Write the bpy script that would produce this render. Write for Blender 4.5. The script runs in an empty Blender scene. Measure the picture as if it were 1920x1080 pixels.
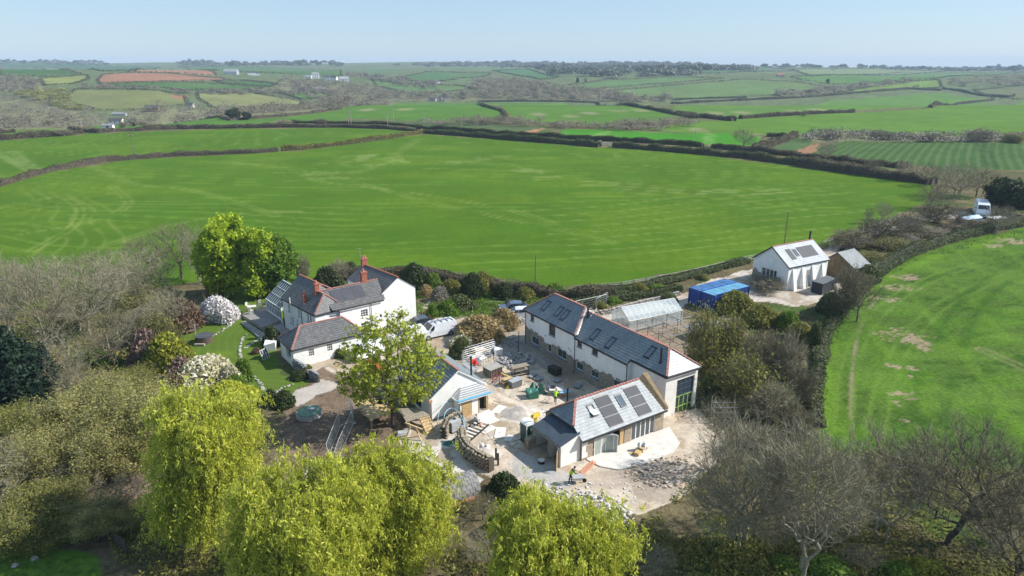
import bpy, math, random
import numpy as np
from mathutils import Vector
R=math.radians
random.seed(7); RNG=np.random.default_rng(7)
S=bpy.context.scene
COL=S.collection
# ---------------------------------------------------------------- camera, sky, sun, exposure
CAM_H=37.0; F=1280.0; TH=math.atan((540-119)/F); CT,ST=math.cos(TH),math.sin(TH)
cam_d=bpy.data.cameras.new('camera'); cam=bpy.data.objects.new('camera',cam_d); COL.objects.link(cam)
cam_d.sensor_width=36; cam_d.lens=36*F/1920; cam_d.clip_start=.5; cam_d.clip_end=30000
cam.location=(0,0,CAM_H); cam.rotation_euler=(math.pi/2-TH,0,0)
S.camera=cam
SUN_AZ=4.0; SUN_EL=39.0            # azimuth from +X towards +Y, elevation
W=bpy.data.worlds.new('World'); S.world=W; W.use_nodes=True
nt=W.node_tree; nt.nodes.clear()
SKYMIX=.72; SKYC=(2.0,2.95,4.1,1)      # thin even veil of high haze over the clear sky
sky=nt.nodes.new('ShaderNodeTexSky'); sky.sky_type='NISHITA'; sky.sun_disc=False
sky.sun_elevation=R(SUN_EL); sky.sun_rotation=R(90-SUN_AZ); sky.altitude=60; sky.air_density=1.0; sky.dust_density=.25; sky.ozone_density=2.2
bg=nt.nodes.new('ShaderNodeBackground'); bg.inputs['Strength'].default_value=.125
out=nt.nodes.new('ShaderNodeOutputWorld'); tint=nt.nodes.new('ShaderNodeMix'); tint.data_type='RGBA'; tint.inputs[0].default_value=SKYMIX; tint.inputs[7].default_value=SKYC
nt.links.new(sky.outputs[0],tint.inputs[6]); nt.links.new(tint.outputs[2],bg.inputs[0]); nt.links.new(bg.outputs[0],out.inputs[0])
sd=bpy.data.lights.new('sun','SUN'); sd.energy=4.9; sd.angle=R(.53); sd.color=(1,.955,.88)
sun=bpy.data.objects.new('sun',sd); COL.objects.link(sun)
sv=Vector((math.cos(R(SUN_AZ))*math.cos(R(SUN_EL)),math.sin(R(SUN_AZ))*math.cos(R(SUN_EL)),math.sin(R(SUN_EL))))
sun.rotation_euler=sv.to_track_quat('Z','Y').to_euler(); sun.location=(60,0,90)
S.view_settings.view_transform='Standard'; S.view_settings.look='None'; S.view_settings.exposure=0.60; S.view_settings.gamma=1
S.cycles.max_bounces=6; S.cycles.diffuse_bounces=2; S.cycles.glossy_bounces=2; S.cycles.transmission_bounces=4; S.cycles.transparent_max_bounces=8; S.cycles.volume_bounces=0
S.render.engine='CYCLES'

import time; _T0=time.time()
def lap(n): print('LAP',n,round(time.time()-_T0,1))
# ---------------------------------------------------------------- terrain
RU=(.555,-.832); RV=(.832,.555); RO=(1.54,88.15)     # long barn frame
def sstep(t): t=np.clip(t,0,1); return t*t*(3-2*t)
_ha=np.array([0,150,270,360,640,820,950,1100,1260,1330,1500,1920])
_hy=np.array([113,115,119,117,119,116,117,119,118,122,126,126])
def hz(x,y):
    x=np.asarray(x,float); y=np.asarray(y,float); yy=np.maximum(y,1.)
    a=x/yy
    s=np.interp(a,[-.8,-.5,-.2,.8],[.62,.68,1,1.]); yp=yy/s
    low=np.interp(yp,[0,450,640,780,950,1200,1500,2000,9000],[0,0,1.0,-9,-19,-6,11,15,15])
    low=low+np.where(yp>1000,1,0)*0
    px=960+a*F*.955; zr=37+(119-np.interp(px,_ha,_hy))/F*4500
    t=sstep((yy-1900)/2500)
    und=(np.sin(x/310+1.3)*np.sin(yy/270+.4*np.sin(x/400))+.6*np.sin(x/170-yy/230))*6.5*sstep((yp-1000)/900)*(1-.6*t)
    z=low*(1-t)+zr*t+und*np.where(yy>3800,.35,1)
    z=z-sstep((yy-4700)/1500)*40
    u=(x-RO[0])*RU[0]+(y-RO[1])*RU[1]; v=(x-RO[0])*RV[0]+(y-RO[1])*RV[1]
    z=z-.7*np.exp(-((u-15)/8)**2-((v+2)/5.5)**2)
    z=z+.25*np.sin(x/23+1)*np.sin(y/31)*sstep((y-125)/60)
    return z
def gz(x,y): return float(hz(x,y))
def rayd(px,py):
    u=(px-960)/F; v=(540-py)/F
    return (u,CT+v*ST,-ST+v*CT)
def at(px,py,z=0.):
    d=rayd(px,py); t=(z-CAM_H)/d[2]; return (d[0]*t,d[1]*t)
_TS=np.geomspace(15,6500,400)
def P(px,py):                                        # pixel of the photograph -> place on the terrain
    d=rayd(px,py)
    ts=_TS; x=d[0]*ts; y=d[1]*ts; z=CAM_H+d[2]*ts
    b=z<hz(x,y)
    if not b.any(): return (float(d[0]*4600),float(d[1]*4600))
    i=int(np.argmax(b)); lo,hi=ts[max(i-1,0)],ts[i]
    for _ in range(18):
        m=(lo+hi)/2
        if CAM_H+d[2]*m<gz(d[0]*m,d[1]*m): hi=m
        else: lo=m
    return (float(d[0]*hi),float(d[1]*hi))
def PZ(px,py): x,y=P(px,py); return Vector((x,y,gz(x,y)))
def vnoise(x,y,seed=0):
    xi=np.floor(x); yi=np.floor(y); fx=x-xi; fy=y-yi; fx=fx*fx*(3-2*fx); fy=fy*fy*(3-2*fy)
    def h(a,b):
        n=np.sin(a*127.1+b*311.7+seed*74.7)*43758.5453; return n-np.floor(n)
    return (h(xi,yi)*(1-fx)+h(xi+1,yi)*fx)*(1-fy)+(h(xi,yi+1)*(1-fx)+h(xi+1,yi+1)*fx)*fy
def fbm(x,y,seed=0,o=4):
    r=0;a=.5
    for i in range(o): r=r+a*vnoise(x*2**i,y*2**i,seed+i); a*=.5
    return r/(1-.5**o)
def inpoly(x,y,poly):
    ins=np.zeros(np.shape(x),bool); n=len(poly)
    for i in range(n):
        x1,y1=poly[i]; x2,y2=poly[(i+1)%n]
        if y1==y2: continue
        c=((y1>y)!=(y2>y))&(x<(x2-x1)*(y-y1)/(y2-y1)+x1); ins^=c
    return ins

# ---------------------------------------------------------------- object helpers
def tag(o,label=None,cat=None,group=None,kind=None):
    if label: o['label']=label
    if cat: o['category']=cat
    if group: o['group']=group
    if kind: o['kind']=kind
    return o
def thing(name,label,cat,loc=(0,0,0),group=None,rz=0):
    o=bpy.data.objects.new(name,None); o.empty_display_size=.3; COL.objects.link(o); o.location=loc; o.rotation_euler[2]=rz
    return tag(o,label,cat,group)
def link(name,me,parent=None,mats=()):
    if not isinstance(mats,(list,tuple)): mats=[mats]
    for m in mats: me.materials.append(m)
    o=bpy.data.objects.new(name,me); COL.objects.link(o)
    if parent is not None: o.parent=parent
    return o
def kids(o): return [c for c in bpy.data.objects if c.parent==o]
def copy_tree(o,kidmap,loc,rz=0,scale=None,label=None,group=None):
    r=o.copy(); COL.objects.link(r); r.location=loc; r.rotation_euler[2]=rz
    if scale is not None: r.scale=scale if not isinstance(scale,(int,float)) else (scale,)*3
    if label: r['label']=label
    if group: r['group']=group
    for ch,gs in kidmap:
        c=ch.copy(); COL.objects.link(c); c.parent=r
        for g_ in gs:
            d=g_.copy(); COL.objects.link(d); d.parent=c
    return r
def kmap(o):
    return [(c,kids(c)) for c in kids(o)]
def mesh_np(name,V,Fc,k,mats,parent=None,attr=None,midx=None,loc=None,smooth=False):
    """V (N,3), Fc flat ints of k-gons; attr dict name->(N,) or (N,3) per vertex"""
    me=bpy.data.meshes.new(name); n=len(V); V=np.asarray(V,np.float32)
    if loc is not None: V=V-np.asarray(loc,np.float32)
    Fc=np.asarray(Fc,np.int32).ravel(); m=len(Fc)//k
    me.vertices.add(n); me.vertices.foreach_set('co',V.ravel())
    me.loops.add(len(Fc)); me.loops.foreach_set('vertex_index',Fc)
    me.polygons.add(m); me.polygons.foreach_set('loop_start',np.arange(m,dtype=np.int32)*k)
    try: me.polygons.foreach_set('loop_total',np.full(m,k,np.int32))
    except Exception: pass
    if midx is not None: me.polygons.foreach_set('material_index',np.asarray(midx,np.int32))
    if smooth: me.polygons.foreach_set('use_smooth',np.ones(m,bool))
    if attr:
        for nm,a in attr.items():
            a=np.asarray(a,np.float32)
            if a.ndim==1:
                at_=me.attributes.new(nm,'FLOAT','POINT'); at_.data.foreach_set('value',a)
            else:
                at_=me.attributes.new(nm,'FLOAT_COLOR','POINT'); c=np.ones((n,4),np.float32); c[:,:3]=a; at_.data.foreach_set('color',c.ravel())
    me.update(calc_edges=True)
    o=link(name,me,parent,mats)
    if loc is not None and parent is None: o.location=loc
    return o
class MB:
    def __init__(s): s.v=[]; s.f=[]; s.m=[]; s.uv=[]; s.cur=0
    def poly(s,pts,m=None,uv=None):
        i=len(s.v); s.v+= [tuple(p) for p in pts]; s.f.append(tuple(range(i,i+len(pts)))); s.m.append(s.cur if m is None else m)
        s.uv.append(uv if uv else [(0,0)]*len(pts)); return s
    def hexa(s,b,t,m=None):        # 4 bottom, 4 top points
        i=len(s.v); s.v+=[tuple(p) for p in b]+[tuple(p) for p in t]
        for f in((3,2,1,0),(4,5,6,7),(0,1,5,4),(1,2,6,5),(2,3,7,6),(3,0,4,7)):
            s.f.append(tuple(i+q for q in f)); s.m.append(s.cur if m is None else m); s.uv.append([(0,0)]*4)
        return s
    def box(s,c,sx,sy,sz,rz=0,m=None,tilt=0):   # centre of base, full sizes
        ca,sa=math.cos(rz),math.sin(rz)
        def q(x,y,z): return (c[0]+x*ca-y*sa,c[1]+x*sa+y*ca,c[2]+z+tilt*x)
        x,y=sx/2,sy/2
        return s.hexa([q(-x,-y,0),q(x,-y,0),q(x,y,0),q(-x,y,0)],[q(-x,-y,sz),q(x,-y,sz),q(x,y,sz),q(-x,y,sz)],m)
    def beam(s,a,b,w,h=None,m=None):
        h=h or w; a=Vector(a); b=Vector(b); d=(b-a); 
        if d.length<1e-6: return s
        d.normalize(); up=Vector((0,0,1)) if abs(d.z)<.95 else Vector((1,0,0))
        x=d.cross(up).normalized()*w/2; y=x.cross(d).normalized()*h/2
        return s.hexa([a-x-y,a+x-y,a+x+y,a-x+y],[b-x-y,b+x-y,b+x+y,b-x+y],m)
    def tube(s,a,b,r,n=8,r1=None,m=None,cap=True):
        r1=r if r1 is None else r1
        a=Vector(a); b=Vector(b); d=(b-a).normalized(); up=Vector((0,0,1)) if abs(d.z)<.95 else Vector((1,0,0))
        x=d.cross(up).normalized(); y=x.cross(d).normalized(); i=len(s.v)
        for k in range(n):
            t=2*math.pi*k/n; s.v.append(tuple(a+(x*math.cos(t)+y*math.sin(t))*r)); s.v.append(tuple(b+(x*math.cos(t)+y*math.sin(t))*r1))
        mm=s.cur if m is None else m
        for k in range(n):
            k2=(k+1)%n; s.f.append((i+2*k,i+2*k2,i+2*k2+1,i+2*k+1)); s.m.append(mm); s.uv.append([(0,0)]*4)
        if cap:
            s.f.append(tuple(i+2*k+1 for k in range(n))); s.m.append(mm); s.uv.append([(0,0)]*n)
            s.f.append(tuple(i+2*k for k in range(n))[::-1]); s.m.append(mm); s.uv.append([(0,0)]*n)
        return s
    def path(s,pts,r,n=6,m=None):
        for a,b in zip(pts[:-1],pts[1:]): s.tube(a,b,r,n,m=m)
        return s
    def build(s,name,mats,parent=None,local=False,smooth=False,loc=None):
        me=bpy.data.meshes.new(name); off=Vector((0,0,0))
        if parent is not None and not local:
            q=parent
            while q is not None: off+=q.location; q=q.parent
        if loc is not None: off=Vector(loc)
        me.from_pydata([tuple(Vector(v)-off) for v in s.v],[],s.f)
        me.polygons.foreach_set('material_index',s.m)
        if any(u[0]!=(0,0) or u[-1]!=(0,0) for u in s.uv):
            l=me.uv_layers.new(name='UVMap'); fl=[c for u in s.uv for p in u for c in p]; l.data.foreach_set('uv',fl)
        if smooth: me.polygons.foreach_set('use_smooth',[True]*len(s.f))
        me.update()
        o=link(name,me,parent,mats)
        if loc is not None and parent is None: o.location=loc
        return o

# ---------------------------------------------------------------- materials
def newmat(name):
    m=bpy.data.materials.new(name); m.use_nodes=True; n=m.node_tree; b=n.nodes['Principled BSDF']; return m,n,b
def N(n,t,**k):
    x=n.nodes.new(t)
    for a,v in k.items():
        if a in x.inputs: x.inputs[a].default_value=v
        else: setattr(x,a,v)
    return x
def mat(name,col,rough=.8,var=.15,scale=3.,bump=0.,bscale=None,metal=0.,spec=.5,col2=None,det=5.,coat=0.,em=None):
    m,n,b=newmat(name); b.inputs['Roughness'].default_value=rough; b.inputs['Metallic'].default_value=metal
    b.inputs['Specular IOR Level'].default_value=spec; b.inputs['Coat Weight'].default_value=coat
    tc=N(n,'ShaderNodeTexCoord'); nz=N(n,'ShaderNodeTexNoise',Scale=scale,Detail=det,Roughness=.6); n.links.new(tc.outputs['Object'],nz.inputs['Vector'])
    c2=col2 or tuple(c*(1-var*1.6) for c in col); c1=tuple(min(c*(1+var),1) for c in col) if not col2 else col
    mx=N(n,'ShaderNodeMix',data_type='RGBA'); mx.inputs[6].default_value=(*c2,1); mx.inputs[7].default_value=(*c1,1)
    cr=N(n,'ShaderNodeMapRange'); cr.inputs[1].default_value=.32; cr.inputs[2].default_value=.66
    n.links.new(nz.outputs[0],cr.inputs[0]); n.links.new(cr.outputs[0],mx.inputs[0]); n.links.new(mx.outputs[2],b.inputs['Base Color'])
    if bump:
        nb=N(n,'ShaderNodeTexNoise',Scale=bscale or scale*5,Detail=6.); n.links.new(tc.outputs['Object'],nb.inputs['Vector'])
        bp=N(n,'ShaderNodeBump',Strength=bump,Distance=.05); n.links.new(nb.outputs[0],bp.inputs['Height']); n.links.new(bp.outputs[0],b.inputs['Normal'])
    return m
def leafmat(name,cols,trans=.35,rough=.6):
    """colours picked by the per-vertex attribute 'v'"""
    m,n,b=newmat(name); b.inputs['Roughness'].default_value=rough; b.inputs['Specular IOR Level'].default_value=.25
    a=N(n,'ShaderNodeAttribute',attribute_name='v'); r=N(n,'ShaderNodeValToRGB'); e=r.color_ramp.elements
    k=len(cols)
    while len(e)<k: e.new(.5)
    for i,c in enumerate(cols): e[i].position=i/(k-1); e[i].color=(*c,1)
    n.links.new(a.outputs['Fac'],r.inputs[0]); n.links.new(r.outputs[0],b.inputs['Base Color'])
    if trans:
        t=N(n,'ShaderNodeBsdfTranslucent'); n.links.new(r.outputs[0],t.inputs[0]); mx=N(n,'ShaderNodeMixShader'); mx.inputs[0].default_value=trans
        n.links.new(b.outputs[0],mx.inputs[1]); n.links.new(t.outputs[0],mx.inputs[2]); n.links.new(mx.outputs[0],n.nodes['Material Output'].inputs['Surface'])
    return m
def groundmat(name,fs=4.,amt=.35,bump=.6,bscale=6.,bd=.15,rough=.95,big=.05,bigamt=.15,stretch=(1,1,1)):
    m,n,b=newmat(name); b.inputs['Roughness'].default_value=rough; b.inputs['Specular IOR Level'].default_value=.03
    a=N(n,'ShaderNodeAttribute',attribute_name='col'); tc=N(n,'ShaderNodeTexCoord'); mp=N(n,'ShaderNodeMapping'); mp.inputs['Scale'].default_value=stretch
    n.links.new(tc.outputs['Object'],mp.inputs[0])
    n1=N(n,'ShaderNodeTexNoise',Scale=fs,Detail=7.,Roughness=.7); n2=N(n,'ShaderNodeTexNoise',Scale=big,Detail=6.,Roughness=.65)
    n.links.new(mp.outputs[0],n1.inputs['Vector']); n.links.new(tc.outputs['Object'],n2.inputs['Vector'])
    def rng(src,amt):
        r=N(n,'ShaderNodeMapRange'); r.inputs[1].default_value=.3; r.inputs[2].default_value=.7; r.inputs[3].default_value=1-amt; r.inputs[4].default_value=1+amt; n.links.new(src,r.inputs[0]); return r.outputs[0]
    mu=N(n,'ShaderNodeMath',operation='MULTIPLY'); n.links.new(rng(n1.outputs[0],amt),mu.inputs[0]); n.links.new(rng(n2.outputs[0],bigamt),mu.inputs[1])
    vm=N(n,'ShaderNodeVectorMath',operation='SCALE'); n.links.new(a.outputs['Color'],vm.inputs[0]); n.links.new(mu.outputs[0],vm.inputs[3]); n.links.new(vm.outputs[0],b.inputs['Base Color'])
    nb=N(n,'ShaderNodeTexNoise',Scale=bscale,Detail=6.,Roughness=.65); n.links.new(mp.outputs[0],nb.inputs['Vector'])
    bp=N(n,'ShaderNodeBump',Strength=bump,Distance=bd); n.links.new(nb.outputs[0],bp.inputs['Height']); n.links.new(bp.outputs[0],b.inputs['Normal'])
    return m
def slatemat(name,c1,c2,mortar,w=.3,h=.22,rough=.55,lichen=None):
    m,n,b=newmat(name); b.inputs['Roughness'].default_value=rough; b.inputs['Specular IOR Level'].default_value=.4
    uv=N(n,'ShaderNodeUVMap'); br=N(n,'ShaderNodeTexBrick'); br.inputs['Color1'].default_value=(*c1,1); br.inputs['Color2'].default_value=(*c2,1); br.inputs['Mortar'].default_value=(*mortar,1)
    br.inputs['Scale'].default_value=1.; br.inputs['Mortar Size'].default_value=.008; br.inputs['Brick Width'].default_value=w; br.inputs['Row Height'].default_value=h; br.inputs['Bias'].default_value=0
    n.links.new(uv.outputs[0],br.inputs['Vector'])
    nz=N(n,'ShaderNodeTexNoise',Scale=.9,Detail=6.,Roughness=.7); n.links.new(uv.outputs[0],nz.inputs['Vector'])
    mr=N(n,'ShaderNodeMapRange'); mr.inputs[1].default_value=.35; mr.inputs[2].default_value=.7; mr.inputs[3].default_value=.82; mr.inputs[4].default_value=1.18; n.links.new(nz.outputs[0],mr.inputs[0])
    vm=N(n,'ShaderNodeVectorMath',operation='SCALE'); n.links.new(br.outputs[0],vm.inputs[0]); n.links.new(mr.outputs[0],vm.inputs[3])
    src=vm.outputs[0]
    if lichen:
        n3=N(n,'ShaderNodeTexNoise',Scale=3.,Detail=8.,Roughness=.75); n.links.new(uv.outputs[0],n3.inputs['Vector']); r3=N(n,'ShaderNodeMapRange'); r3.inputs[1].default_value=.52; r3.inputs[2].default_value=.68; r3.inputs[4].default_value=.7; n.links.new(n3.outputs[0],r3.inputs[0])
        mx=N(n,'ShaderNodeMix',data_type='RGBA'); mx.inputs[7].default_value=(*lichen,1); n.links.new(r3.outputs[0],mx.inputs[0]); n.links.new(src,mx.inputs[6]); src=mx.outputs[2]
    n.links.new(src,b.inputs['Base Color'])
    return m
def stonemat(name,c1,c2,mortar,scale=3.2,bump=.8):
    m,n,b=newmat(name); b.inputs['Roughness'].default_value=.9
    tc=N(n,'ShaderNodeTexCoord'); mp=N(n,'ShaderNodeMapping'); mp.inputs['Scale'].default_value=(1,1,1.6); n.links.new(tc.outputs['Object'],mp.inputs[0])
    v=N(n,'ShaderNodeTexVoronoi',Scale=scale,Randomness=.9); e=N(n,'ShaderNodeTexVoronoi',feature='DISTANCE_TO_EDGE',Scale=scale,Randomness=.9)
    nz=N(n,'ShaderNodeTexNoise',Scale=6.,Detail=4.); n.links.new(tc.outputs['Object'],nz.inputs['Vector'])
    ad=N(n,'ShaderNodeMixRGB',blend_type='LINEAR_LIGHT'); ad.inputs[0].default_value=.06; n.links.new(mp.outputs[0],ad.inputs[1]); n.links.new(nz.outputs['Color'],ad.inputs[2])
    for q in(v,e): n.links.new(ad.outputs[0],q.inputs['Vector'])
    sx=N(n,'ShaderNodeSeparateXYZ'); n.links.new(v.outputs['Color'],sx.inputs[0])
    mx=N(n,'ShaderNodeMix',data_type='RGBA'); mx.inputs[6].default_value=(*c1,1); mx.inputs[7].default_value=(*c2,1); n.links.new(sx.outputs[0],mx.inputs[0])
    mr=N(n,'ShaderNodeMapRange'); mr.inputs[1].default_value=.0; mr.inputs[2].default_value=.09; n.links.new(e.outputs['Distance'],mr.inputs[0])
    m2=N(n,'ShaderNodeMix',data_type='RGBA'); m2.inputs[6].default_value=(*mortar,1); n.links.new(mx.outputs[2],m2.inputs[7]); n.links.new(mr.outputs[0],m2.inputs[0]); n.links.new(m2.outputs[2],b.inputs['Base Color'])
    bp=N(n,'ShaderNodeBump',Strength=bump,Distance=.06); n.links.new(mr.outputs[0],bp.inputs['Height']); n.links.new(bp.outputs[0],b.inputs['Normal'])
    return m
def glassmat(name,col,rough=.08,alpha=1.,metal=0.):
    m,n,b=newmat(name); b.inputs['Base Color'].default_value=(*col,1); b.inputs['Roughness'].default_value=rough; b.inputs['Specular IOR Level'].default_value=.8; b.inputs['Alpha'].default_value=alpha
    return m
M={}
M['white']=mat('white_render',(.79,.78,.75),.85,.055,.9,.15,6)
M['whitepaint']=mat('white_paint',(.78,.78,.76),.5,.04,2)
M['oldwhite']=mat('limewashed_wall',(.77,.76,.73),.9,.085,2.5,.5,3)
M['cream']=mat('cream_render',(.72,.70,.65),.85,.06,1.2,.15,6)
M['stone']=stonemat('rubble_stone',(.24,.21,.17),(.36,.32,.26),(.22,.20,.17))
M['stone2']=stonemat('warm_stone',(.40,.30,.20),(.30,.24,.18),(.42,.38,.32),2.6)
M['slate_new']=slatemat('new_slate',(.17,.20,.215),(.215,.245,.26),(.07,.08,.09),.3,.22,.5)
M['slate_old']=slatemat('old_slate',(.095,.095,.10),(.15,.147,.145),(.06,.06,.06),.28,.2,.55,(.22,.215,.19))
M['slate_sunlit']=slatemat('sunlit_slate',(.31,.335,.345),(.38,.40,.41),(.24,.26,.27),.3,.22,.45)  # lighter copy of the new slate: sunlight on sun-facing slopes put into colour
M['ridge']=mat('terracotta_ridge',(.40,.185,.145),.8,.2,6)
M['redbrick']=mat('red_brick',(.34,.115,.07),.85,.2,8,.3,20)
M['pot']=mat('clay_pot',(.50,.22,.13),.8,.15,8)
M['lead']=mat('lead_flashing',(.26,.27,.28),.5,.1,3)
M['black']=mat('black_metal',(.015,.015,.018),.4,.1,3)
M['gutter']=mat('black_gutter',(.02,.02,.026),.45,.1,3)
M['pipe']=mat('purple_brown_pipe',(.05,.02,.10),.45,.1,3)
M['panel']=mat('solar_glass',(.070,.072,.085),.55,.1,.6,spec=.15)
M['panelframe']=mat('panel_frame',(.10,.10,.11),.4,.1,2)
M['glass']=glassmat('window_glass',(.05,.06,.07),.06)
M['glass_sky']=glassmat('roof_window_glass',(.10,.13,.16),.05)
M['clear']=glassmat('greenhouse_glass',(.62,.70,.72),.1,.42)
M['consglass']=glassmat('conservatory_glass',(.10,.16,.20),.06,.85)
M['frame_w']=mat('white_frame',(.74,.74,.72),.5,.03,3)
M['frame_g']=mat('green_primer_frame',(.16,.26,.10),.6,.1,3)
M['frame_lime']=mat('lime_tape_frame',(.33,.55,.10),.6,.1,3)
M['frame_b']=mat('blue_grey_frame',(.03,.08,.13),.5,.1,3)
M['frame_brown']=mat('dark_wood_frame',(.10,.075,.055),.6,.15,3)
M['sill_blue']=mat('blue_wrap',(.03,.10,.38),.5,.15,3)
M['sill']=mat('slate_sill',(.09,.10,.115),.6,.1,3)
M['wood']=mat('new_timber',(.52,.38,.20),.75,.18,4,.2)
M['wood2']=mat('weathered_timber',(.30,.26,.20),.85,.2,4,.2)
M['osb']=mat('oak_board',(.50,.34,.16),.7,.12,5)
M['clad']=mat('timber_cladding',(.20,.145,.075),.8,.25,3,.2)
M['tin']=mat('grey_sheet_roof',(.25,.265,.27),.85,.12,1.5)
M['polewood']=mat('pole_wood',(.17,.14,.10),.9,.2,2)
M['feltroof']=mat('felt_roof',(.10,.11,.12),.9,.2,2)
M['blue']=mat('container_blue',(.012,.055,.25),.55,.15,1.2)
M['bluetop']=mat('container_roof_blue',(.04,.14,.34),.7,.3,.7)
M['bluetop2']=mat('container_roof_pale',(.10,.29,.44),.7,.15,.7)
M['galv']=mat('galvanised_steel',(.50,.51,.52),.45,.1,5,metal=.4)
M['silver']=mat('silver_paint',(.68,.70,.74),.35,.04,2,metal=.1,coat=.5)
M['vanwhite']=mat('white_vehicle_paint',(.80,.81,.82),.35,.03,2,coat=.5)
M['darkcar']=mat('dark_grey_paint',(.045,.05,.06),.3,.1,2,coat=.7)
M['bluecar']=mat('blue_grey_paint',(.07,.10,.16),.3,.1,2,coat=.7)
M['carglass']=glassmat('car_glass',(.012,.015,.02),.05)
M['tyre']=mat('tyre_rubber',(.02,.02,.02),.9,.1,5)
M['rim']=mat('alloy_rim',(.45,.46,.48),.4,.1,5,metal=.6)
M['lamp']=glassmat('headlight_lens',(.6,.62,.65),.15)
M['redlamp']=glassmat('tail_light',(.35,.02,.02),.2)
M['orange']=mat('orange_machine',(.72,.16,.03),.5,.1,3)
M['red']=mat('red_plastic',(.60,.05,.03),.6,.1,3)
M['green']=mat('green_plastic',(.02,.14,.10),.55,.12,3)
M['dkgreen']=mat('toilet_green',(.012,.06,.045),.5,.12,3)
M['greentank']=mat('tank_lid_green',(.12,.20,.14),.7,.25,2.5)
M['teal']=mat('teal_tarpaulin',(.02,.42,.22),.5,.15,2)
M['bag']=mat('bulk_bag_white',(.70,.70,.70),.8,.08,3)
M['yellow']=mat('yellow_plastic',(.65,.48,.04),.6,.1,4)
M['hivis']=mat('hi_vis_cloth',(.45,.75,.06),.8,.1,6)
M['darkcloth']=mat('dark_clothes',(.02,.022,.03),.9,.15,8)
M['greycloth']=mat('grey_top',(.35,.34,.33),.9,.15,8)
M['redcloth']=mat('red_trousers',(.35,.04,.03),.9,.15,8)
M['skin']=mat('skin',(.45,.26,.18),.6,.05,8)
M['hair']=mat('dark_hair',(.03,.02,.015),.8,.1,8)
M['hose']=mat('blue_hose',(.25,.48,.62),.5,.1,8)
M['tyvek']=mat('blue_membrane',(.10,.42,.68),.6,.08,3)
M['bark']=mat('bark',(.19,.165,.115),.95,.3,5,.4)
M['barkgrey']=mat('grey_bark',(.30,.27,.195),.95,.25,5,.4)
M['barkdark']=mat('dark_bark',(.075,.06,.045),.95,.3,5,.4)
M['twig']=mat('twigs',(.18,.16,.095),.95,.25,2)
M['twigpale']=mat('pale_twigs',(.245,.22,.145),.95,.25,2)
M['twigolive']=mat('olive_twigs',(.16,.145,.07),.95,.25,2)
M['rock']=mat('granite_boulder',(.36,.34,.31),.9,.2,1.6,.5,8)
M['rockdark']=mat('grey_boulder',(.26,.26,.26),.9,.2,1.6,.5,8)
M['rubble']=mat('pinkish_rubble',(.50,.40,.31),.95,.22,2.2,.5,8)
M['rubblew']=mat('pale_rubble',(.60,.58,.55),.95,.2,2.2,.5,8)
M['sand']=mat('builders_sand',(.46,.41,.36),.95,.15,1.5,.4,6)
M['slab']=mat('pale_slab',(.60,.56,.51),.9,.1,1.5,.1)
M['deck']=mat('weathered_deck',(.24,.23,.22),.85,.15,2)
M['fwood']=mat('grey_fence_wood',(.33,.31,.28),.9,.2,2)
M['concrete']=mat('grey_concrete',(.40,.39,.37),.9,.12,1.5,.2)
L={}
L['willow']=leafmat('willow_leaves',[(.24,.28,.035),(.50,.53,.06),(.74,.73,.14)],.5)
L['lime']=leafmat('fresh_leaves',[(.20,.32,.015),(.37,.49,.03),(.56,.62,.07)],.5)
L['syc']=leafmat('young_sycamore_leaves',[(.20,.27,.02),(.37,.43,.04),(.56,.58,.10)],.5)
L['green']=leafmat('green_leaves',[(.06,.12,.012),(.12,.21,.02),(.20,.30,.035)],.35)
L['dark']=leafmat('evergreen_leaves',[(.018,.032,.012),(.04,.062,.02),(.085,.11,.035)],.2)
L['deep']=leafmat('conifer_leaves',[(.008,.022,.014),(.015,.036,.020),(.03,.055,.026)],.1)
L['olive']=leafmat('olive_leaves',[(.11,.12,.025),(.22,.22,.05),(.35,.33,.10)],.4)
L['bud']=leafmat('budding_leaves',[(.19,.185,.06),(.34,.32,.11),(.50,.46,.19)],.5)
L['hedge']=leafmat('hedge_leaves',[(.07,.062,.035),(.13,.115,.065),(.21,.185,.11)],.25)
L['hedgegreen']=leafmat('hedge_green_leaves',[(.045,.065,.022),(.085,.11,.035),(.15,.17,.06)],.25)
L['greyb']=leafmat('grey_twig_leaves',[(.12,.11,.085),(.19,.175,.14),(.27,.25,.205)],.1)
L['brown']=leafmat('reddish_leaves',[(.09,.055,.04),(.15,.095,.065),(.22,.15,.10)],.2)
L['gold']=leafmat('golden_leaves',[(.22,.16,.02),(.38,.29,.03),(.55,.45,.05)],.35)
L['peach']=leafmat('bronze_leaves',[(.26,.17,.08),(.38,.27,.13),(.42,.38,.16)],.35)
L['blossom']=leafmat('white_blossom',[(.26,.24,.20),(.70,.66,.64),(.86,.83,.82)],.25)
L['pinkbl']=leafmat('pink_and_green_buds',[(.05,.08,.02),(.22,.14,.12),(.48,.36,.33)],.2)
L['creambl']=leafmat('cream_blossom',[(.16,.20,.05),(.42,.40,.20),(.75,.70,.62)],.2)
L['yellowgreen']=leafmat('glossy_yellow_green_leaves',[(.05,.08,.012),(.18,.20,.02),(.42,.40,.05)],.25)
L['wood']=leafmat('far_wood',[(.15,.135,.09),(.21,.185,.135),(.27,.24,.18)],.45)
L['farwood']=leafmat('ridge_wood',[(.06,.075,.05),(.09,.10,.065),(.13,.14,.09)],.2)
L['grass']=leafmat('grass_blades',[(.05,.10,.012),(.09,.17,.018),(.15,.25,.03)],.3)
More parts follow.
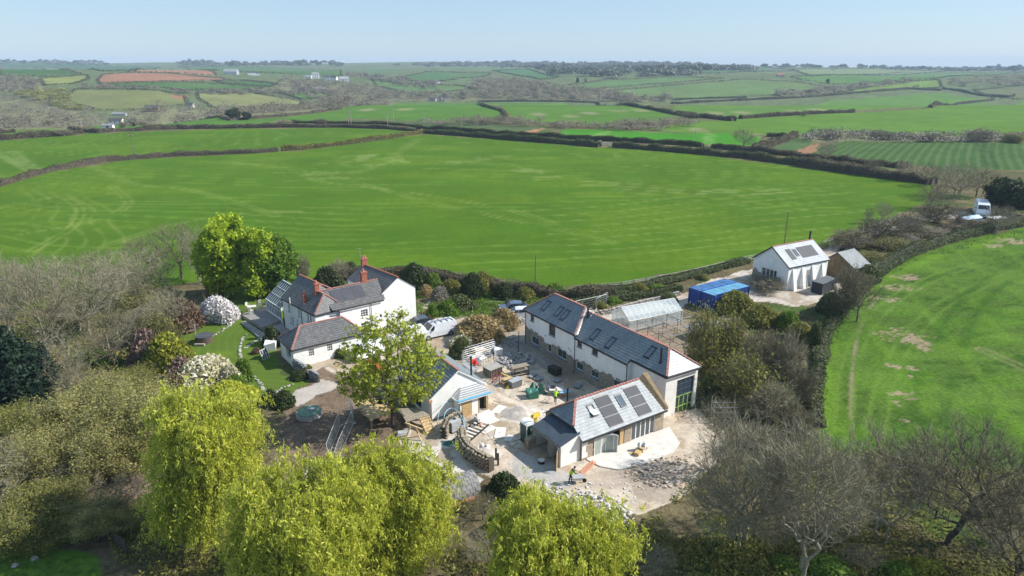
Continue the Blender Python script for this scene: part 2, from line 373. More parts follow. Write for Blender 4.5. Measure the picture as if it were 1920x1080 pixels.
# ---------------------------------------------------------------- ground regions (outlines carried onto the terrain)
GM={'grass':groundmat('field_grass',3.,.28,.55,2.2,.12,big=.03,bigamt=.12),
    'crop':groundmat('young_crop',2.2,.38,.95,1.6,.22,big=.06,bigamt=.15),
    'lawn':groundmat('lawn_grass',5.,.22,.4,6.,.05,big=.15,bigamt=.12),
    'earth':groundmat('bare_earth',2.5,.35,.7,4.,.1,big=.25,bigamt=.2),
    'pave':groundmat('dusty_concrete',3.,.2,.3,5.,.03,big=.35,bigamt=.16),
    'scrub':groundmat('rough_ground',1.6,.5,.9,2.,.25,big=.2,bigamt=.3),
    'far':groundmat('far_pasture',.08,.18,.5,.1,2.,big=.012,bigamt=.18)}
G1=(.063,.128,.010)
lap('start')
FIELDS=[ # name, material, colour, outline px, hedge label (None: no hedge round it)
('hillside_field','far',(.045,.10,.022),[(0,128),(67,127),(127,132),(153,139),(87,144),(0,141)],'hedge round the dark green field at the far left skyline'),
('hillside_field','far',(.04,.085,.022),[(0,117),(167,119),(213,124),(300,126),(253,133),(187,134),(110,128),(0,125)],'hedge round the long strip field under the left skyline'),
('hillside_field','far',(.20,.22,.06),[(77,147),(163,141),(167,148),(133,158),(83,161)],'hedge round the pale striped field left of the ploughed land'),
('ploughed_field','far',(.25,.13,.075),[(193,140),(233,137),(320,138),(420,147),(420,151),(310,153),(187,157),(183,150)],'hedge round the lower red-brown ploughed field'),
('ploughed_field','far',(.27,.145,.085),[(240,135),(320,131),(400,135),(407,142),(320,137)],'hedge round the upper red-brown ploughed strip'),
('hillside_field','far',(.045,.11,.022),[(187,158),(310,155),(420,158),(493,165),(483,169),(350,170),(233,163)],'hedge below the ploughed land round a deep green strip'),
('hillside_field','far',(.04,.10,.025),[(400,152),(467,152),(520,158),(507,163),(417,157)],'hedge round the small dark green field right of the ploughed land'),
('hillside_field','far',(.055,.115,.03),[(333,123),(410,125),(500,127),(640,132),(640,143),(500,137),(407,133)],'hedge round the long green field above the white farm sheds'),
('rough_pasture','far',(.14,.155,.055),[(143,168),(300,170),(347,182),(353,197),(273,207),(177,207),(133,193),(127,177)],'hedge round the rough pale pasture in the left valley'),
('rough_pasture','far',(.17,.18,.07),[(370,175),(467,173),(567,190),(563,197),(467,202),(400,202),(373,187)],'hedge round the pale domed pasture in the left valley'),
('ploughed_field','far',(.22,.12,.07),[(317,178),(352,178),(352,186),(330,187)],None),
('hillside_field','far',(.08,.16,.035),[(520,173),(617,175),(617,182),(567,187)],'hedge round the little green paddock beside the far sheds'),
('valley_field','grass',(.065,.145,.022),[(173,238),(300,231),(433,226),(533,219),(640,206),(640,226),(500,233),(367,237),(187,243)],None),
('valley_field','grass',(.07,.15,.020),[(-60,246),(130,242),(133,253),(67,257),(-60,264)],None),
('pasture_field','grass',G1,[(-300,290),(-60,268),(0,264),(150,252),(400,243),(640,240),(740,243),(785,248),(700,259),(560,277),(330,288),(200,297),(100,314),(0,342),(-60,355),(-300,400)],None),
('valley_field','grass',(.07,.15,.022),[(640,205),(740,193),(897,192),(900,198),(940,207),(947,217),(930,223),(853,228),(740,225),(660,222),(560,230),(520,236),(600,212)],None),
('valley_field','grass',(.07,.15,.022),[(917,193),(1057,192),(1173,198),(1273,218),(1267,223),(1160,233),(1107,237),(1070,233),(973,227),(950,210)],None),
('crop_strip','grass',(.075,.105,.045),[(650,225),(840,227),(1007,238),(1023,243),(973,250),(873,243),(780,236),(700,232)],None),
('dirt_track','earth',(.33,.17,.10),[(973,250),(1003,242),(1023,240),(1007,247),(1003,257),(987,256)],None),
('valley_field','grass',(.045,.19,.012),[(1057,243),(1140,243),(1280,250),(1362,251),(1430,257),(1410,273),(1340,274),(1280,266),(1123,258),(1047,253)],None),
('hillside_field','far',(.09,.15,.05),[(697,147),(750,158),(853,160),(900,168),(773,177),(707,162)],'hedge round the field in front of the small white valley house'),
('hillside_field','far',(.06,.125,.04),[(747,145),(800,135),(920,137),(913,143),(827,153),(773,152)],'hedge round the green field above the white valley house'),
('hillside_field','far',(.10,.16,.06),[(857,152),(887,144),(920,147),(923,152),(870,155)],None),
('hillside_field','far',(.055,.13,.045),[(923,133),(990,130),(1047,145),(1013,150),(960,140)],'hedge round the bright hillside field right of the tower'),
('hillside_field','far',(.09,.155,.05),[(990,170),(1140,150),(1280,145),(1360,147),(1280,154),(1133,165),(1040,177)],'hedge round the long sloping field in the middle distance'),
('hillside_field','far',(.10,.15,.07),[(800,127),(973,125),(1053,127),(940,132),(827,133)],None),
('hillside_field','far',(.08,.14,.06),[(640,133),(700,140),(760,131),(700,128)],None),
('hillside_field','far',(.10,.16,.05),[(1137,171),(1280,159),(1393,149),(1485,153),(1554,164),(1472,179),(1280,186),(1173,182)],'hedge round the broad grey-green field on the right hillside'),
('hillside_field','far',(.075,.15,.035),[(1482,145),(1691,136),(1920,135),(1760,147),(1684,152),(1605,158),(1554,158),(1503,150)],'hedge round the long field under the right skyline'),
('hillside_field','far',(.13,.20,.04),[(1557,177),(1674,155),(1760,150),(1766,164),(1674,170)],'hedge round the yellow-green wedge field on the right'),
('valley_field','grass',(.085,.165,.030),[(1260,200),(1554,189),(1760,174),(1828,184),(1855,188),(1753,200),(1622,206),(1520,212),(1472,215),(1390,220),(1376,225),(1335,217),(1280,212)],None),
('slope_field','grass',(.085,.165,.022),[(1200,240),(1280,230),(1485,217),(1725,205),(1920,189),(2200,175),(2200,250),(1920,247),(1794,254),(1554,246),(1485,256),(1383,252),(1280,249)],None),
('hillside_field','far',(.11,.12,.06),[(1825,170),(1920,160),(2000,155),(2000,186),(1920,187),(1862,184)],'hedge round the olive field at the right edge'),
('crop_strip','crop',(.07,.12,.045),[(1434,280),(1492,260),(1527,260),(1520,270),(1485,285)],None),
('ploughed_field','earth',(.26,.14,.085),[(1485,286),(1533,268),(1540,276),(1510,292)],None),
('row_crop_field','crop',(.045,.095,.024),[(1533,275),(1588,265),(1920,268),(2100,268),(2100,320),(1794,318),(1622,303),(1520,293)],None),
('hillside_field','far',(.07,.13,.06),[(1280,128),(1434,127),(1499,133),(1348,138),(1280,138)],'hedge round the blue-green field on the right horizon'),
('hillside_field','far',(.14,.18,.07),[(1485,130),(1622,129),(1776,134),(1520,143)],'hedge round the pale strip on the right horizon'),
('main_field','grass',G1,[(-420,450),(-200,385),(-60,363),(0,350),(100,322),(245,300),(400,291),(560,283),(700,264),(790,252),(960,264),(1130,277),(1300,289),(1480,312),(1600,328),(1752,345),(1745,372),(1700,395),(1640,420),(1560,445),(1520,470),(1410,484),(1300,506),(1160,531),(1080,534),(1000,532),(900,512),(770,508),(620,508),(540,560),(430,520),(300,540),(150,560),(0,590),(-300,600),(-460,560)],None),
('right_field','crop',(.062,.108,.020),[(1538,840),(1536,760),(1542,690),(1555,625),(1585,565),(1640,510),(1720,473),(1800,449),(1920,427),(2150,395),(2600,520),(2600,900),(1960,900),(1800,880),(1660,850)],None),
('lawn','lawn',(.078,.125,.020),[(335,655),(345,625),(400,600),(435,560),(440,545),(560,540),(560,600),(525,640),(520,700),(600,722),(560,742),(500,745),(450,725),(420,700),(400,690),(340,670)],None),
('woodland_path','earth',(.20,.15,.11),[(95,950),(160,915),(280,885),(300,900),(270,925),(200,950),(130,985),(60,985)],None),
('grass_clearing','lawn',(.085,.17,.02),[(-60,1040),(60,1030),(150,1036),(225,1060),(240,1110),(-80,1130)],None),
('driveway','pave',(.38,.31,.235),[(640,650),(700,625),(770,600),(800,560),(850,588),(900,600),(978,588),(1000,600),(985,625),(925,640),(860,655),(830,690),(800,740),(700,760),(590,700),(545,712),(560,690)],None),
('access_lane','pave',(.44,.39,.34),[(1080,585),(1140,582),(1215,565),(1265,552),(1300,540),(1345,523),(1412,500),(1560,468),(1640,432),(1715,410),(1800,396),(1820,402),(1730,418),(1650,442),(1575,470),(1560,500),(1600,560),(1500,575),(1380,562),(1340,560),(1290,570),(1240,592),(1140,606)],None),
('nursery_yard','earth',(.24,.19,.14),[(1110,606),(1240,592),(1290,600),(1400,590),(1400,640),(1320,690),(1200,650),(1100,600)],None),
('courtyard','pave',(.46,.385,.30),[(800,720),(830,670),(880,630),(960,600),(1200,700),(1240,775),(1335,765),(1352,800),(1350,860),(1290,930),(1200,965),(1080,955),(1030,930),(960,910),(900,890),(860,870),(820,850),(760,850),(740,800),(760,790)],None),
('soil_patch','earth',(.165,.12,.085),[(540,748),(600,690),(680,715),(745,760),(770,800),(740,850),(650,880),(560,905),(505,910),(505,860),(530,800)],None),
('gravel_patch','pave',(.38,.34,.30),[(548,740),(575,722),(600,706),(640,722),(625,735),(590,745),(555,765),(545,758)],None),
('concrete_apron','pave',(.50,.465,.42),[(760,838),(790,820),(850,815),(862,862),(905,905),(880,925),(830,920),(780,880)],None),
('gravel_patch','pave',(.36,.335,.305),[(965,840),(1040,870),(1078,895),(1050,915),(1000,905),(960,890)],None),
]
_cols=np.arange(-1.16,1.1601,.0031)
_py=np.arange(1180,121,-2.5); _Y=CAM_H/np.tan(np.arctan((_py-119)/F)); 
rows=[10,14,18,22]
for y in _Y:
    if y<=rows[-1]: continue
    while y/rows[-1]>1.02 and rows[-1]>300: rows.append(rows[-1]*1.018)
    if y>rows[-1]*1.0005 and y<6300: rows.append(float(y))
while rows[-1]<6300: rows.append(rows[-1]*1.018)
rows=np.array(rows); A_,Y_=np.meshgrid(_cols,rows); GX=A_*Y_; GY=Y_.copy(); GZ=hz(GX,GY)
nr,nc=GX.shape
base=np.empty((nr,nc,3))
far=sstep((GY-500)/300)[...,None]
scrub=np.array([.125,.105,.058]); farc=np.array([.10,.125,.055]); base[:]=scrub*(1-far)+farc*far
nn=fbm(GX/9,GY/9,3)[...,None]; base*=.6+.8*nn
# green rough grass among the scrub
gg=sstep((fbm(GX/6,GY/6,11)-.5)*7)[...,None]*(1-far); base[:]=base*(1-gg*.7)+np.array([.05,.10,.018])*gg*.7
ri=np.zeros((nr,nc),np.int32)
cx=(GX[:-1,:-1]+GX[1:,1:])/2; cy=(GY[:-1,:-1]+GY[1:,1:])/2; fi=np.zeros(cx.shape,np.int32)
POLY=[]
_py_dummy=0; _n=np.clip((GY-40)/160,0,1); JX=GX+(fbm(GX/3,GY/3,5,2)-.5)*(1.2+2*_n); JY=GY+(fbm(GX/3,GY/3,9,2)-.5)*(1.2+2*_n)
for k,(nm,mt,c,poly,hl) in enumerate(FIELDS):
    w=[P(*q) for q in poly]; POLY.append(w)
    xs=[q[0] for q in w]; ys=[q[1] for q in w]
    # ragged edge so that no outline is ruler straight
    rr=1.5
    m=(GX>min(xs)-5)&(GX<max(xs)+5)&(GY>min(ys)-5)&(GY<max(ys)+5)
    idx=np.where(m); i2=inpoly(JX[idx] if rr==1.5 else GX[idx],JY[idx] if rr==1.5 else GY[idx],w); a=idx[0][i2]; b=idx[1][i2]; base[a,b]=c; ri[a,b]=k+1
    m=(cx>min(xs)-5)&(cx<max(xs)+5)&(cy>min(ys)-5)&(cy<max(ys)+5); idx=np.where(m)
    i2=inpoly((JX[:-1,:-1]+cx-GX[:-1,:-1])[idx],(JY[:-1,:-1]+cy-GY[:-1,:-1])[idx],w); fi[idx[0][i2],idx[1][i2]]=k+1
# --- marks that belong to the ground itself (worked out only where each region lies)
fname=[None]+[f[0] for f in FIELDS]
WOODS=[[(-80,147),(77,150),(83,163),(60,174),(-80,178)],[(-80,178),(45,186),(120,200),(175,212),(200,232),(130,241),(-80,246)],[(235,210),(400,204),(560,200),(640,186),(640,202),(530,216),(430,223),(300,230),(250,235)],[(530,150),(640,160),(700,167),(770,180),(900,175),(900,189),(740,192),(640,203),(600,192),(520,165)],[(870,160),(920,150),(1000,155),(1060,168),(1130,172),(1180,184),(1280,188),(1180,194),(1057,190),(900,190),(900,176)],[(1440,180),(1480,172),(1560,168),(1600,164),(1690,153),(1720,151),(1700,158),(1620,168),(1560,176),(1500,182)],[(1500,256),(1560,250),(1700,258),(1800,258),(1990,256),(1990,268),(1800,268),(1588,266),(1500,268)]]
for _w in WOODS:
    w=[P(*q) for q in _w]; xs=[q[0] for q in w]; ys=[q[1] for q in w]; idx=np.where((GX>min(xs))&(GX<max(xs))&(GY>min(ys))&(GY<max(ys))&(ri==0)); i2=inpoly(GX[idx],GY[idx],w); base[idx[0][i2],idx[1][i2]]=(.16,.16,.085)
def smooth_px(q):
    w=[]
    for i in range(len(q)-1):
        a,b,c,d=q[max(i-1,0)],q[i],q[i+1],q[min(i+2,len(q)-1)]
        for k in range(5):
            t=k/5; w.append(tuple(.5*(2*b[j]+(-a[j]+c[j])*t+(2*a[j]-5*b[j]+4*c[j]-d[j])*t*t+(-a[j]+3*b[j]-3*c[j]+d[j])*t**3) for j in(0,1)))
    return w+[q[-1]]
class Reg:
    def __init__(s,*names):
        ids=[i for i,n in enumerate(fname) if n in names]; s.I=np.where(np.isin(ri,ids)); s.x=GX[s.I]; s.y=GY[s.I]; s.c=base[s.I].copy()
    def blend(s,m,c,amt,J=None):
        a=(np.clip(m,0,1)*amt)[:,None]
        if J is None: s.c=s.c*(1-a)+np.array(c)*a
        else: s.c[J]=s.c[J]*(1-a)+np.array(c)*a
    def spot(s,cx,cy,rx,ry,c,amt,rag=1.6,sc=1.1,extra=None):
        q=P(cx,cy); s_=math.hypot(q[0],q[1])/F; fs=1/max(math.sin(math.atan(CAM_H/q[1])),.05)
        R1=rx*s_*1.8; R2=ry*s_*fs*1.8
        J=np.where((abs(s.x-q[0])<R1)&(abs(s.y-q[1])<R2))[0]; x=s.x[J]; y=s.y[J]
        d2=((x-q[0])/(rx*s_))**2+((y-q[1])/(ry*s_*fs))**2; m=sstep((1.25-d2+rag*(fbm(x/sc,y/sc,15)-.5))*1.6)
        if extra is not None: m=m*extra(x,y)
        s.blend(m,c,amt,J)
    def track(s,pts,wd,c,amt,pair=0):
        w=[P(*q) for q in smooth_px(pts)]; best=np.full(len(s.x),1e9)
        for (x1,y1),(x2,y2) in zip(w[:-1],w[1:]):
            J=np.where((s.x>min(x1,x2)-8)&(s.x<max(x1,x2)+8)&(s.y>min(y1,y2)-8)&(s.y<max(y1,y2)+8))[0]; x=s.x[J]; y=s.y[J]
            dx,dy=x2-x1,y2-y1; t=np.clip(((x-x1)*dx+(y-y1)*dy)/(dx*dx+dy*dy+1e-9),0,1)
            best[J]=np.minimum(best[J],np.hypot(x-x1-t*dx,y-y1-t*dy))
        J=np.where(best<8)[0]; d=np.abs(best[J]-pair) if pair else best[J]; wd0=wd; wd=np.maximum(wd,.55*2.5*s.y[J]**2/(CAM_H*F)*.5); amt=amt*np.sqrt(wd0/wd)
        s.blend(np.exp(-(d/(wd*(.8+.4*fbm(s.x[J]/4,s.y[J]/4,77,2))))**2)*np.clip(sstep((fbm(s.x[J]/5,s.y[J]/5,17,3)-.2)*2.5),0,1),c,amt,J)
    def done(s): base[s.I]=s.c
r=Reg('main_field','pasture_field'); x,y=r.x,r.y
w1=np.hypot(x+40,y-560)+14*fbm(x/40,y/40,2,2)
r.blend(sstep((fbm(x/34,y/16,21,3)-.50)*6),(.11,.175,.014),.45)
r.blend(sstep((fbm(x/28+9,y/10,31,3)-.55)*6),(.055,.125,.010),.55)
r.blend(sstep((np.sin(w1*2*np.pi/5.2)-.45)*2.5)*sstep((fbm(x/26,y/13,4,3)-.46)*7),(.135,.215,.03),.45)
r.blend(sstep((np.sin(w1*2*np.pi/2.1)-.2)*2)*(1-sstep((y-170)/90)),(.052,.105,.008),.32); r.blend(sstep((np.sin(w1*2*np.pi/6.3)-.2)*2)*sstep((y-170)/90),(.055,.112,.008),.30)
fine=fbm(x/1.3,y/2.6,51,3); r.blend(sstep((fine-.5)*7),(.05,.115,.008),.35)
for cxp,cyp,rx,ry in((965,322,50,7),(1010,332,36,6),(1250,358,90,6),(700,300,60,10),(1380,360,100,6),(1150,345,70,6),(620,330,60,8),(880,300,50,6)):
    r.spot(cxp,cyp,rx,ry,(.20,.25,.08),.45,2.8,3.,lambda x,y:sstep((np.sin((np.hypot(x+40,y-560)+14*fbm(x/40,y/40,2,2))*2*np.pi/4)+fbm(x/3,y/3,8,3)*2-1.2)*1.5))
LT=(.19,.25,.06)
for t_ in([(430,305),(560,318),(680,345),(800,378),(1000,420),(1150,455)],[(520,405),(420,372),(330,352),(250,345),(170,310)],[(560,318),(600,340),(760,360),(960,395),(1060,430)],[(790,258),(740,290),(690,318),(600,330)],[(0,390),(110,370),(150,395),(130,430),(60,470)],[(40,440),(150,420),(240,385),(210,350)],[(200,460),(330,420),(450,400),(560,398)]): r.track(t_,.4,LT,.5,.9)
for i in range(9): r.track([(980+i*12,395+i*11),(1150+i*10,385+i*11),(1350+i*14,360+i*11),(1560+i*20,338+i*11)],.32,LT,.55)
for i in range(5): r.track([(30+i*32,350+i*5),(75+i*34,385+i*3),(60+i*36,415),(90+i*36,450),(60+i*36,480)],.45,LT,.34)
for t_ in([(-10,285),(60,322)],[(20,283),(70,318)]): r.track(t_,.6,(.2,.26,.09),.7,.8)
r.done()
r=Reg('right_field'); x,y=r.x,r.y
wr=x*.96-y*.25+3*fbm(x/15,y/15,6,2)
r.blend(sstep((fbm(x/1.6,y/1.1,13,4)-.51)*9),(.026,.07,.007),.65); r.blend(sstep((fbm(x/.6,y/.5,73,3)-.5)*8),(.08,.17,.02),.4)
r.blend(sstep((fbm(x/5,y/4,14,3)-.5)*5),(.080,.165,.015),.5)
r.blend(sstep((fbm(x/9,y/6,44,3)-.5)*5),(.11,.19,.03),.4)
r.blend(sstep((np.sin(wr*2*np.pi/9.)-.80)*5),(.10,.19,.02),.35)
for cxp,cyp,rx,ry in((1690,628,34,9),(1715,640,20,6),(1735,655,8,5),(1675,686,8,5),(1710,690,9,4),(1715,705,8,3),(1690,738,20,4),(1705,745,14,4),(1685,757,7,5),(1700,790,10,3),(1690,540,26,5),(1700,520,20,4),(1660,560,20,5),(1885,452,24,4),(1860,460,12,3),(1700,870,26,8),(1850,930,45,12),(1760,900,30,10),(1640,900,40,14),(1900,905,30,6)):
    r.spot(cxp,cyp,rx*1.2,ry*1.2,(.30,.225,.16),.85,3.4,.9,lambda x,y:sstep((fbm(x/.55,y/.45,19,3)-.38)*6))
r.track([(1596,785),(1597,720),(1603,655),(1618,600),(1640,565)],.26,(.27,.2,.14),.8)
r.track([(1548,800),(1550,720),(1562,650),(1590,590),(1640,535),(1730,490),(1900,440)],1.6,(.12,.22,.02),.7)
for t_ in([(1580,800),(1590,700),(1620,620),(1680,560),(1780,510),(1940,470)],[(1640,820),(1660,720),(1700,640),(1770,570),(1880,520),(1960,500)]): r.track(t_,.3,(.11,.19,.03),.7,.9)
r.track([(1840,655),(1920,690)],.2,(.24,.19,.12),.6,.7); r.track([(1740,780),(1760,690),(1800,600),(1850,540),(1960,470)],.7,(.03,.08,.01),.6,1.6)
r.done()
r=Reg('valley_field','slope_field'); x,y=r.x,r.y
for q_ in((1070,218),(1105,212),(1160,208),(1200,207),(1010,214),(1490,208),(1530,205),(1340,212),(1390,211),(690,206),(760,205),(850,230),(1310,244),(1430,256),(1510,256)):
    q=P(*q_); s_=q[1]/F; r.blend(np.exp(-(((x-q[0])/(16*s_))**2+((y-q[1])/(15))**2)**2),(.28,.24,.15),.65)
r.blend(sstep((fbm(x/40,y/25,33,4)-.5)*5),(.10,.19,.03),.5); r.blend(sstep((fbm(x/8,y/6,34,3)-.5)*5),(.06,.12,.02),.35)
r.track([(1120,256),(1140,245)],.8,(.2,.3,.1),.8,1.2); r.track([(1326,272),(1332,252)],.8,(.2,.3,.1),.8,1.3); r.done()
RC=P(1729,314); _q=P(1764,268); _l=math.hypot(_q[0]-RC[0],_q[1]-RC[1]); RN=((_q[1]-RC[1])/_l,-(_q[0]-RC[0])/_l)
r=Reg('row_crop_field'); x,y=r.x,r.y; r.blend(sstep(np.sin(((x-RC[0])*RN[0]+(y-RC[1])*RN[1]+2*np.sin(y/40))*2*np.pi/3.4)*1.6),(.10,.145,.055),.6); r.track([(1838,270),(1862,312)],.8,(.02,.04,.015),.7,1.5); r.done()
r=Reg('lawn'); x,y=r.x,r.y; wl=np.hypot(x+28,y-92)+.8*fbm(x/3,y/3,6,3); r.blend(sstep(np.sin(wl*2*np.pi/1.15)),(.12,.17,.03),.35); r.blend(sstep((fbm(x/3,y/3,12)-.5)*5),(.12,.17,.02),.5); r.done()
r=Reg('courtyard','driveway','access_lane','concrete_apron'); x,y=r.x,r.y; r.blend(sstep((fbm(x/1.7,y/1.7,22)-.53)*9),(.29,.215,.145),.75); r.blend(sstep((fbm(x/2.4+5,y/2.4,23)-.55)*9),(.52,.45,.37),.7); r.blend(sstep((fbm(x/.7,y/.7,24)-.56)*8),(.30,.26,.215),.5)
for t_ in([(800,640),(860,660),(900,720),(950,790),(970,840)],[(880,700),(940,745),(990,760),(1020,745)],[(830,610),(800,650),(760,690),(690,700)],[(1100,900),(1180,895),(1260,880),(1320,850)],[(960,890),(1040,905),(1120,900)],[(1000,560),(1100,590),(1250,562),(1380,520)]): r.track(t_,.16,(.26,.20,.15),.6,.75)
for cxp,cyp,rx,ry,c in((925,705,22,6,(.22,.15,.09)),(890,740,26,5,(.27,.2,.13)),(900,800,24,9,(.25,.18,.115)),(985,775,60,20,(.50,.46,.41)),(1230,920,50,26,(.30,.25,.20)),(1150,900,60,20,(.38,.31,.25)),(1060,680,40,30,(.24,.21,.17)),(960,640,50,25,(.26,.23,.19)),(1000,660,60,30,(.25,.225,.19))): r.spot(cxp,cyp,rx,ry,c,.8,1.5,.8)
r.done()
r=Reg('soil_patch'); x,y=r.x,r.y; r.blend(sstep((fbm(x/1.2,y/1.2,26)-.5)*6),(.23,.165,.115),.7); r.blend(sstep((fbm(x/.6,y/.6,27)-.56)*8),(.09,.065,.045),.7); r.blend(sstep((fbm(x/2,y/2,28)-.45)*6)*(y<P(600,860)[1]),(.05,.11,.015),.8); r.done()
r=Reg('hillside_field','rough_pasture','ploughed_field'); x,y=r.x,r.y; r.blend(sstep((fbm(x/70,y/90,41,3)-.5)*5),(.12,.13,.05),.25); r.done()
Vt=np.stack([GX,GY,GZ],-1).reshape(-1,3); Ct=base.reshape(-1,3)
ii=np.arange(nr*nc).reshape(nr,nc); Q=np.stack([ii[:-1,:-1],ii[:-1,1:],ii[1:,1:],ii[1:,:-1]],-1).reshape(-1,4); ff=fi.ravel()
for k in range(len(FIELDS)+1):
    sel=Q[ff==k]
    if not len(sel): continue
    u,inv=np.unique(sel.ravel(),return_inverse=True)
    nm,mt=('ground','scrub') if k==0 else FIELDS[k-1][:2]
    o=mesh_np(nm,Vt[u],inv,4,GM[mt],attr={'col':Ct[u]},smooth=True); tag(o,kind='structure')
# coarse continuation of the ground behind and beside the camera
mb=MB(); 
for x0,x1,y0,y1 in((-400,400,-300,9.9),): mb.poly([(x0,y0,-.3),(x1,y0,-.3),(x1,y1,-.3),(x0,y1,-.3)])
o=mb.build('ground',[mat('rough_grass_behind',(.07,.09,.03),.95,.3,.3)]); tag(o,kind='structure')

# ---------------------------------------------------------------- leaf clouds
def quads(C,size,rng,nrm=None,flat=0.,elong=1.):
    """random leaf quads centred at C (N,3); size (N,) or float"""
    n=len(C); size=np.broadcast_to(np.asarray(size,float),(n,))
    d=rng.normal(size=(n,3)); 
    if nrm is not None: d=d*(1-flat)+nrm*flat*2
    d/=np.linalg.norm(d,axis=1,keepdims=True)+1e-9
    r=rng.normal(size=(n,3)); a=np.cross(d,r); a/=np.linalg.norm(a,axis=1,keepdims=True)+1e-9; b=np.cross(d,a)
    a=a*(size*.5)[:,None]*elong; b=b*(size*.5)[:,None]/elong*(.7+.6*rng.random(n))[:,None]
    V=np.stack([C-a,C-b*.9+a*.1,C+a,C+b*.9+a*.1],1).reshape(-1,3); return V,np.arange(4*n)
def tris(C,size,rng,nrm=None,flat=0.,elong=1.,axis=None):
    n=len(C); size=np.broadcast_to(np.asarray(size,float),(n,)); d=rng.normal(size=(n,3))
    if nrm is not None: d=d*(1-flat)+nrm*flat*2
    d/=np.linalg.norm(d,axis=1,keepdims=True)+1e-9; r=rng.normal(size=(n,3)); a=np.cross(d,r); a/=np.linalg.norm(a,axis=1,keepdims=True)+1e-9; b=np.cross(d,a)
    if axis is not None: a=np.asarray(axis)+rng.normal(0,.6,(n,3)); a/=np.linalg.norm(a,axis=1,keepdims=True); b=np.cross(a,r); b/=np.linalg.norm(b,axis=1,keepdims=True)+1e-9
    a=a*(size*.72)[:,None]*elong; b=b*(size*.62)[:,None]/elong
    return np.stack([C-a*.8-b,C-a*.6+b,C+a],1).reshape(-1,3),np.arange(3*n)
def leafv(n,rng,bias=None):
    v=rng.beta(2,2,n) if bias is None else np.clip(bias+rng.normal(0,.16,n),0,1)
    return np.repeat(v,4)
def resample(w,step):
    w=np.array(w,float); seg=np.hypot(*np.diff(w,axis=0).T); t=np.concatenate([[0],np.cumsum(seg)]); n=max(int(t[-1]/step),1)+1; s_=np.linspace(0,t[-1],n)
    return np.stack([np.interp(s_,t,w[:,0]),np.interp(s_,t,w[:,1])],1),t[-1]
def hedge(label,pts,h=2.,wd=2.2,mt='hedge',world=False,group=None,gap=0,name='hedge',seed=0,maxq=9000,core=True,cat='hedge'):
    rng=np.random.default_rng(int(abs(pts[0][0])*13+abs(pts[0][1])*7)+seed)
    w=pts if world else [P(*q) for q in pts]
    c,Ln=resample(w,max(1.,np.mean([q[1] for q in w])/300)); 
    if len(c)<2: return
    yy=c[:,1].mean(); ls=max(.15,yy/F*1.15); T=np.gradient(c,axis=0); T/=np.linalg.norm(T,axis=1,keepdims=True)+1e-9; Nn=np.stack([-T[:,1],T[:,0]],1)
    _a=max(4,c[:,1].mean()/50); hh=h*(.45+1.1*fbm(c[:,0]/_a,c[:,1]/_a,seed+3,3)); ww=wd*(.55+.9*fbm(c[:,0]/_a+4,c[:,1]/_a,seed+5,3)); zz=hz(c[:,0],c[:,1])
    n=int(min(maxq,Ln*(h*2+wd)/(ls*ls)*1.5)); i=rng.random(n)*(len(c)-1); i0=i.astype(int); f=i-i0
    def lp(a): return a[i0]*(1-f)[:,None]+a[i0+1]*f[:,None] if a.ndim>1 else a[i0]*(1-f)+a[i0+1]*f
    ang=rng.random(n)*np.pi; rad=.88+.2*rng.random(n); H_=lp(hh); W_=lp(ww); pc=lp(c); nn_=lp(Nn)
    ce=np.sign(np.cos(ang))*np.abs(np.cos(ang))**.6; se=np.abs(np.sin(ang))**.6
    x=pc[:,0]+nn_[:,0]*ce*W_/2*rad; y=pc[:,1]+nn_[:,1]*ce*W_/2*rad; z=lp(zz)+se*H_*rad
    Cc=np.stack([x,y,z],1); nr_=np.stack([nn_[:,0]*ce,nn_[:,1]*ce,se],1)
    V,Fi=tris(Cc,ls*(.7+.7*rng.random(n))*1.1,rng,nr_*.6+np.array([0,0,.5]),.4); v=np.repeat(np.clip(.2+.5*vnoise(x/3,y/3,7)+rng.normal(0,.2,n),0,1),3); mi=np.zeros(n,int)
    if core:
        m=len(c); prof=[(-.42,-.25),(-.40,.6),(-.18,.84),(.18,.84),(.40,.6),(.42,-.25)]; cv=[]
        for a,b in prof: cv.append(np.stack([c[:,0]+Nn[:,0]*a*ww,c[:,1]+Nn[:,1]*a*ww,zz+b*hh],1))
        cv=np.stack(cv,1).reshape(-1,3); o0=len(V); q=[]
        for j in range(5):
            a=np.arange(m-1)*6+j; q.append(np.stack([a,a+1,a+7,a+6],1))
        q=np.concatenate(q)+o0; q=np.concatenate([q,np.array([[0,1,4,5],[1,2,3,4]])+o0,np.array([[5,4,1,0],[4,3,2,1]])+o0+(m-1)*6])
        q=np.concatenate([q[:,[0,1,2]],q[:,[0,2,3]]]); V=np.concatenate([V,cv]); Fi=np.concatenate([Fi,q.ravel()]); v=np.concatenate([v,np.full(len(cv),.1)]); mi=np.concatenate([mi,np.ones(len(q),int)])
    o=mesh_np(name,V,Fi,3,[L[mt],M['barkdark']],attr={'v':v},midx=mi,loc=(c[0,0],c[0,1],float(zz[0])))
    tag(o,label,cat,group); return o
done=set()
for k,(nm,mt,c,poly,hl) in enumerate(FIELDS):
    if hl:
        w=POLY[k]; w=w+[w[0]]; hedge(hl,w,1.9,3.4,'hedgegreen' if k%3 else 'hedge',world=True,maxq=2600,name='field_hedge',core=False)
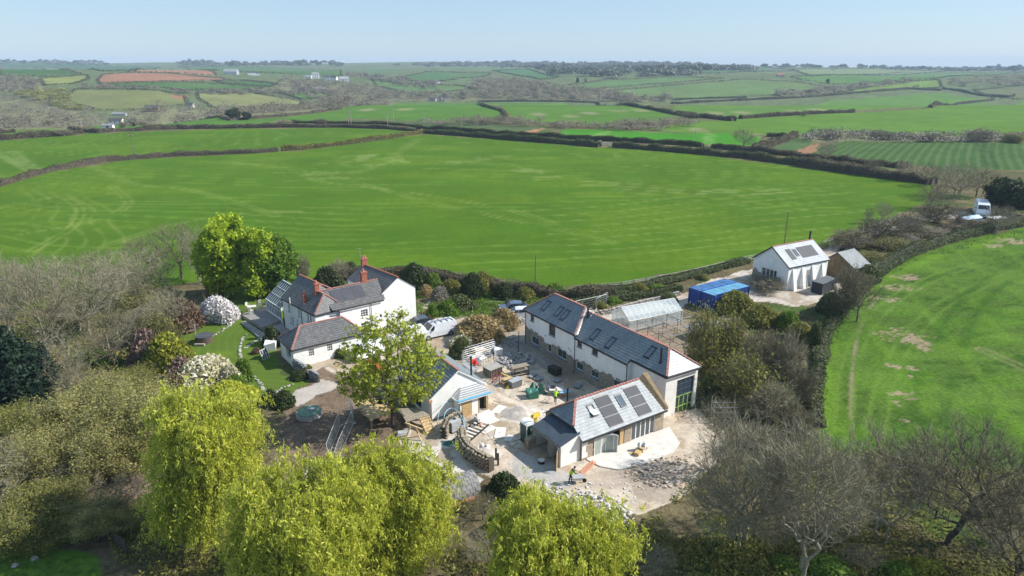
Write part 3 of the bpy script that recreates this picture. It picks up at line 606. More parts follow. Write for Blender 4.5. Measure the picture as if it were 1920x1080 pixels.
HL=[ # label, px line, height, width, leaf
('bare grey-brown hedge bank curving down the left edge of the big field',[(-60,362),(0,349),(60,331),(100,320),(200,303),(330,293),(480,287),(520,284)],2.3,2.6,'hedge'),
('hedge with yellow gorse at the top left corner of the big field',[(528,283),(560,281),(640,272),(710,263),(792,250)],2.4,2.8,'olive'),
('long low hedge along the far side of the upper left field',[(130,246),(187,249),(233,246),(333,242),(533,239),(640,239),(735,242),(780,247)],2.6,3.0,'hedge'),
('dark hedge behind the power poles at top centre left',[(545,230),(640,232),(720,233),(773,237),(790,240)],2.6,3.2,'hedgegreen'),
('trimmed dark hedge on the far side of the lane, left half',[(782,241),(870,247),(960,253),(990,256),(1040,257)],2.6,3.,'hedgegreen'),
('trimmed dark hedge on the near side of the lane, left of the gate',[(797,250),(880,256),(960,263),(1060,270),(1124,276)],3.0,3.6,'hedgegreen'),
('trimmed dark hedge on the near side of the lane, right of the gate',[(1150,276),(1280,286),(1400,297),(1500,310)],3.0,3.6,'hedgegreen'),
('tall ragged hedge at the top right corner of the big field',[(1500,311),(1560,319),(1640,331),(1752,346)],3.6,5.0,'hedge'),
('far side lane hedge starting by the red dirt track',[(1010,256),(1130,264),(1280,272),(1318,276)],2.4,3.,'hedgegreen'),
('far side lane hedge right of the round bare tree',[(1335,277),(1400,284),(1500,294),(1600,305),(1700,316)],2.6,3.2,'hedge'),
('hedge running down between the two central valley fields',[(898,193),(905,199),(940,208),(946,212)],3.2,4,'hedgegreen'),
('stub of hedge ending at a stone heap between the valley fields',[(943,213),(948,218),(949,224)],3.4,4,'hedge'),
('dark hedge along the foot of the central valley wood',[(900,191),(1060,191),(1120,193),(1180,198)],3.4,4.5,'hedge'),
('hedge descending right of the central valley field',[(1180,198),(1230,207),(1280,218),(1312,222)],3.6,5,'hedgegreen'),
('broad scrubby hedge across the right hillside',[(1260,195),(1350,190),(1420,187),(1490,184),(1560,179),(1640,172),(1700,167),(1765,170)],4.2,8,'hedge'),
('thin dark hedge above the scrubby right hillside hedge',[(1262,188),(1320,185),(1400,183)],3.,4,'hedgegreen'),
('dark hedge slanting down at upper right',[(1768,167),(1800,171),(1840,180),(1890,183),(1902,180)],4.6,5,'hedgegreen'),
('mounded hedge under the upper right slanting hedge',[(1745,202),(1790,197),(1830,192),(1862,188)],4.8,6,'hedge'),
('bushy hedge left of centre on the right slope',[(1270,214),(1300,219),(1340,223),(1376,227)],4.6,7,'hedge'),
('broken line of bushes across the right slope',[(1388,223),(1440,219),(1475,217),(1520,214),(1600,211)],3.4,5,'hedge'),
('square cut brown hedge beside the small green crop',[(1416,283),(1450,272),(1490,257)],3.,5,'hedge'),
('short dark hedge at the corner of the bright green field',[(1438,256),(1470,257)],2.4,4,'hedgegreen'),
('low hedge at the far left below the valley cottages',[(-40,256),(0,250),(28,248)],2.6,4,'hedge'),
('scrubby hedge along the bottom of the small left field',[(-60,268),(0,263),(60,258),(130,254),(150,250)],3,4,'hedge'),
('dark hedge at the foot of the left valley wood',[(250,237),(330,230),(430,226),(533,219),(640,205)],3,4,'hedge'),
]
for l_,p_,h_,w_,m_ in HL:
    k_=.62 if min(q[1] for q in p_)<236 else .85
    hedge(l_,p_,h_*k_,w_*k_,m_,maxq=8500)
# ---------------------------------------------------------------- far woods
def wood(label,poly,n,h=9,r=6,mt='wood',leaf=None,nq=64,world=False,seed=0,name='woodland'):
    rng=np.random.default_rng(len(label)*31+seed+n)
    w=poly if world else [P(*q) for q in poly]; xs=[q[0] for q in w]; ys=[q[1] for q in w]
    X=rng.uniform(min(xs),max(xs),n*12); Y=rng.uniform(min(ys),max(ys),n*12); m=inpoly(X,Y,w); X=X[m][:n]; Y=Y[m][:n]; n=len(X)
    if not n: return
    yy=Y.mean(); ls=leaf or max(.5,yy/F*1.35)
    rr=r*(.6+.8*rng.random(n)); hh=h*(.45+1.0*rng.random(n)**1.5); Z=hz(X,Y)
    d=rng.normal(size=(n,nq,3)); d/=np.linalg.norm(d,axis=2,keepdims=True); d[...,2]=np.abs(d[...,2])*1.0-.35*rng.random((n,nq))
    q=rng.random((n,nq))**.35
    C=np.stack([X[:,None]+d[...,0]*rr[:,None]*q,Y[:,None]+d[...,1]*rr[:,None]*q,Z[:,None]+hh[:,None]*.55+d[...,2]*hh[:,None]*.48*q],-1).reshape(-1,3)
    V,Fi=tris(C,ls*(.7+.8*rng.random(len(C))),rng,d.reshape(-1,3)*.5+np.array([.25,0,.75]),.5)
    tv=rng.random(n); v=np.repeat(np.clip(np.repeat(tv,nq)*.7+.3*rng.random(n*nq),0,1),3)
    o=mesh_np(name,V,Fi,3,L[mt],attr={'v':v},loc=(float(X[0]),float(Y[0]),float(Z[0]))); tag(o,label,kind='stuff',cat='wood'); return o
wood('grey leafless wood on the bank at the far left edge',[(-80,147),(77,150),(83,163),(60,174),(-80,178)],160)
wood('grey-brown leafless wood filling the left valley bottom',[(-80,178),(45,186),(120,200),(175,212),(200,232),(130,241),(-80,246)],260,9,6)
wood('leafless wood along the valley behind the long low sheds',[(235,210),(400,204),(560,200),(640,186),(640,202),(530,216),(430,223),(300,230),(250,235)],330,9,6)
wood('leafless wood on the valley side left of centre',[(530,150),(640,160),(700,167),(770,180),(900,175),(900,189),(740,192),(640,203),(600,192),(520,165)],420,10,7)
wood('wooded valley at the centre of the landscape',[(870,160),(920,150),(1000,155),(1060,168),(1130,172),(1180,184),(1280,188),(1180,194),(1057,190),(900,190),(900,176)],500,10,8)
wood('blue wooded ridge on the central horizon',[(700,122),(800,120),(950,119),(1100,121),(1262,121),(1380,127),(1420,131),(1290,141),(1140,147),(1050,143),(1000,129),(930,125),(810,126)],620,13,18,'farwood',leaf=5)
wood('line of woodland on the left horizon',[(333,119),(640,121),(640,125),(500,124),(333,122)],110,16,14,'farwood',leaf=6)
wood('line of woodland on the right horizon',[(1330,127),(1920,129),(2000,130),(2000,133),(1700,131),(1330,130)],180,12,14,'farwood',leaf=5)
wood('trees along the skyline above the left fields',[(-80,115),(60,117),(150,117),(213,121),(213,124),(60,120),(-80,119)],60,13,12,'farwood',leaf=5)
wood('bushy copse on the right hillside',[(1440,180),(1480,172),(1560,168),(1600,164),(1690,153),(1720,151),(1700,158),(1620,168),(1560,176),(1500,182)],110,8,6)
wood('scrub and trees above the pale valley pasture',[(160,160),(240,165),(300,168),(350,172),(470,171),(620,170),(640,176),(560,178),(340,176),(200,168),(130,168)],170,5,6)
wood('scrub on the left valley bank',[(20,175),(120,168),(135,178),(130,195),(170,210),(120,205),(60,190)],150,5,6,'olive')
wood('low thicket beyond the crop strip',[(780,232),(860,228),(930,228),(1000,230),(1107,238),(1180,238),(1160,243),(1040,241),(900,235),(790,236)],110,4,5)
wood('scrub in the dip below the right slope',[(1120,240),(1180,233),(1290,228),(1300,238),(1240,246),(1130,245)],90,4,6)
wood('hedgerow trees on the upper right hillside',[(1750,155),(1800,150),(1920,145),(1990,145),(1990,160),(1860,164),(1800,162)],90,9,8)
wood('row of scrub under the upper centre fields',[(640,143),(740,160),(800,166),(860,163),(820,156),(740,148),(660,138)],110,7,7)
wood('grey scrub beyond the striped crop',[(1500,256),(1560,250),(1700,258),(1800,258),(1990,256),(1990,268),(1800,268),(1588,266),(1500,268)],140,3.5,5,'greyb')
lap('fields')
# ---------------------------------------------------------------- building kit
def v3(p,z=0): return Vector((p[0],p[1],z))
def unit(a,b):
    d=(b[0]-a[0],b[1]-a[1]); l=math.hypot(*d); return (d[0]/l,d[1]/l),l
class Fr:
    def __init__(s,O,X,Y=None):
        s.O=O; l=math.hypot(*X); s.X=(X[0]/l,X[1]/l)
        Y=Y or (-s.X[1],s.X[0]); l=math.hypot(*Y); s.Y=(Y[0]/l,Y[1]/l)
    def __call__(s,x,y,z=0): return Vector((s.O[0]+x*s.X[0]+y*s.Y[0],s.O[1]+x*s.X[1]+y*s.Y[1],z))
def wall(mb,p,d,out,L_,z0,z1,ops=(),dep=.16,m=0,mr=None,cell=None,fn=None,top=None,rough=0):
    """upright wall from point p (xy) along d; out = outward normal; ops (a,b,zb,zt)"""
    mr=m if mr is None else mr
    xs=sorted(set([0,L_]+[o[0] for o in ops]+[o[1] for o in ops])); zs=sorted(set([z0,z1]+[o[2] for o in ops]+[o[3] for o in ops]))
    if cell:
        def sub(a):
            r=[a[0]]
            for q in a[1:]:
                k=max(1,int(round((q-r[-1])/cell))); s_=r[-1]; r+=[s_+(q-s_)*(i+1)/k for i in range(k)]
            return r
        xs=sub(xs); zs=sub(zs)
    def pt(a,z,o=0):
        if top is not None and z>=z1-1e-6: z=top(a)
        return (p[0]+d[0]*a-out[0]*o,p[1]+d[1]*a-out[1]*o,z)
    cache={}
    for i in range(len(xs)-1):
        for j in range(len(zs)-1):
            a,b,c,e=xs[i],xs[i+1],zs[j],zs[j+1]; am,cm=(a+b)/2,(c+e)/2
            if any(o[0]<am<o[1] and o[2]<cm<o[3] for o in ops): continue
            mm=fn(am,cm) if fn else m
            def q(a_,z_):
                if rough and fn:
                    k=(round(a_,3),round(z_,3))
                    if k not in cache: cache[k]=(random.random()*rough+ .03) if fn(a_,z_)!=m else 0.
                    return pt(a_,z_,cache[k])
                return pt(a_,z_)
            mb.poly([q(a,c),q(b,c),q(b,e),q(a,e)],mm)
    for a,b,c,e in ops:
        for (x1,z1_),(x2,z2_) in(((a,c),(a,e)),((a,e),(b,e)),((b,e),(b,c)),((b,c),(a,c))):
            mb.poly([pt(x1,z1_),pt(x1,z1_,dep),pt(x2,z2_,dep),pt(x2,z2_)],mr)
def window(par,p,d,out,op,nx,nz,fm='frame_w',rec=.10,bar=.045,sill=None,name='window',gm='glass',mid=0):
    a,b,c,e=op; mb=MB(); f=.07
    def bx(a0,a1,c0,c1,o0,o1):
        def q(a_,z_,o): return (p[0]+d[0]*a_-out[0]*o,p[1]+d[1]*a_-out[1]*o,z_)
        return [q(a0,c0,o0),q(a1,c0,o0),q(a1,c0,o1),q(a0,c0,o1)],[q(a0,c1,o0),q(a1,c1,o0),q(a1,c1,o1),q(a0,c1,o1)]
    for r in((a,a+f,c,e),(b-f,b,c,e),(a+f,b-f,c,c+f),(a+f,b-f,e-f,e)): mb.hexa(*bx(*r,rec-.03,rec+.05))
    for i in range(1,nx):
        x=a+(b-a)*i/nx; w=bar*(2 if mid and i%mid==0 else 1); mb.hexa(*bx(x-w/2,x+w/2,c+f,e-f,rec-.02,rec+.04))
    for j in range(1,nz):
        z=c+(e-c)*j/nz; mb.hexa(*bx(a+f,b-f,z-bar/2,z+bar/2,rec-.018,rec+.038))
    w=mb.build(name,[M[fm]],par)
    g=MB(); g.hexa(*bx(a+.03,b-.03,c+.03,e-.03,rec+.01,rec+.025)); g.build('pane',[M[gm]],w)
    if sill: s_=MB(); s_.hexa(*bx(a-.06,b+.06,c-.09,c-.004,-.07,rec-.035)); s_.build('sill',[M[sill]],w)
    return w
def roof_face(mb,e0,e1,t0,t1,course=.34,m=0,th=.045,u0=0):
    e0,e1,t0,t1=map(Vector,(e0,e1,t0,t1)); ax=(e1-e0).normalized(); tm=(t0+t1)/2; n=ax.cross((t0-e0) if (t0-e0).length>(t1-e1).length else (t1-e1)).normalized()
    if n.z<0: n=-n
    up=n.cross(ax).normalized(); 
    if up.z<0: up=-up
    Ls=(tm-e0).dot(up); k=max(1,int(round(Ls/course)))
    for i in range(k):
        a,b=i/k,(i+1)/k
        l0=e0.lerp(t0,a); r0=e1.lerp(t1,a); l1=e0.lerp(t0,b); r1=e1.lerp(t1,b); o0=n*(th+random.random()*.004); o1=n*.004
        def uv(q): return ((q-e0).dot(ax)+u0+50,(q-e0).dot(up)+.01)
        row=i*.22
        def uv2(q,v): return ((q-e0).dot(ax)+50,v)
        if (l1-r1).length<1e-4: mb.poly([l0+o0,r0+o0,l1+o1],m,[uv2(l0,row+.012),uv2(r0,row+.012),uv2(l1,row+.208)])
        else: mb.poly([l0+o0,r0+o0,r1+o1,l1+o1],m,[uv2(l0,row+.012),uv2(r0,row+.012),uv2(r1,row+.208),uv2(l1,row+.208)])
        mb.poly([l0-n*.01,r0-n*.01,r0+o0,l0+o0],m,[uv2(l0,row+.001)]*4)
def ridge(par,segs,w=.24,h=.10,mt='ridge',step=.45,name='ridge_tiles'):
    mb=MB()
    for a,b in segs:
        a,b=Vector(a),Vector(b); n=max(1,int((b-a).length/step))
        for i in range(n):
            p=a.lerp(b,i/n+.004); q=a.lerp(b,(i+1)/n-.004); z=Vector((0,0,.045+.012*(i%2)))
            mb.beam(p+z,q+z,w,h)
    return tag(mb.build(name,[M[mt]],par),kind='stuff')
def slates(par,mb,mt,name='roof_slates'): return tag(mb.build(name,[M[mt]] if isinstance(mt,str) else [M[q] for q in mt],par),kind='stuff')
class Slope:
    def __init__(s,e0,e1,top):
        s.o=Vector(e0); s.a=(Vector(e1)-s.o).normalized(); t=Vector(top)-s.o; t=t-s.a*t.dot(s.a); s.b=t.normalized(); s.n=s.a.cross(s.b)
        if s.n.z<0: s.n=-s.n
    def __call__(s,a,b,h=0): return s.o+s.a*a+s.b*b+s.n*h
    def slab(s,mb,a0,a1,b0,b1,h0,h1,m=None): mb.hexa([s(a0,b0,h0),s(a1,b0,h0),s(a1,b1,h0),s(a0,b1,h0)],[s(a0,b0,h1),s(a1,b0,h1),s(a1,b1,h1),s(a0,b1,h1)],m)
def roof_window(par,sl,a0,a1,b0,b1,open_=0,label=None,gm='glass_sky'):
    mb=MB(); f=.07
    for r in((a0,a0+f,b0,b1),(a1-f,a1,b0,b1),(a0+f,a1-f,b0,b0+f),(a0+f,a1-f,b1-f,b1)): sl.slab(mb,*r,.0,.11)
    sl.slab(mb,a0-.09,a1+.09,b0-.22,b0,.012,.03); sl.slab(mb,a0-.09,a1+.09,b1,b1+.14,.012,.05)
    w=mb.build('roof_window',[M['gutter']],par); 
    if label: w['label']=label
    g=MB()
    if not open_: sl.slab(g,a0+f,a1-f,b0+f,b1-f,.05,.075)
    else:
        h=(b0+b1)/2
        def q(a,b): return sl(a,h+(b-h)*.92,.10-(b-h)*open_)
        P_=[q(a0+.02,b0),q(a1-.02,b0),q(a1-.02,b1),q(a0+.02,b1)]; g.hexa([p-sl.n*.05 for p in P_],P_)
    g.build('pane',[M[gm]],w); return w
def solar(par,sl,a0,a1,b0,b1,na,nb,vert=True):
    da,db=(a1-a0)/na,(b1-b0)/nb
    for i in range(na):
        for j in range(nb):
            mb=MB(); sl.slab(mb,a0+i*da+.012,a0+(i+1)*da-.012,b0+j*db+.012,b0+(j+1)*db-.012,.03,.075,0)
            sl.slab(mb,a0+i*da+.012,a0+(i+1)*da-.012,b0+j*db+.012,b0+j*db+.04,.076,.084,1); sl.slab(mb,a0+i*da+.012,a0+(i+1)*da-.012,b0+(j+1)*db-.04,b0+(j+1)*db-.012,.076,.084,1)
            mb.build('solar_panel',[M['panel'],M['panelframe']],par)
def flue(par,base,h,r=.1,name='flue'):
    mb=MB(); b=Vector(base); mb.tube(b-Vector((0,0,.3)),b+Vector((0,0,h)),r,10); mb.tube(b+Vector((0,0,h+.06)),b+Vector((0,0,h+.16)),r*1.4,10); mb.tube(b+Vector((0,0,h-.02)),b+Vector((0,0,h+.08)),r*.6,8); mb.tube(b-Vector((0,0,.2)),b+Vector((0,0,.14)),r*1.9,10,r*1.1)
    return mb.build(name,[M['black']],par)
def gutter(par,a,b,drop=.06,r=.065,mt='gutter'):
    mb=MB(); a,b=Vector(a),Vector(b); z=Vector((0,0,-drop)); mb.tube(a+z,b+z,r,6); mb.beam(a+z*1.0-Vector((0,0,.09)),b+z-Vector((0,0,.09)),.03,.16); return mb.build('gutter',[M[mt]],par)
def pipe(par,p,z0,z1,mt='pipe',r=.045):
    mb=MB(); mb.tube((p[0],p[1],z0),(p[0],p[1],z1),r,6); return mb.build('downpipe',[M[mt]],par)
def chimney(par,c,z0,z1,w=.7,d=.6,rz=0,pots=1,name='chimney'):
    mb=MB(); mb.box((c[0],c[1],z0),w,d,z1-z0,rz,0); mb.box((c[0],c[1],z1),w+.14,d+.14,.10,rz,0); mb.box((c[0],c[1],z1+.10),w+.05,d+.05,.08,rz,0)
    o=mb.build(name,[M['redbrick']],par); p=MB()
    for i in range(pots):
        dx=(i-(pots-1)/2)*.34; q=Vector((c[0]+dx*math.cos(rz),c[1]+dx*math.sin(rz),z1+.18)); p.tube(q,q+Vector((0,0,.42)),.13,8,.10)
    p.build('chimney_pot',[M['pot']],o); f=MB(); f.box((c[0],c[1],z0+.9 if z1-z0>2.5 else z0+.35),w+.08,d+.08,.12,rz); f.build('flashing',[M['lead']],o); return o
aV=math.atan2(RV[1],RV[0])
# ================================================================ the long two-storey barn (C)
C=Fr(RO,RU,RV); B_=thing('long_barn','long slate-roofed two storey barn with white upper walls over a bare stone base','barn',tuple(C(13,3,-.7)))
def bnd(a):
    xs=[0,2.1,4.4,4.9,7.5,9.5,11.1,13.2,15.3,17.7,18.6,20.4,20.8]; ys=[2.44,2.4,2.1,1.5,2.04,1.82,1.5,1.93,1.64,2.06,1.92,2.2,2.2]
    return float(np.interp(a,xs,ys))+.12*math.sin(a*5)+.06*math.sin(a*13)
fn=lambda a,z: 1 if z<bnd(a) else 0
out=(-RV[0],-RV[1]); zb=-1.1
opsA=[(1.2,2.0,3.72,4.6),(5.4,6.8,3.1,4.7),(1.5,3.2,.55,1.62),(5.2,6.0,.6,1.7),(7.3,9.2,.72,1.85)]
opsB=[(11.55-11.2,12.45-11.2,3.5,4.4),(14.4-11.2,15.45-11.2,3.5,4.4),(11.5-11.2,12.8-11.2,.5,1.45),(14.4-11.2,15.7-11.2,.6,1.45),(18.5-11.2,19.9-11.2,-.9,1.75)]
p1=C(0.2,.25); p2=C(11.2,.22); mb=MB()
wall(mb,p1,RU,out,11.0,zb,4.95,opsA,.2,0,0,.16,lambda a,z:fn(a+.2,z),rough=.05)
wall(mb,p2,RU,out,9.55,zb,4.6,opsB,.2,0,0,.16,lambda a,z:fn(a+11.2,z),rough=.05)
mb.build('front_wall',[M['white'],M['stone']],B_)
for i,o in enumerate(opsA):
    if i==0: window(B_,p1,RU,out,o,1,2,'frame_brown',.14,sill='sill')
    elif i==1: window(B_,p1,RU,out,o,3,4,'frame_brown',.14,sill='sill')
    else: window(B_,p1,RU,out,o,2 if i!=3 else 1,1,'frame_g',.14,sill='sill_blue',bar=.07)
for i,o in enumerate(opsB):
    if i<2: window(B_,p2,RU,out,o,2,2,'frame_brown',.14,sill='sill')
    elif i<4: window(B_,p2,RU,out,o,2,1,'frame_g',.14,sill='sill_blue',bar=.07)
    else: window(B_,p2,RU,out,o,1,2,'frame_brown',.14,name='door')
mb=MB(); p3=C(20.75,.75)
wall(mb,p3,RU,out,5.35,zb,4.88,(),.2,0)
mb.poly([C(20.75,.22,zb),C(20.75,.75,zb),C(20.75,.75,4.9),C(20.75,.22,4.6)],0)
mb.build('set_back_wall',[M['white']],B_)
# right end wall with the tall glazed opening
pe=C(26.1,.75); big=(1.75,4.55,-.75,4.0); mb=MB(); wall(mb,pe,RV,RU,5.0,zb,4.9,[big],.3,0,0,.3)
mb.build('end_wall',[M['cream']],B_)
mb=MB(); wall(mb,C(.2,5.75),RU,RV,25.9,zb,4.9,(),.2,0); wall(mb,C(.2,.25),RV,(-RU[0],-RU[1]),5.5,zb,4.9,(),.2,0); mb.poly([C(11.2,.25,4.5),C(11.2,5.75,4.5),C(11.2,3,7.4)],0)
mb.poly([C(26.1,5.75,zb),C(26.1,5.74,zb),C(26.1,5.74,4.9),C(26.1,5.75,4.9)],0)
mb.build('rear_wall',[M['cream']],B_)
w=window(B_,pe,RV,RU,(big[0],big[1],1.95,big[3]),4,3,'frame_b',.18,.07); w['label']='blue grey framed upper lights of the tall end window'
w=window(B_,pe,RV,RU,(big[0],big[1],big[2],1.90),4,2,'frame_lime',.18,.09); w['label']='lime green framed lower lights of the tall end window'
mb=MB(); q0=C(26.12,.55); mb.box((C(26.2,3.2).x,C(26.2,3.2).y,-1.0),3.3,.5,.35,aV); mb.build('doorstep',[M['concrete']],B_)
# roof
ov=.12
e=lambda u,v,z:C(u,v,z)
mb=MB()
roof_face(mb,e(0,0,4.98),e(11.45,0,4.98),e(3.1,3,7.5),e(9.65,3,7.5)); roof_face(mb,e(11.45,6,4.98),e(0,6,4.98),e(9.65,3,7.5),e(3.1,3,7.5))
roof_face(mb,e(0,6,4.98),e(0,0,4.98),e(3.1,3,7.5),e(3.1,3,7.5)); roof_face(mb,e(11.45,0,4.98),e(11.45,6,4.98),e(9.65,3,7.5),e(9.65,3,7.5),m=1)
k2=(7.1-4.62)/2.98
roof_face(mb,e(11.05,0,4.62),e(20.75,0,4.62),e(10.0,2.98,7.1),e(20.75,2.98,7.1))
roof_face(mb,e(20.75,.55,4.62+.55*k2),e(26.35,.55,4.62+.55*k2),e(20.75,2.98,7.1),e(24.15,2.98,7.1))
roof_face(mb,e(26.35,6.0,4.9),e(10.6,6.0,4.9),e(24.15,2.98,7.1),e(10.,2.98,7.1))
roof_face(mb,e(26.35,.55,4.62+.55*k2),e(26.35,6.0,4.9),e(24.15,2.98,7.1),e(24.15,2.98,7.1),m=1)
slates(B_,mb,['slate_new','slate_sunlit'])
mb=MB(); mb.hexa([e(9.72,3,7.46),e(9.95,3,7.30),e(11.55,-.05,4.92),e(11.2,-.05,5.0)],[e(9.72,3,7.56),e(10.02,3,7.42),e(11.62,-.05,5.02),e(11.2,-.05,5.1)]); mb.build('sunlit_hip_band',[M['slab']],B_)  # pale band, sunlight on the narrow hip end put into its colour
ridge(B_,[(e(3.1,3,7.52),e(9.65,3,7.52)),(e(0,0,5.0),e(3.1,3,7.52)),(e(0,6,5.0),e(3.1,3,7.52)),(e(9.62,3,7.52),e(11.3,.0,5.02)),(e(10.0,2.98,7.12),e(24.15,2.98,7.12)),(e(24.15,2.98,7.12),e(26.35,.55,5.1)),(e(24.15,2.98,7.12),e(26.35,6.0,4.92))])
sA=Slope(e(0,0,4.98),e(11,0,4.98),e(3,3,7.5)); sB=Slope(e(0,0,4.62),e(20,0,4.62),e(3,2.98,7.1)); cs=1.3
for a,b in((2.95,.85*cs),(5.75,.87*cs),(7.15,.82*cs)): roof_window(B_,sA,a,a+.82,b,b+1.12*cs)
for a,b in((13.4,.6*cs),(16.3,.5*cs),(22.0,1.3*cs)): roof_window(B_,sB,a,a+.8,b,b+1.12*cs)
flue(B_,e(10.75,2.45,6.65),1.15,.13); flue(B_,e(24.45,1.45,5.85),1.55,.12)
gutter(B_,e(0,-.05,4.98),e(11.4,-.05,4.98)); gutter(B_,e(11.2,-.05,4.62),e(20.8,-.05,4.62)); gutter(B_,e(20.8,.5,4.62+.5*k2),e(26.4,.5,4.62+.5*k2)); gutter(B_,e(26.42,.55,5.05),e(26.42,5.9,4.9))
for u,v in((.25,.18),(11.15,.14),(20.6,.14)): pipe(B_,C(u,v),-.6,4.85 if u<5 else 4.55)
for a,z in((4.9,2.55),(10.3,2.35),(9.9,2.5)):
    mb=MB(); q=C(a,.2); mb.box((q.x,q.y,z),.16,.08,.16,math.atan2(RU[1],RU[0])); mb.build('vent_cover',[M['lead']],B_)
# ================================================================ low building with solar panels (D)
PD=(6.78,57.84); mU=(-RU[0],-RU[1]); D_=Fr(PD,RV,mU); T=thing('garden_building','low stone building with sunlit slate roof, solar panels and folding glass doors','building',tuple(D_(5.8,3.3,-.6)))
kd=.765; zd=lambda b:2.4+kd*min(b,6.6-b)
mb=MB(); opD=[(1.45,3.75,-.15,2.05),(3.9,5.55,-.15,2.1),(6.5,9.8,.0,2.05)]
fnD=lambda a,z: 2 if (a<.62+.15*math.sin(z*4) and z>.25) else (1 if z<2.2 else 1)
wall(mb,D_(.25,.3),RV,RU,11.1,-1.,2.55,opD,.25,1,1,.25,fnD,rough=0)
wall(mb,D_(.25,.3),mU,(-RV[0],-RV[1]),6.0,-1.,2.6,[(.8,4.9,-.9,1.9)],.2,1,1,.3,lambda a,z:1)
# gable above the lean-to, cut off by the half hip
mb.poly([D_(.25,.3,2.6),D_(.25,1.33,3.4),D_(.25,5.27,3.4),D_(.25,6.3,2.6)],1)
wall(mb,D_(.25,6.3),RV,mU,11.,-1,2.6,(),.2,1)
mb.poly([D_(11.35,.3,-1),D_(11.35,6.3,-1),D_(11.35,6.3,2.6),D_(11.35,3.3,4.8),D_(11.35,.3,2.6)],1)
mb.poly([D_(.3,.5,.06),D_(11.3,.5,.06),D_(11.3,6.2,.06),D_(.3,6.2,.06)],3)
mb.build('walls',[M['stone'],M['stone2'],M['white'],M['osb']],T)
w=window(T,D_(.25,.3),RV,RU,opD[2],5,1,'frame_w',.06,.12,name='folding_door',gm='glass'); w['label']='closed bank of white framed glass doors'
for a,ang in((1.5,0),(2.45,0),(2.95,.5),(3.5,1.1)):      # folded-open leaves
    mb=MB(); p=D_(a+.25,.28-.02,0); d=(RV[0]*math.cos(ang)+RU[0]*math.sin(ang),RV[1]*math.cos(ang)+RU[1]*math.sin(ang)); l=.9
    n=(-d[1],d[0])
    def q(s_,z,o): return (p.x+d[0]*s_+n[0]*o,p.y+d[1]*s_+n[1]*o,z)
    for s0,s1,z0,z1 in((0,.08,-.1,2.0),(l-.08,l,-.1,2.0),(.08,l-.08,-.1,.0),(.08,l-.08,1.9,2.0)): mb.hexa([q(s0,z0,-.03),q(s1,z0,-.03),q(s1,z0,.03),q(s0,z0,.03)],[q(s0,z1,-.03),q(s1,z1,-.03),q(s1,z1,.03),q(s0,z1,.03)])
    w=mb.build('door_leaf',[M['frame_w']],T); g=MB(); g.hexa([q(.08,0,-.01),q(l-.08,0,-.01),q(l-.08,0,.01),q(.08,0,.01)],[q(.08,1.9,-.01),q(l-.08,1.9,-.01),q(l-.08,1.9,.01),q(.08,1.9,.01)]); g.build('pane',[mat('film_on_glass',(.34,.37,.33),.3,.1,2)],w)
mb=MB(); mb.box((D_(5.45,.35).x,D_(5.45,.35).y,-.1),.5,.08,2.1,aV); mb.build('door_leaf',[M['osb']],T)
mb=MB(); zt=2.4+kd*3.3
roof_face(mb,D_(0,0,2.4),D_(11.6,0,2.4),D_(1.72+0,3.3,zt),D_(10.35,3.3,zt),m=1) if False else None
# near slope is a polygon: eave 0..11.6, cut by the half hip at its left end
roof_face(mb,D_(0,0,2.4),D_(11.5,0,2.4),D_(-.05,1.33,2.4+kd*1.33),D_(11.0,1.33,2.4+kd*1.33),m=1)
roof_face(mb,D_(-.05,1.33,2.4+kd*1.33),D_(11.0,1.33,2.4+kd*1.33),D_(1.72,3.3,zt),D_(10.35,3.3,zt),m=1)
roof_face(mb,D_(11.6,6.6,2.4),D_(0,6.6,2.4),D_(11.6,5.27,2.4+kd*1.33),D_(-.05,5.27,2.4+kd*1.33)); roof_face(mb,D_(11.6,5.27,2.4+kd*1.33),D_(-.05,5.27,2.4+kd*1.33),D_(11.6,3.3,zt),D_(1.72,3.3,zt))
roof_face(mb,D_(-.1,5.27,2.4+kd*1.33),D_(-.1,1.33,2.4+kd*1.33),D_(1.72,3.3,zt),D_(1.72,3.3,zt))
slates(T,mb,['slate_new','slate_sunlit'])
ridge(T,[(D_(1.72,3.3,zt+.02),D_(10.35,3.3,zt+.02)),(D_(1.72,3.3,zt+.02),D_(-.05,1.33,2.45+kd*1.33)),(D_(1.72,3.3,zt+.02),D_(-.05,5.27,2.45+kd*1.33))])
mb=MB(); mb.hexa([D_(11.05,.0,2.42),D_(11.62,.0,2.42),D_(11.55,3.3,zt+.02),D_(10.4,3.3,zt+.02)],[D_(11.35,.0,2.72),D_(11.62,.0,2.72),D_(11.55,3.3,zt+.55),D_(10.9,3.3,zt+.55)]); mb.build('raised_verge',[M['clad']],T)
sD=Slope(D_(0,0,2.4),D_(11,0,2.4),D_(0,3.3,zt)); sl=math.hypot(1,kd)
solar(T,sD,3.68,5.6,.25*sl,3.1*sl-.25,1,3); solar(T,sD,7.65,9.55,.25*sl,3.1*sl-.25,1,3)
for a0 in(3.68,7.64): mb=MB(); sD.slab(mb,a0,a0+1.92,3.1*sl-.22,3.1*sl-.02,.02,.06); mb.build('panel_flashing',[M['panelframe']],T)
roof_window(T,sD,6.25,7.05,1.45*sl,2.55*sl); roof_window(T,sD,2.45,3.25,1.5*sl,2.55*sl,.45,'roof window standing open',gm='frame_w')
flue(T,D_(1.35,4.15,3.9),1.9,.1)
gutter(T,D_(0,-.05,2.42),D_(11.5,-.05,2.42),r=.05); mb=MB(); mb.beam(D_(0.1,.08,2.28),D_(11.5,.08,2.28),.05,.14); mb.build('fascia',[M['frame_w']],T)
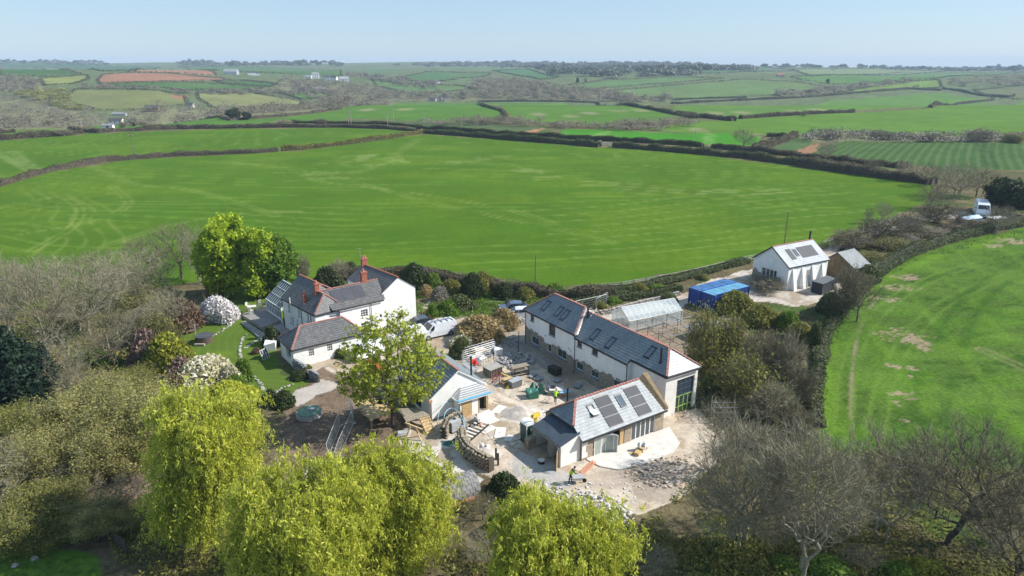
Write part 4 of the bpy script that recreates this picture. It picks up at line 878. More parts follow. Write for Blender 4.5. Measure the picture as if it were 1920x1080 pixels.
# lean-to on its left end
mb=MB(); le=lambda a,b,z:D_(a,b,z)
mb.hexa([le(-2.25,.55,2.22),le(-2.25,5.3,2.22),le(0.2,5.3,2.95),le(0.2,.55,2.95)],[le(-2.25,.55,2.30),le(-2.25,5.3,2.30),le(0.2,5.3,3.03),le(0.2,.55,3.03)])
mb.build('lean_to_roof',[mat('dark_membrane',(.045,.062,.085),.7,.15,1.5)],T)
mb=MB(); mb.beam(le(-2.2,.6,2.12),le(-2.2,5.25,2.12),.08,.16); mb.beam(le(-2.2,.6,.0-.3),le(-2.2,.6,2.1),.1); mb.beam(le(-2.2,2.55,-.3),le(-2.2,2.55,2.1),.1); mb.beam(le(-2.2,1.75,-.3),le(-2.2,1.75,2.1),.1); mb.beam(le(-2.2,5.2,-.3),le(-2.2,5.2,2.1),.12); mb.beam(le(-2.2,2.55,-.2),le(-2.2,5.2,-.2),.1,.2); mb.build('lean_to_frame',[M['wood2']],T)
mb=MB()
def slabw(a0,b0,a1,b1,z0,z1,t=.1):
    A=D_(a0,b0); B=D_(a1,b1); d=(B-A).normalized(); n=Vector((-d.y,d.x,0))*t/2
    mb.hexa([A-n+Vector((0,0,z0)),B-n+Vector((0,0,z0)),B+n+Vector((0,0,z0)),A+n+Vector((0,0,z0))],[A-n+Vector((0,0,z1[0])),B-n+Vector((0,0,z1[1])),B+n+Vector((0,0,z1[1])),A+n+Vector((0,0,z1[0]))])
slabw(-2.2,.6,.2,.6,-.8,(2.2,2.93)); slabw(-2.2,5.22,.2,5.22,-.8,(2.2,2.93)); slabw(-2.1,2.65,.2,2.65,-.8,(2.2,2.9)); slabw(-2.18,1.0,-2.18,.6,-.8,(2.15,2.15))
mb.build('lean_to_walls',[M['white']],T)
mb=MB(); A=le(-2.25,.95,-.45); B=le(-2.9,.2,-.45); n=Vector((.03,.03,0)); mb.hexa([A-n,B-n,B+n,A+n],[A-n+Vector((0,0,2.35)),B-n+Vector((0,0,2.35)),B+n+Vector((0,0,2.35)),A+n+Vector((0,0,2.35))]); mb.build('board_door',[M['osb']],T)
# ================================================================ small barn with porch (B)
OBp=(-8.9,66.02); Bf=Fr(OBp,RV,mU); T=thing('small_barn','white rendered small barn with dark slate roof and a striped half-finished porch roof','barn',tuple(Bf(3.6,4,0)))
LB=9.; zr=5.15; ze=2.55
mb=MB(); wall(mb,Bf(.3,.1),mU,(-RV[0],-RV[1]),LB,-1.,ze+.1,[(2.6,5.5,.2,2.2)],.2,0); wall(mb,Bf(7.0,.1),mU,RV,LB,-1.,ze+.1,(),.2,0)
mb.poly([Bf(.3,.1,-1),Bf(7.0,.1,-1),Bf(7.0,.1,ze+.1),Bf(3.65,.1,zr-.05),Bf(.3,.1,ze+.1)],0); mb.poly([Bf(.3,LB,-1),Bf(7.0,LB,-1),Bf(7.0,LB,ze+.1),Bf(3.65,LB,zr-.05),Bf(.3,LB,ze+.1)],0)
mb.build('walls',[M['white']],T)
mb=MB(); mb.hexa([Bf(.22,.02,-1),Bf(7.06,.02,-1),Bf(7.06,.09,-1),Bf(.22,.09,-1)],[Bf(.22,.02,.15),Bf(7.06,.02,.15),Bf(7.06,.09,.15),Bf(.22,.09,.15)]); mb.build('plinth',[M['stone']],T)
window(T,Bf(.3,.1),mU,(-RV[0],-RV[1]),(2.6,5.5,.2,2.2),3,1,'frame_brown',.1)
mb=MB(); roof_face(mb,Bf(0,LB+.2,ze),Bf(0,0,ze),Bf(3.65,LB+.2,zr),Bf(3.65,-.05,zr)); roof_face(mb,Bf(7.3,0,ze),Bf(7.3,LB+.2,ze),Bf(3.65,-.05,zr),Bf(3.65,LB+.2,zr)); slates(T,mb,'slate_new')
ridge(T,[(Bf(3.65,0,zr+.02),Bf(3.65,LB+.1,zr+.02))],.26)
mb=MB(); mb.hexa([Bf(-.02,-.03,ze-.16),Bf(3.65,-.03,zr-.18),Bf(3.65,.06,zr-.18),Bf(-.02,.06,ze-.16)],[Bf(-.02,-.03,ze),Bf(3.65,-.03,zr-.01),Bf(3.65,.06,zr-.01),Bf(-.02,.06,ze)]); mb.hexa([Bf(3.65,-.03,zr-.18),Bf(7.32,-.03,ze-.16),Bf(7.32,.06,ze-.16),Bf(3.65,.06,zr-.18)],[Bf(3.65,-.03,zr-.01),Bf(7.32,-.03,ze),Bf(7.32,.06,ze),Bf(3.65,.06,zr-.01)]); mb.build('bargeboard',[M['whitepaint']],T)
mb=MB(); mb.box((Bf(.12,-.0).x,Bf(.12,-.0).y,ze-.32),.4,.12,.3,aV); mb.build('gable_foot',[M['pot']],T)
flue(T,Bf(5.7,.75,ze+.711*1.5),2.2,.11)
# porch: out along +u  (Bf y negative)
pf=lambda a,o,z:Bf(a,-o,z)
mb=MB()
def pw(a0,o0,a1,o1,z0,z1,t=.1,m=0):
    A=pf(a0,o0,0); B=pf(a1,o1,0); d=(B-A).normalized(); n=Vector((-d.y,d.x,0))*t/2; Z=lambda z:Vector((0,0,z))
    mb.hexa([A-n+Z(z0),B-n+Z(z0),B+n+Z(z0),A+n+Z(z0)],[A-n+Z(z1),B-n+Z(z1),B+n+Z(z1),A+n+Z(z1)],m)
pw(2.95,0,2.95,1.15,-.3,2.2); pw(3.05,1.2,3.25,1.2,-.3,2.2); pw(4.55,1.2,5.35,1.2,-.3,2.2,.08); mb.build('porch_walls',[M['white']],T)
mb=MB(); pw(6.65,1.1,6.65,1.2,-.6,2.2,.12); pw(6.65,.1,6.65,.9,-.6,2.2,.06); pw(5.4,1.2,5.5,1.2,-.3,2.2,.14); mb.build('porch_posts',[M['wood']],T)
mb=MB(); pw(3.32,1.24,4.5,1.24,-.2,1.95,.06); mb.build('oak_door',[M['osb']],T)
mb=MB(); pw(3.4,.5,3.5,1.18,-.2,1.95,.06); mb.build('porch_panel',[M['white']],T)
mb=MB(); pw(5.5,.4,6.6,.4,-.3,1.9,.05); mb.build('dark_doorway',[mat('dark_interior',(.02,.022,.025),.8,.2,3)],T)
mb=MB(); n=6
for i in range(n):      # battens across the unfinished hipped roof
    t=i/n; t2=(i+.55)/n; z0=2.25+t*.85; z1=2.25+t2*.85
    def rr(t,z): return [pf(2.75+t*1.15,1.45-t*1.35,z),pf(6.95-t*1.15,1.45-t*1.35,z)]
    a,b=rr(t,z0); c,d=rr(t2,z1); mb.hexa([a,b,d,c],[a+Vector((0,0,.06)),b+Vector((0,0,.06)),d+Vector((0,0,.06)),c+Vector((0,0,.06))])
mb.build('roof_battens',[M['lead']],T)
mb=MB(); a,b=pf(2.8,1.4,2.2),pf(6.9,1.4,2.2); c,d=pf(5.8,0.05,3.1),pf(3.9,.05,3.1); mb.hexa([a,b,c,d],[a+Vector((0,0,.05)),b+Vector((0,0,.05)),c+Vector((0,0,.05)),d+Vector((0,0,.05))])
mb.hexa([pf(2.8,0,2.2),a,d,d+Vector((0,0,-.01))],[pf(2.8,0,2.25),a+Vector((0,0,.05)),d+Vector((0,0,.05)),d+Vector((0,0,.052))]); mb.hexa([b,pf(6.9,0,2.2),c,c+Vector((0,0,-.01))],[b+Vector((0,0,.05)),pf(6.9,0,2.25),c+Vector((0,0,.05)),c+Vector((0,0,.052))])
mb.build('porch_roof',[M['bag']],T)
mb=MB(); mb.beam(pf(2.7,1.48,2.27),pf(7.0,1.48,2.27),.32,.07); mb.build('blue_membrane',[M['tyvek']],T); mb=MB(); mb.beam(pf(2.7,1.52,2.12),pf(7.0,1.52,2.12),.08,.2); mb.beam(pf(2.72,0,2.12),pf(2.72,1.5,2.12),.08,.2); mb.build('fascia',[M['whitepaint']],T)
# ================================================================ farmhouse
T=thing('farmhouse','rambling white farmhouse with dark slate roofs, three wings and red brick chimneys','house',(-24,93,0))
Lo=(-33.54,93.7); Ld=(.686,-.727); Lf=Fr(Lo,Ld); Lb=Lf.Y; Lout=(-Lb[0],-Lb[1])
opL=[(1.6,2.25,3.1,4.35),(4.6,5.2,3.15,4.35),(7.35,7.9,3.2,4.3),(2.0,2.9,1.4,2.4),(4.0,4.45,1.7,2.5),(5.3,5.9,.4,2.0)]
mb=MB(); wall(mb,Lf(.15,.12),Ld,Lout,9.75,-.3,4.7,opL,.2,0); wall(mb,Lf(9.9,.12),Lb,Ld,4.75,-.3,4.7,(),.2,0); wall(mb,Lf(.15,6.3),Ld,Lb,7.,-.3,4.7,(),.2,0)
mb.poly([Lf(.15,.12,-.3),Lf(.15,6.3,-.3),Lf(.15,6.3,4.7),Lf(.15,3.2,7.4),Lf(.15,.12,4.7)],0); mb.build('left_wing_walls',[M['oldwhite']],T)
for o in opL: window(T,Lf(.15,.12),Ld,Lout,o,2,2 if o[3]-o[2]<1.1 else 3,'frame_b' if o[2]<1 else 'frame_w',.12,sill='sill')
k=.875; za=4.7
mb=MB(); zA=za+k*3.2; zB=za+k*2.4
roof_face(mb,Lf(-.1,0,za),Lf(10.05,0,za),Lf(-.1,2.4,zB),Lf(8.6,2.4,zB)); roof_face(mb,Lf(-.1,2.4,zB),Lf(7.0,2.4,zB),Lf(-.1,3.2,zA),Lf(6.2,3.2,zA))
roof_face(mb,Lf(7.6,6.4,za),Lf(-.1,6.4,za),Lf(6.2,3.2,zA),Lf(-.1,3.2,zA))
roof_face(mb,Lf(10.05,0,za),Lf(10.05,4.8,za),Lf(8.6,2.4,zB),Lf(8.6,2.4,zB),m=1)
roof_face(mb,Lf(10.05,4.8,za),Lf(6.4,4.8,za),Lf(8.6,2.4,zB),Lf(6.8,2.4,zB),m=1)
roof_face(mb,Lf(7.0,2.4,zB),Lf(7.8,6.4,za),Lf(6.2,3.2,zA),Lf(6.2,3.3,zA),m=1)
ridge(T,[(Lf(8.6,2.4,zB+.02),Lf(10.05,0,za+.05)),(Lf(8.6,2.4,zB+.02),Lf(10.05,4.8,za+.05)),(Lf(6.2,3.2,zA),Lf(7.0,2.4,zB+.05)),(Lf(6.9,2.4,zB+.02),Lf(8.6,2.4,zB+.02)),(Lf(6.2,3.2,zA+.02),Lf(7.3,4.8,zB-.3))],.22)
ridge(T,[(Lf(-.1,3.2,zA+.02),Lf(6.2,3.2,zA+.02))],.2,mt='redbrick')
# middle wing
mo=(-22.6,89.6); me=(-18.6,92.75); Md,Ml=unit(mo,me); mb2=MB(); Mf=Fr(mo,Md); Mout=(Md[1],-Md[0]); mo2=Mf(-2.4,0)
opM=[(1.6,2.7,2.75,3.85),(1.5,2.9,.5,1.9),(4.5,4.85,2.0,2.6)]
wall(mb2,Mf(-1.5,.1),Md,Mout,6.9,-.3,4.85,[(o[0]+1.5-.0,o[1]+1.5,o[2],o[3]) for o in opM],.2,0); mb2.build('middle_wing_wall',[M['oldwhite']],T)
for o in opM: window(T,Mf(-1.5,.1),Md,Mout,(o[0]+1.5,o[1]+1.5,o[2],o[3]),3 if o[1]-o[0]>1 else 1,3 if o[1]-o[0]>1 else 1,'frame_w',.12,sill='whitepaint')
zm=6.95; roof_face(mb,Mf(-2.6,-.15,4.8),Mf(5.4,-.15,4.8),Mf(-3.2,2.8,zm),Mf(5.9,2.8,zm),m=1); roof_face(mb,Mf(5.9,5.7,4.8),Mf(-3.2,5.7,4.8),Mf(5.9,2.8,zm),Mf(-3.2,2.8,zm))
mb3=MB(); wall(mb3,Mf(-3,5.6),Md,(-Mout[0],-Mout[1]),8.5,-.3,4.85,(),.2,0); mb3.build('middle_wing_rear_wall',[M['oldwhite']],T)
ridge(T,[(Mf(-3.4,2.8,zm+.02),Mf(5.9,2.8,zm+.02))],.24)
sM=Slope(Mf(-2.6,-.15,4.8),Mf(5,-.15,4.8),Mf(-2.6,2.8,zm)); solar(T,sM,.75,5.6,1.15,3.35,3,2)
gutter(T,Mf(-2.2,-.2,4.8),Mf(5.2,-.2,4.8),r=.05); pipe(T,Mf(3.2,-.02),0,4.7,'gutter')
# tall right wing
bo=(-18.75,93.2); be=(-14.3,96.4); bk=(-25.3,100.1); Bd,Bl=unit(bo,be); Bk,Bkl=unit(bo,bk); Bg=Fr(bo,Bd,Bk); zc,zt2=5.45,7.45
mb2=MB(); mb2.poly([Bg(.05,.1,-.3),Bg(Bl-.05,.1,-.3),Bg(Bl-.05,.1,zc),Bg(Bl/2,.1,zt2-.03),Bg(.05,.1,zc)],0); mb2.poly([Bg(.05,Bkl,-.3),Bg(Bl-.05,Bkl,-.3),Bg(Bl-.05,Bkl,zc),Bg(Bl/2,Bkl,zt2-.03),Bg(.05,Bkl,zc)],0)
mb2.poly([Bg(.05,.1,-.3),Bg(.05,Bkl,-.3),Bg(.05,Bkl,zc),Bg(.05,.1,zc)],0); mb2.poly([Bg(Bl-.05,.1,-.3),Bg(Bl-.05,Bkl,-.3),Bg(Bl-.05,Bkl,zc),Bg(Bl-.05,.1,zc)],0); mb2.build('right_wing_walls',[M['white']],T)
mb2=MB(); q=Bg(.7,.02); mb2.box((q.x,q.y,2.0),.16,.1,.35,0); mb2.build('wall_lamp',[M['black']],T)
roof_face(mb,Bg(-.1,Bkl+.1,zc-.05),Bg(-.1,-.02,zc-.05),Bg(Bl/2,Bkl+.1,zt2),Bg(Bl/2,-.02,zt2)); roof_face(mb,Bg(Bl+.1,-.02,zc-.05),Bg(Bl+.1,Bkl+.1,zc-.05),Bg(Bl/2,-.02,zt2),Bg(Bl/2,Bkl+.1,zt2))
ridge(T,[(Bg(Bl/2,-.02,zt2+.01),Bg(Bl/2,Bkl,zt2+.01))],.2,mt='redbrick')
slates(T,mb,['slate_old','slate_sunlit'] if False else ['slate_old','slate_old'])
rzB=math.atan2(Bd[1],Bd[0]); q=Bg(Bl/2,Bkl-.35); chimney(T,q,6.6,8.3,.95,.6,rzB,2); 
q=Mf(-3.3,3.2); chimney(T,q,5.2,7.9,.6,.6,rzB,1); q=Mf(3.8,3.0); chimney(T,q,6.2,8.3,.8,.7,rzB,1); q=Lf(6.0,.75); chimney(T,q,4.8,6.4,.5,.5,rzB,1)
gutter(T,Lf(0,-.05,4.7),Lf(10.0,-.05,4.7),r=.05); gutter(T,Lf(10.1,0,4.7),Lf(10.1,4.8,4.7),r=.05)
for a in(.1,5.9,8.7): pipe(T,Lf(a,.05),-.1,4.6,'gutter')
mb=MB(); mb.tube(Lf(3.1,-.12,1.3),Lf(3.1,-.12,5.5),.07,8); mb.build('white_flue',[M['whitepaint']],T)
mb=MB(); q=Bg(Bl/2-.6,Bkl-.4); mb.tube((q.x,q.y,7),(q.x,q.y,10.2),.025,5); mb.beam((q.x-.5,q.y,10.1),(q.x+.3,q.y,10.15),.03); mb.build('aerial',[M['galv']],T)
# ================================================================ conservatory
T=thing('conservatory','lean glass conservatory with blue-grey glazed roof at the left end of the farmhouse','conservatory',(-36,98,0))
A0=Vector((-38.0,99.6,0)); A1=Vector((-34.3,95.2,0)); bk=Vector((Lb[0],Lb[1],0)); Z=lambda z:Vector((0,0,z))
ch=2.5; depth=3.0; ct=4.9
mb=MB(); d=(A1-A0).normalized(); ln_=(A1-A0).length
mb.hexa([A0,A1,A1+bk*.15,A0+bk*.15],[A0+Z(.8),A1+Z(.8),A1+bk*.15+Z(.8),A0+bk*.15+Z(.8)]); mb.hexa([A0,A0+bk*depth,A0+bk*depth+d*.15,A0+d*.15],[A0+Z(.8),A0+bk*depth+Z(.8),A0+bk*depth+d*.15+Z(.8),A0+d*.15+Z(.8)]); mb.build('low_wall',[M['oldwhite']],T)
mb=MB(); n=9
for i in range(n+1):
    p=A0+d*(ln_*i/n); mb.beam(p+Z(.8),p+Z(ch),.07); mb.beam(p+Z(ch),p+bk*depth+Z(ct),.06)
mb.beam(A0+Z(ch),A1+Z(ch),.09); mb.beam(A0+Z(.82),A1+Z(.82),.1,.05); mb.beam(A0+bk*depth+Z(ct),A1+bk*depth+Z(ct),.1); mb.beam(A0+Z(1.9),A1+Z(1.9),.05); mb.beam(A0+Z(ch),A0+bk*depth+Z(ch),.07)
for j in range(1,3): mb.beam(A0+bk*depth*j/3+Z(ch+(ct-ch)*j/3+.03),A1+bk*depth*j/3+Z(ch+(ct-ch)*j/3+.03),.04)
mb.build('frame',[M['frame_w']],T)
for i in range(n):
    p=A0+d*(ln_*i/n); q=A0+d*(ln_*(i+1)/n); g=MB(); g.hexa([p+Z(ch),q+Z(ch),q+bk*depth+Z(ct),p+bk*depth+Z(ct)],[p+Z(ch+.02),q+Z(ch+.02),q+bk*depth+Z(ct+.02),p+bk*depth+Z(ct+.02)]); g.build('roof_pane',[M['consglass']],T)
    g=MB(); g.hexa([p+Z(.82),q+Z(.82),q+bk*.02+Z(.82),p+bk*.02+Z(.82)],[p+Z(ch),q+Z(ch),q+bk*.02+Z(ch),p+bk*.02+Z(ch)]); g.build('pane',[M['consglass']],T)
g=MB(); E0=A0+bk*depth; g.poly([A0+Z(.8),E0+Z(.8),E0+Z(ct),A0+Z(ch)]); g.build('end_pane',[M['consglass']],T)
# ================================================================ outbuilding in front of the farmhouse
oo=(-27.8,79.38); od=(.80,.60); T=thing('outbuilding','low white outbuilding with hipped grey slate roof in front of the farmhouse','outbuilding',(-25,82.5,0)); Of=Fr(oo,od); OY=Of.Y; oout=(-OY[0],-OY[1]); WO,LO=5.25,10.2
opO=[(1.95,2.7,1.05,2.1),(4.45,5.2,1.1,2.2)]
mb=MB(); wall(mb,Of(.2,.2),od,oout,LO-.4,-.3,2.6,opO,.16,0,cell=.5); wall(mb,Of(.2,.2),OY,(-od[0],-od[1]),WO-.4,-.3,2.6,[(1.0,2.6,.7,2.1)],.4,0); wall(mb,Of(LO-.2,.2),OY,od,WO-.4,-.3,2.6,(),.2,0); wall(mb,Of(.2,WO-.2),od,OY,LO-.4,-.3,2.6,(),.2,0); mb.build('walls',[M['oldwhite']],T)
for o in opO: window(T,Of(.2,.2),od,oout,o,3,3,'frame_w',.08,.04)
window(T,Of(.2,.2),OY,(-od[0],-od[1]),(1.0,2.6,.7,2.1),2,2,'frame_b',.36)
mb=MB(); zo=4.55; e0,e1,e2,e3=Of(0,0,2.6),Of(LO,0,2.6),Of(LO,WO,2.6),Of(0,WO,2.6); r0,r1=Of(2.2,WO/2,zo),Of(LO-2.2,WO/2,zo)
roof_face(mb,e0,e1,r0,r1); roof_face(mb,e2,e3,r1,r0); roof_face(mb,e3,e0,r0,r0); roof_face(mb,e1,e2,r1,r1); slates(T,mb,'slate_old')
ridge(T,[(r0,r1),(r0,e0),(r0,e3),(r1,e1),(r1,e2)],.22)
gutter(T,Of(0,-.05,2.6),Of(LO,-.05,2.6),r=.045); gutter(T,Of(-.05,0,2.6),Of(-.05,WO,2.6),r=.045)
# ================================================================ cottage at the right rear (E)
T=thing('white_cottage','detached white barn conversion with near-white roof and solar panels on the lane at right','house',(49,116,0))
Eo=(42.9,117.2); e2_=(46.95,110.8); Ed,El=unit(Eo,e2_); El=7.6; Eb=(.868,.497); Ef=Fr(Eo,Ed,Eb); LE=10.4; ze,zr=4.2,7.0
eout=(-Eb[0],-Eb[1]); opE=[(2.0,2.55,.5,3.0),(2.7,3.45,.3,3.0),(3.6,4.35,.3,3.0),(4.5,5.0,.5,3.0)]; opE=[(1.9,5.0,.2,2.9)]
mb=MB(); wall(mb,Ef(.15,.1),Ed,eout,El-.3,-.4,ze,opE,.35,0,0,.35,lambda a,z:1 if z<2.2+.3*math.sin(a*3) and (a<2.0 or 5.0<a<5.9 and z<1.9) else 0)
mb.poly([Ef(.15,.1,ze),Ef(El-.15,.1,ze),Ef(El/2,.1,zr-.1)],0); wall(mb,Ef(El-.15,.1),Eb,Ed,LE-.2,-.4,ze,(),.2,0); wall(mb,Ef(.15,.1),Eb,(-Ed[0],-Ed[1]),LE-.2,-.4,ze,(),.2,0); mb.poly([Ef(.15,LE-.1,-.4),Ef(El-.15,LE-.1,-.4),Ef(El-.15,LE-.1,ze),Ef(El/2,LE-.1,zr-.1),Ef(.15,LE-.1,ze)],0)
mb.build('walls',[M['white'],M['stone']],T)
window(T,Ef(.15,.1),Ed,eout,opE[0],4,1,'frame_w',.25,.16,name='glazed_doors')
for a in(1.0,3.4,6.0,8.6):          # sloping buttresses on the sunny side
    mb=MB(); p=lambda x,y,z:Ef(El-.15+x,y,z); mb.hexa([p(0,a,-.4),p(.95,a,-.4),p(.95,a+.75,-.4),p(0,a+.75,-.4)],[p(0,a,3.6),p(.12,a,3.6),p(.12,a+.75,3.6),p(0,a+.75,3.6)]); mb.build('buttress',[M['white']],T)
mb=MB(); q=Ef(El-.1,5.0,0); mb.hexa([Ef(El-.14,5.0,1.6),Ef(El-.08,5.0,1.6),Ef(El-.08,5.5,1.6),Ef(El-.14,5.5,1.6)],[Ef(El-.14,5.0,3.0),Ef(El-.08,5.0,3.0),Ef(El-.08,5.5,3.0),Ef(El-.14,5.5,3.0)]); mb.build('stone_panel',[M['stone2']],T)
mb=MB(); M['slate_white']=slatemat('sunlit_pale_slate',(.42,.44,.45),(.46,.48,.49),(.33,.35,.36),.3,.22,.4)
roof_face(mb,Ef(El,-.1,ze-.05),Ef(El,LE+.1,ze-.05),Ef(El/2,-.1,zr),Ef(El/2,LE+.1,zr)); roof_face(mb,Ef(0,LE+.1,ze-.05),Ef(0,-.1,ze-.05),Ef(El/2,LE+.1,zr),Ef(El/2,-.1,zr)); slates(T,mb,'slate_white')
ridge(T,[(Ef(El/2,-.1,zr+.02),Ef(El/2,LE,zr+.02))],.26); gutter(T,Ef(El+.04,-.1,ze),Ef(El+.04,LE,ze))
mb=MB(); mb.beam(Ef(-.03,-.14,ze-.08),Ef(El/2,-.14,zr-.02),.06,.2); mb.beam(Ef(El+.03,-.14,ze-.08),Ef(El/2,-.14,zr-.02),.06,.2); mb.build('bargeboard',[M['gutter']],T)
sE=Slope(Ef(El,0,ze-.05),Ef(El,LE,ze-.05),Ef(El/2,0,zr)); solar(T,sE,1.9,3.1,1.35,3.7,1,1); solar(T,sE,4.65,8.8,1.35,3.7,4,1); roof_window(T,sE,3.45,4.25,1.9,3.4,gm='glass_sky')
flue(T,Ef(El/2-.1,LE-.7,zr-.15),1.6,.16)
# ================================================================ clad shed (F)
T=thing('clad_shed','timber clad gabled shed with pale sheet roof, right of the white cottage','shed',(60,119,0))
So=(55.7,119.3); S1=(60.4,115.3); S2=(64.3,117.8); Sd,Sl=unit(So,S1); Sb,Sbl=unit(S1,S2); Sf=Fr(So,Sd,Sb); ze,zr=2.7,5.1
mb=MB(); wall(mb,Sf(Sl-.1,.1),Sb,Sd,Sbl-.2,-.3,ze,(),.1,0); wall(mb,Sf(.1,.1),Sb,(-Sd[0],-Sd[1]),Sbl-.2,-.3,ze,(),.1,0); mb.poly([Sf(.1,Sbl-.1,-.3),Sf(Sl-.1,Sbl-.1,-.3),Sf(Sl-.1,Sbl-.1,ze),Sf(Sl/2,Sbl-.1,zr-.1),Sf(.1,Sbl-.1,ze)],0); mb.poly([Sf(.1,.14,-.3),Sf(Sl-.1,.14,-.3),Sf(Sl-.1,.14,ze),Sf(Sl/2,.14,zr-.1),Sf(.1,.14,ze)],0); mb.build('walls',[M['wood2']],T)
nb=30
for i in range(nb):
    a0,a1=.1+(Sl-.2)*i/nb+.012,.1+(Sl-.2)*(i+1)/nb-.012; zt_=lambda a:ze+(zr-.12-ze)*(1-abs(a-Sl/2)/(Sl/2)); mb=MB(); o=.03*(i%2)
    mb.hexa([Sf(a0,.06-o,-.3),Sf(a1,.06-o,-.3),Sf(a1,.12,-.3),Sf(a0,.12,-.3)],[Sf(a0,.06-o,zt_(a0)),Sf(a1,.06-o,zt_(a1)),Sf(a1,.12,zt_(a1)),Sf(a0,.12,zt_(a0))]); mb.build('board',[M['clad']],T)
mb=MB(); 
for s_ in(0,1):
    for i in range(14):
        b0,b1=-.2+(Sbl+.4)*i/14,-.2+(Sbl+.4)*(i+1)/14-.02; x0=Sl+.15 if s_ else -.15; zz=ze-.1
        a,b,c,d_=Sf(x0,b0,zz),Sf(x0,b1,zz),Sf(Sl/2,b1,zr),Sf(Sl/2,b0,zr); t=Vector((0,0,.04+.02*(i%2))); mb.hexa([a,b,c,d_],[a+t,b+t,c+t,d_+t])
tag(mb.build('roof_sheets',[M['tin']],T),kind='stuff')
# black hut (G)
T=thing('black_hut','little black felt-roofed hut in the shade beside the clad shed','hut',(53,110.7,0)); g0,g1,g2,g3=[Vector((x,y,0)) for x,y in((50.9,110.3),(52.0,108.6),(55.4,111.6),(54.6,113.2))]
mb=MB(); mb.hexa([g0,g1,g2,g3],[g0+Z(1.95),g1+Z(1.85),g2+Z(1.85),g3+Z(1.95)]); mb.build('walls',[mat('black_boards',(.018,.022,.028),.7,.2,4)],T)
mb=MB(); ee=lambda p:p+(p-(g0+g1+g2+g3)/4)*.08; mb.hexa([ee(p)+Z(1.95) for p in(g0,g1,g2,g3)],[ee(p)+Z(2.03) for p in(g0,g1,g2,g3)]); mb.build('roof',[M['feltroof']],T)
# ================================================================ shipping containers
def container(o,w,l,label,top):
    T=thing('shipping_container',label,'container',o,'blue containers at the end of the lane'); mu=(-RU[0],-RU[1]); Cf=Fr((0,0),RU,RV); h=2.6; mb=MB()
    def corr(p0,p1,n,out):
        p0,p1=Vector(p0),Vector(p1); out=Vector((*out,0)); k=n*4; pts=[]
        for i in range(k+1):
            ph=i%4; o_=0 if ph in(0,1) else -.05; pts.append(p0.lerp(p1,i/k)+out*o_)
        for a,b in zip(pts[:-1],pts[1:]): mb.poly([a+Z(.12),b+Z(.12),b+Z(h-.1),a+Z(h-.1)],0)
    corr(Cf(0,0),Cf(w,0),8,(-RV[0],-RV[1])); corr(Cf(w,0),Cf(w,l),24,RU); corr(Cf(w,l),Cf(0,l),8,RV); corr(Cf(0,l),Cf(0,0),24,mu)
    mb.build('side_panels',[M['blue']],T,local=True); mb=MB()
    for a,b in((0,0),(w,0),(0,l),(w,l)): mb.beam(Cf(a,b,0),Cf(a,b,h-.002),.14)
    for z in(.08,h-.06):
        for a,b,c,d_ in((0,0,w,0),(w,0,w,l),(w,l,0,l),(0,l,0,0)): mb.beam(Cf(a,b,z),Cf(c,d_,z),.11)
    mb.build('frame',[M['blue']],T,local=True); mb=MB(); n=12
    for i in range(n):
        b0,b1=.06+(l-.12)*i/n,.06+(l-.12)*(i+1)/n; mb.hexa([Cf(.05,b0,h-.12),Cf(w-.05,b0,h-.12),Cf(w-.05,b1-.05,h-.12),Cf(.05,b1-.05,h-.12)],[Cf(.05,b0,h+.012+.012*(i%2)),Cf(w-.05,b0,h+.012+.012*(i%2)),Cf(w-.05,b1-.05,h+.012+.012*(i%2)),Cf(.05,b1-.05,h+.012+.012*(i%2))])
    mb.build('roof',[M[top]],T,local=True); return T
container((28.7,104.9,0),2.3,8.6,'dark blue shipping container with a deep blue roof, the farther of the pair','bluetop'); container((30.15,102.85,0),2.4,8.6,'blue shipping container with a pale blue roof, nearer of the pair beside the gorse','bluetop2')

lap('buildings')
# ---------------------------------------------------------------- haze
def haze():
    mb=MB(); mb.hexa([(-7500,-420,-42),(7500,-420,-42),(7500,7200,-42),(-7500,7200,-42)],[(-7500,-420,84),(7500,-420,84),(7500,7200,84),(-7500,7200,84)])
    m=bpy.data.materials.new('haze_air'); m.use_nodes=True; n=m.node_tree; n.nodes.clear(); o=n.nodes.new('ShaderNodeOutputMaterial'); v=n.nodes.new('ShaderNodeVolumePrincipled'); v.inputs['Color'].default_value=(.62,.80,1,1); v.inputs['Density'].default_value=HAZE; v.inputs['Anisotropy'].default_value=0.
    n.links.new(v.outputs[0],o.inputs['Volume']); tag(mb.build('haze',[m]),kind='stuff')
HAZE=.00013
haze()
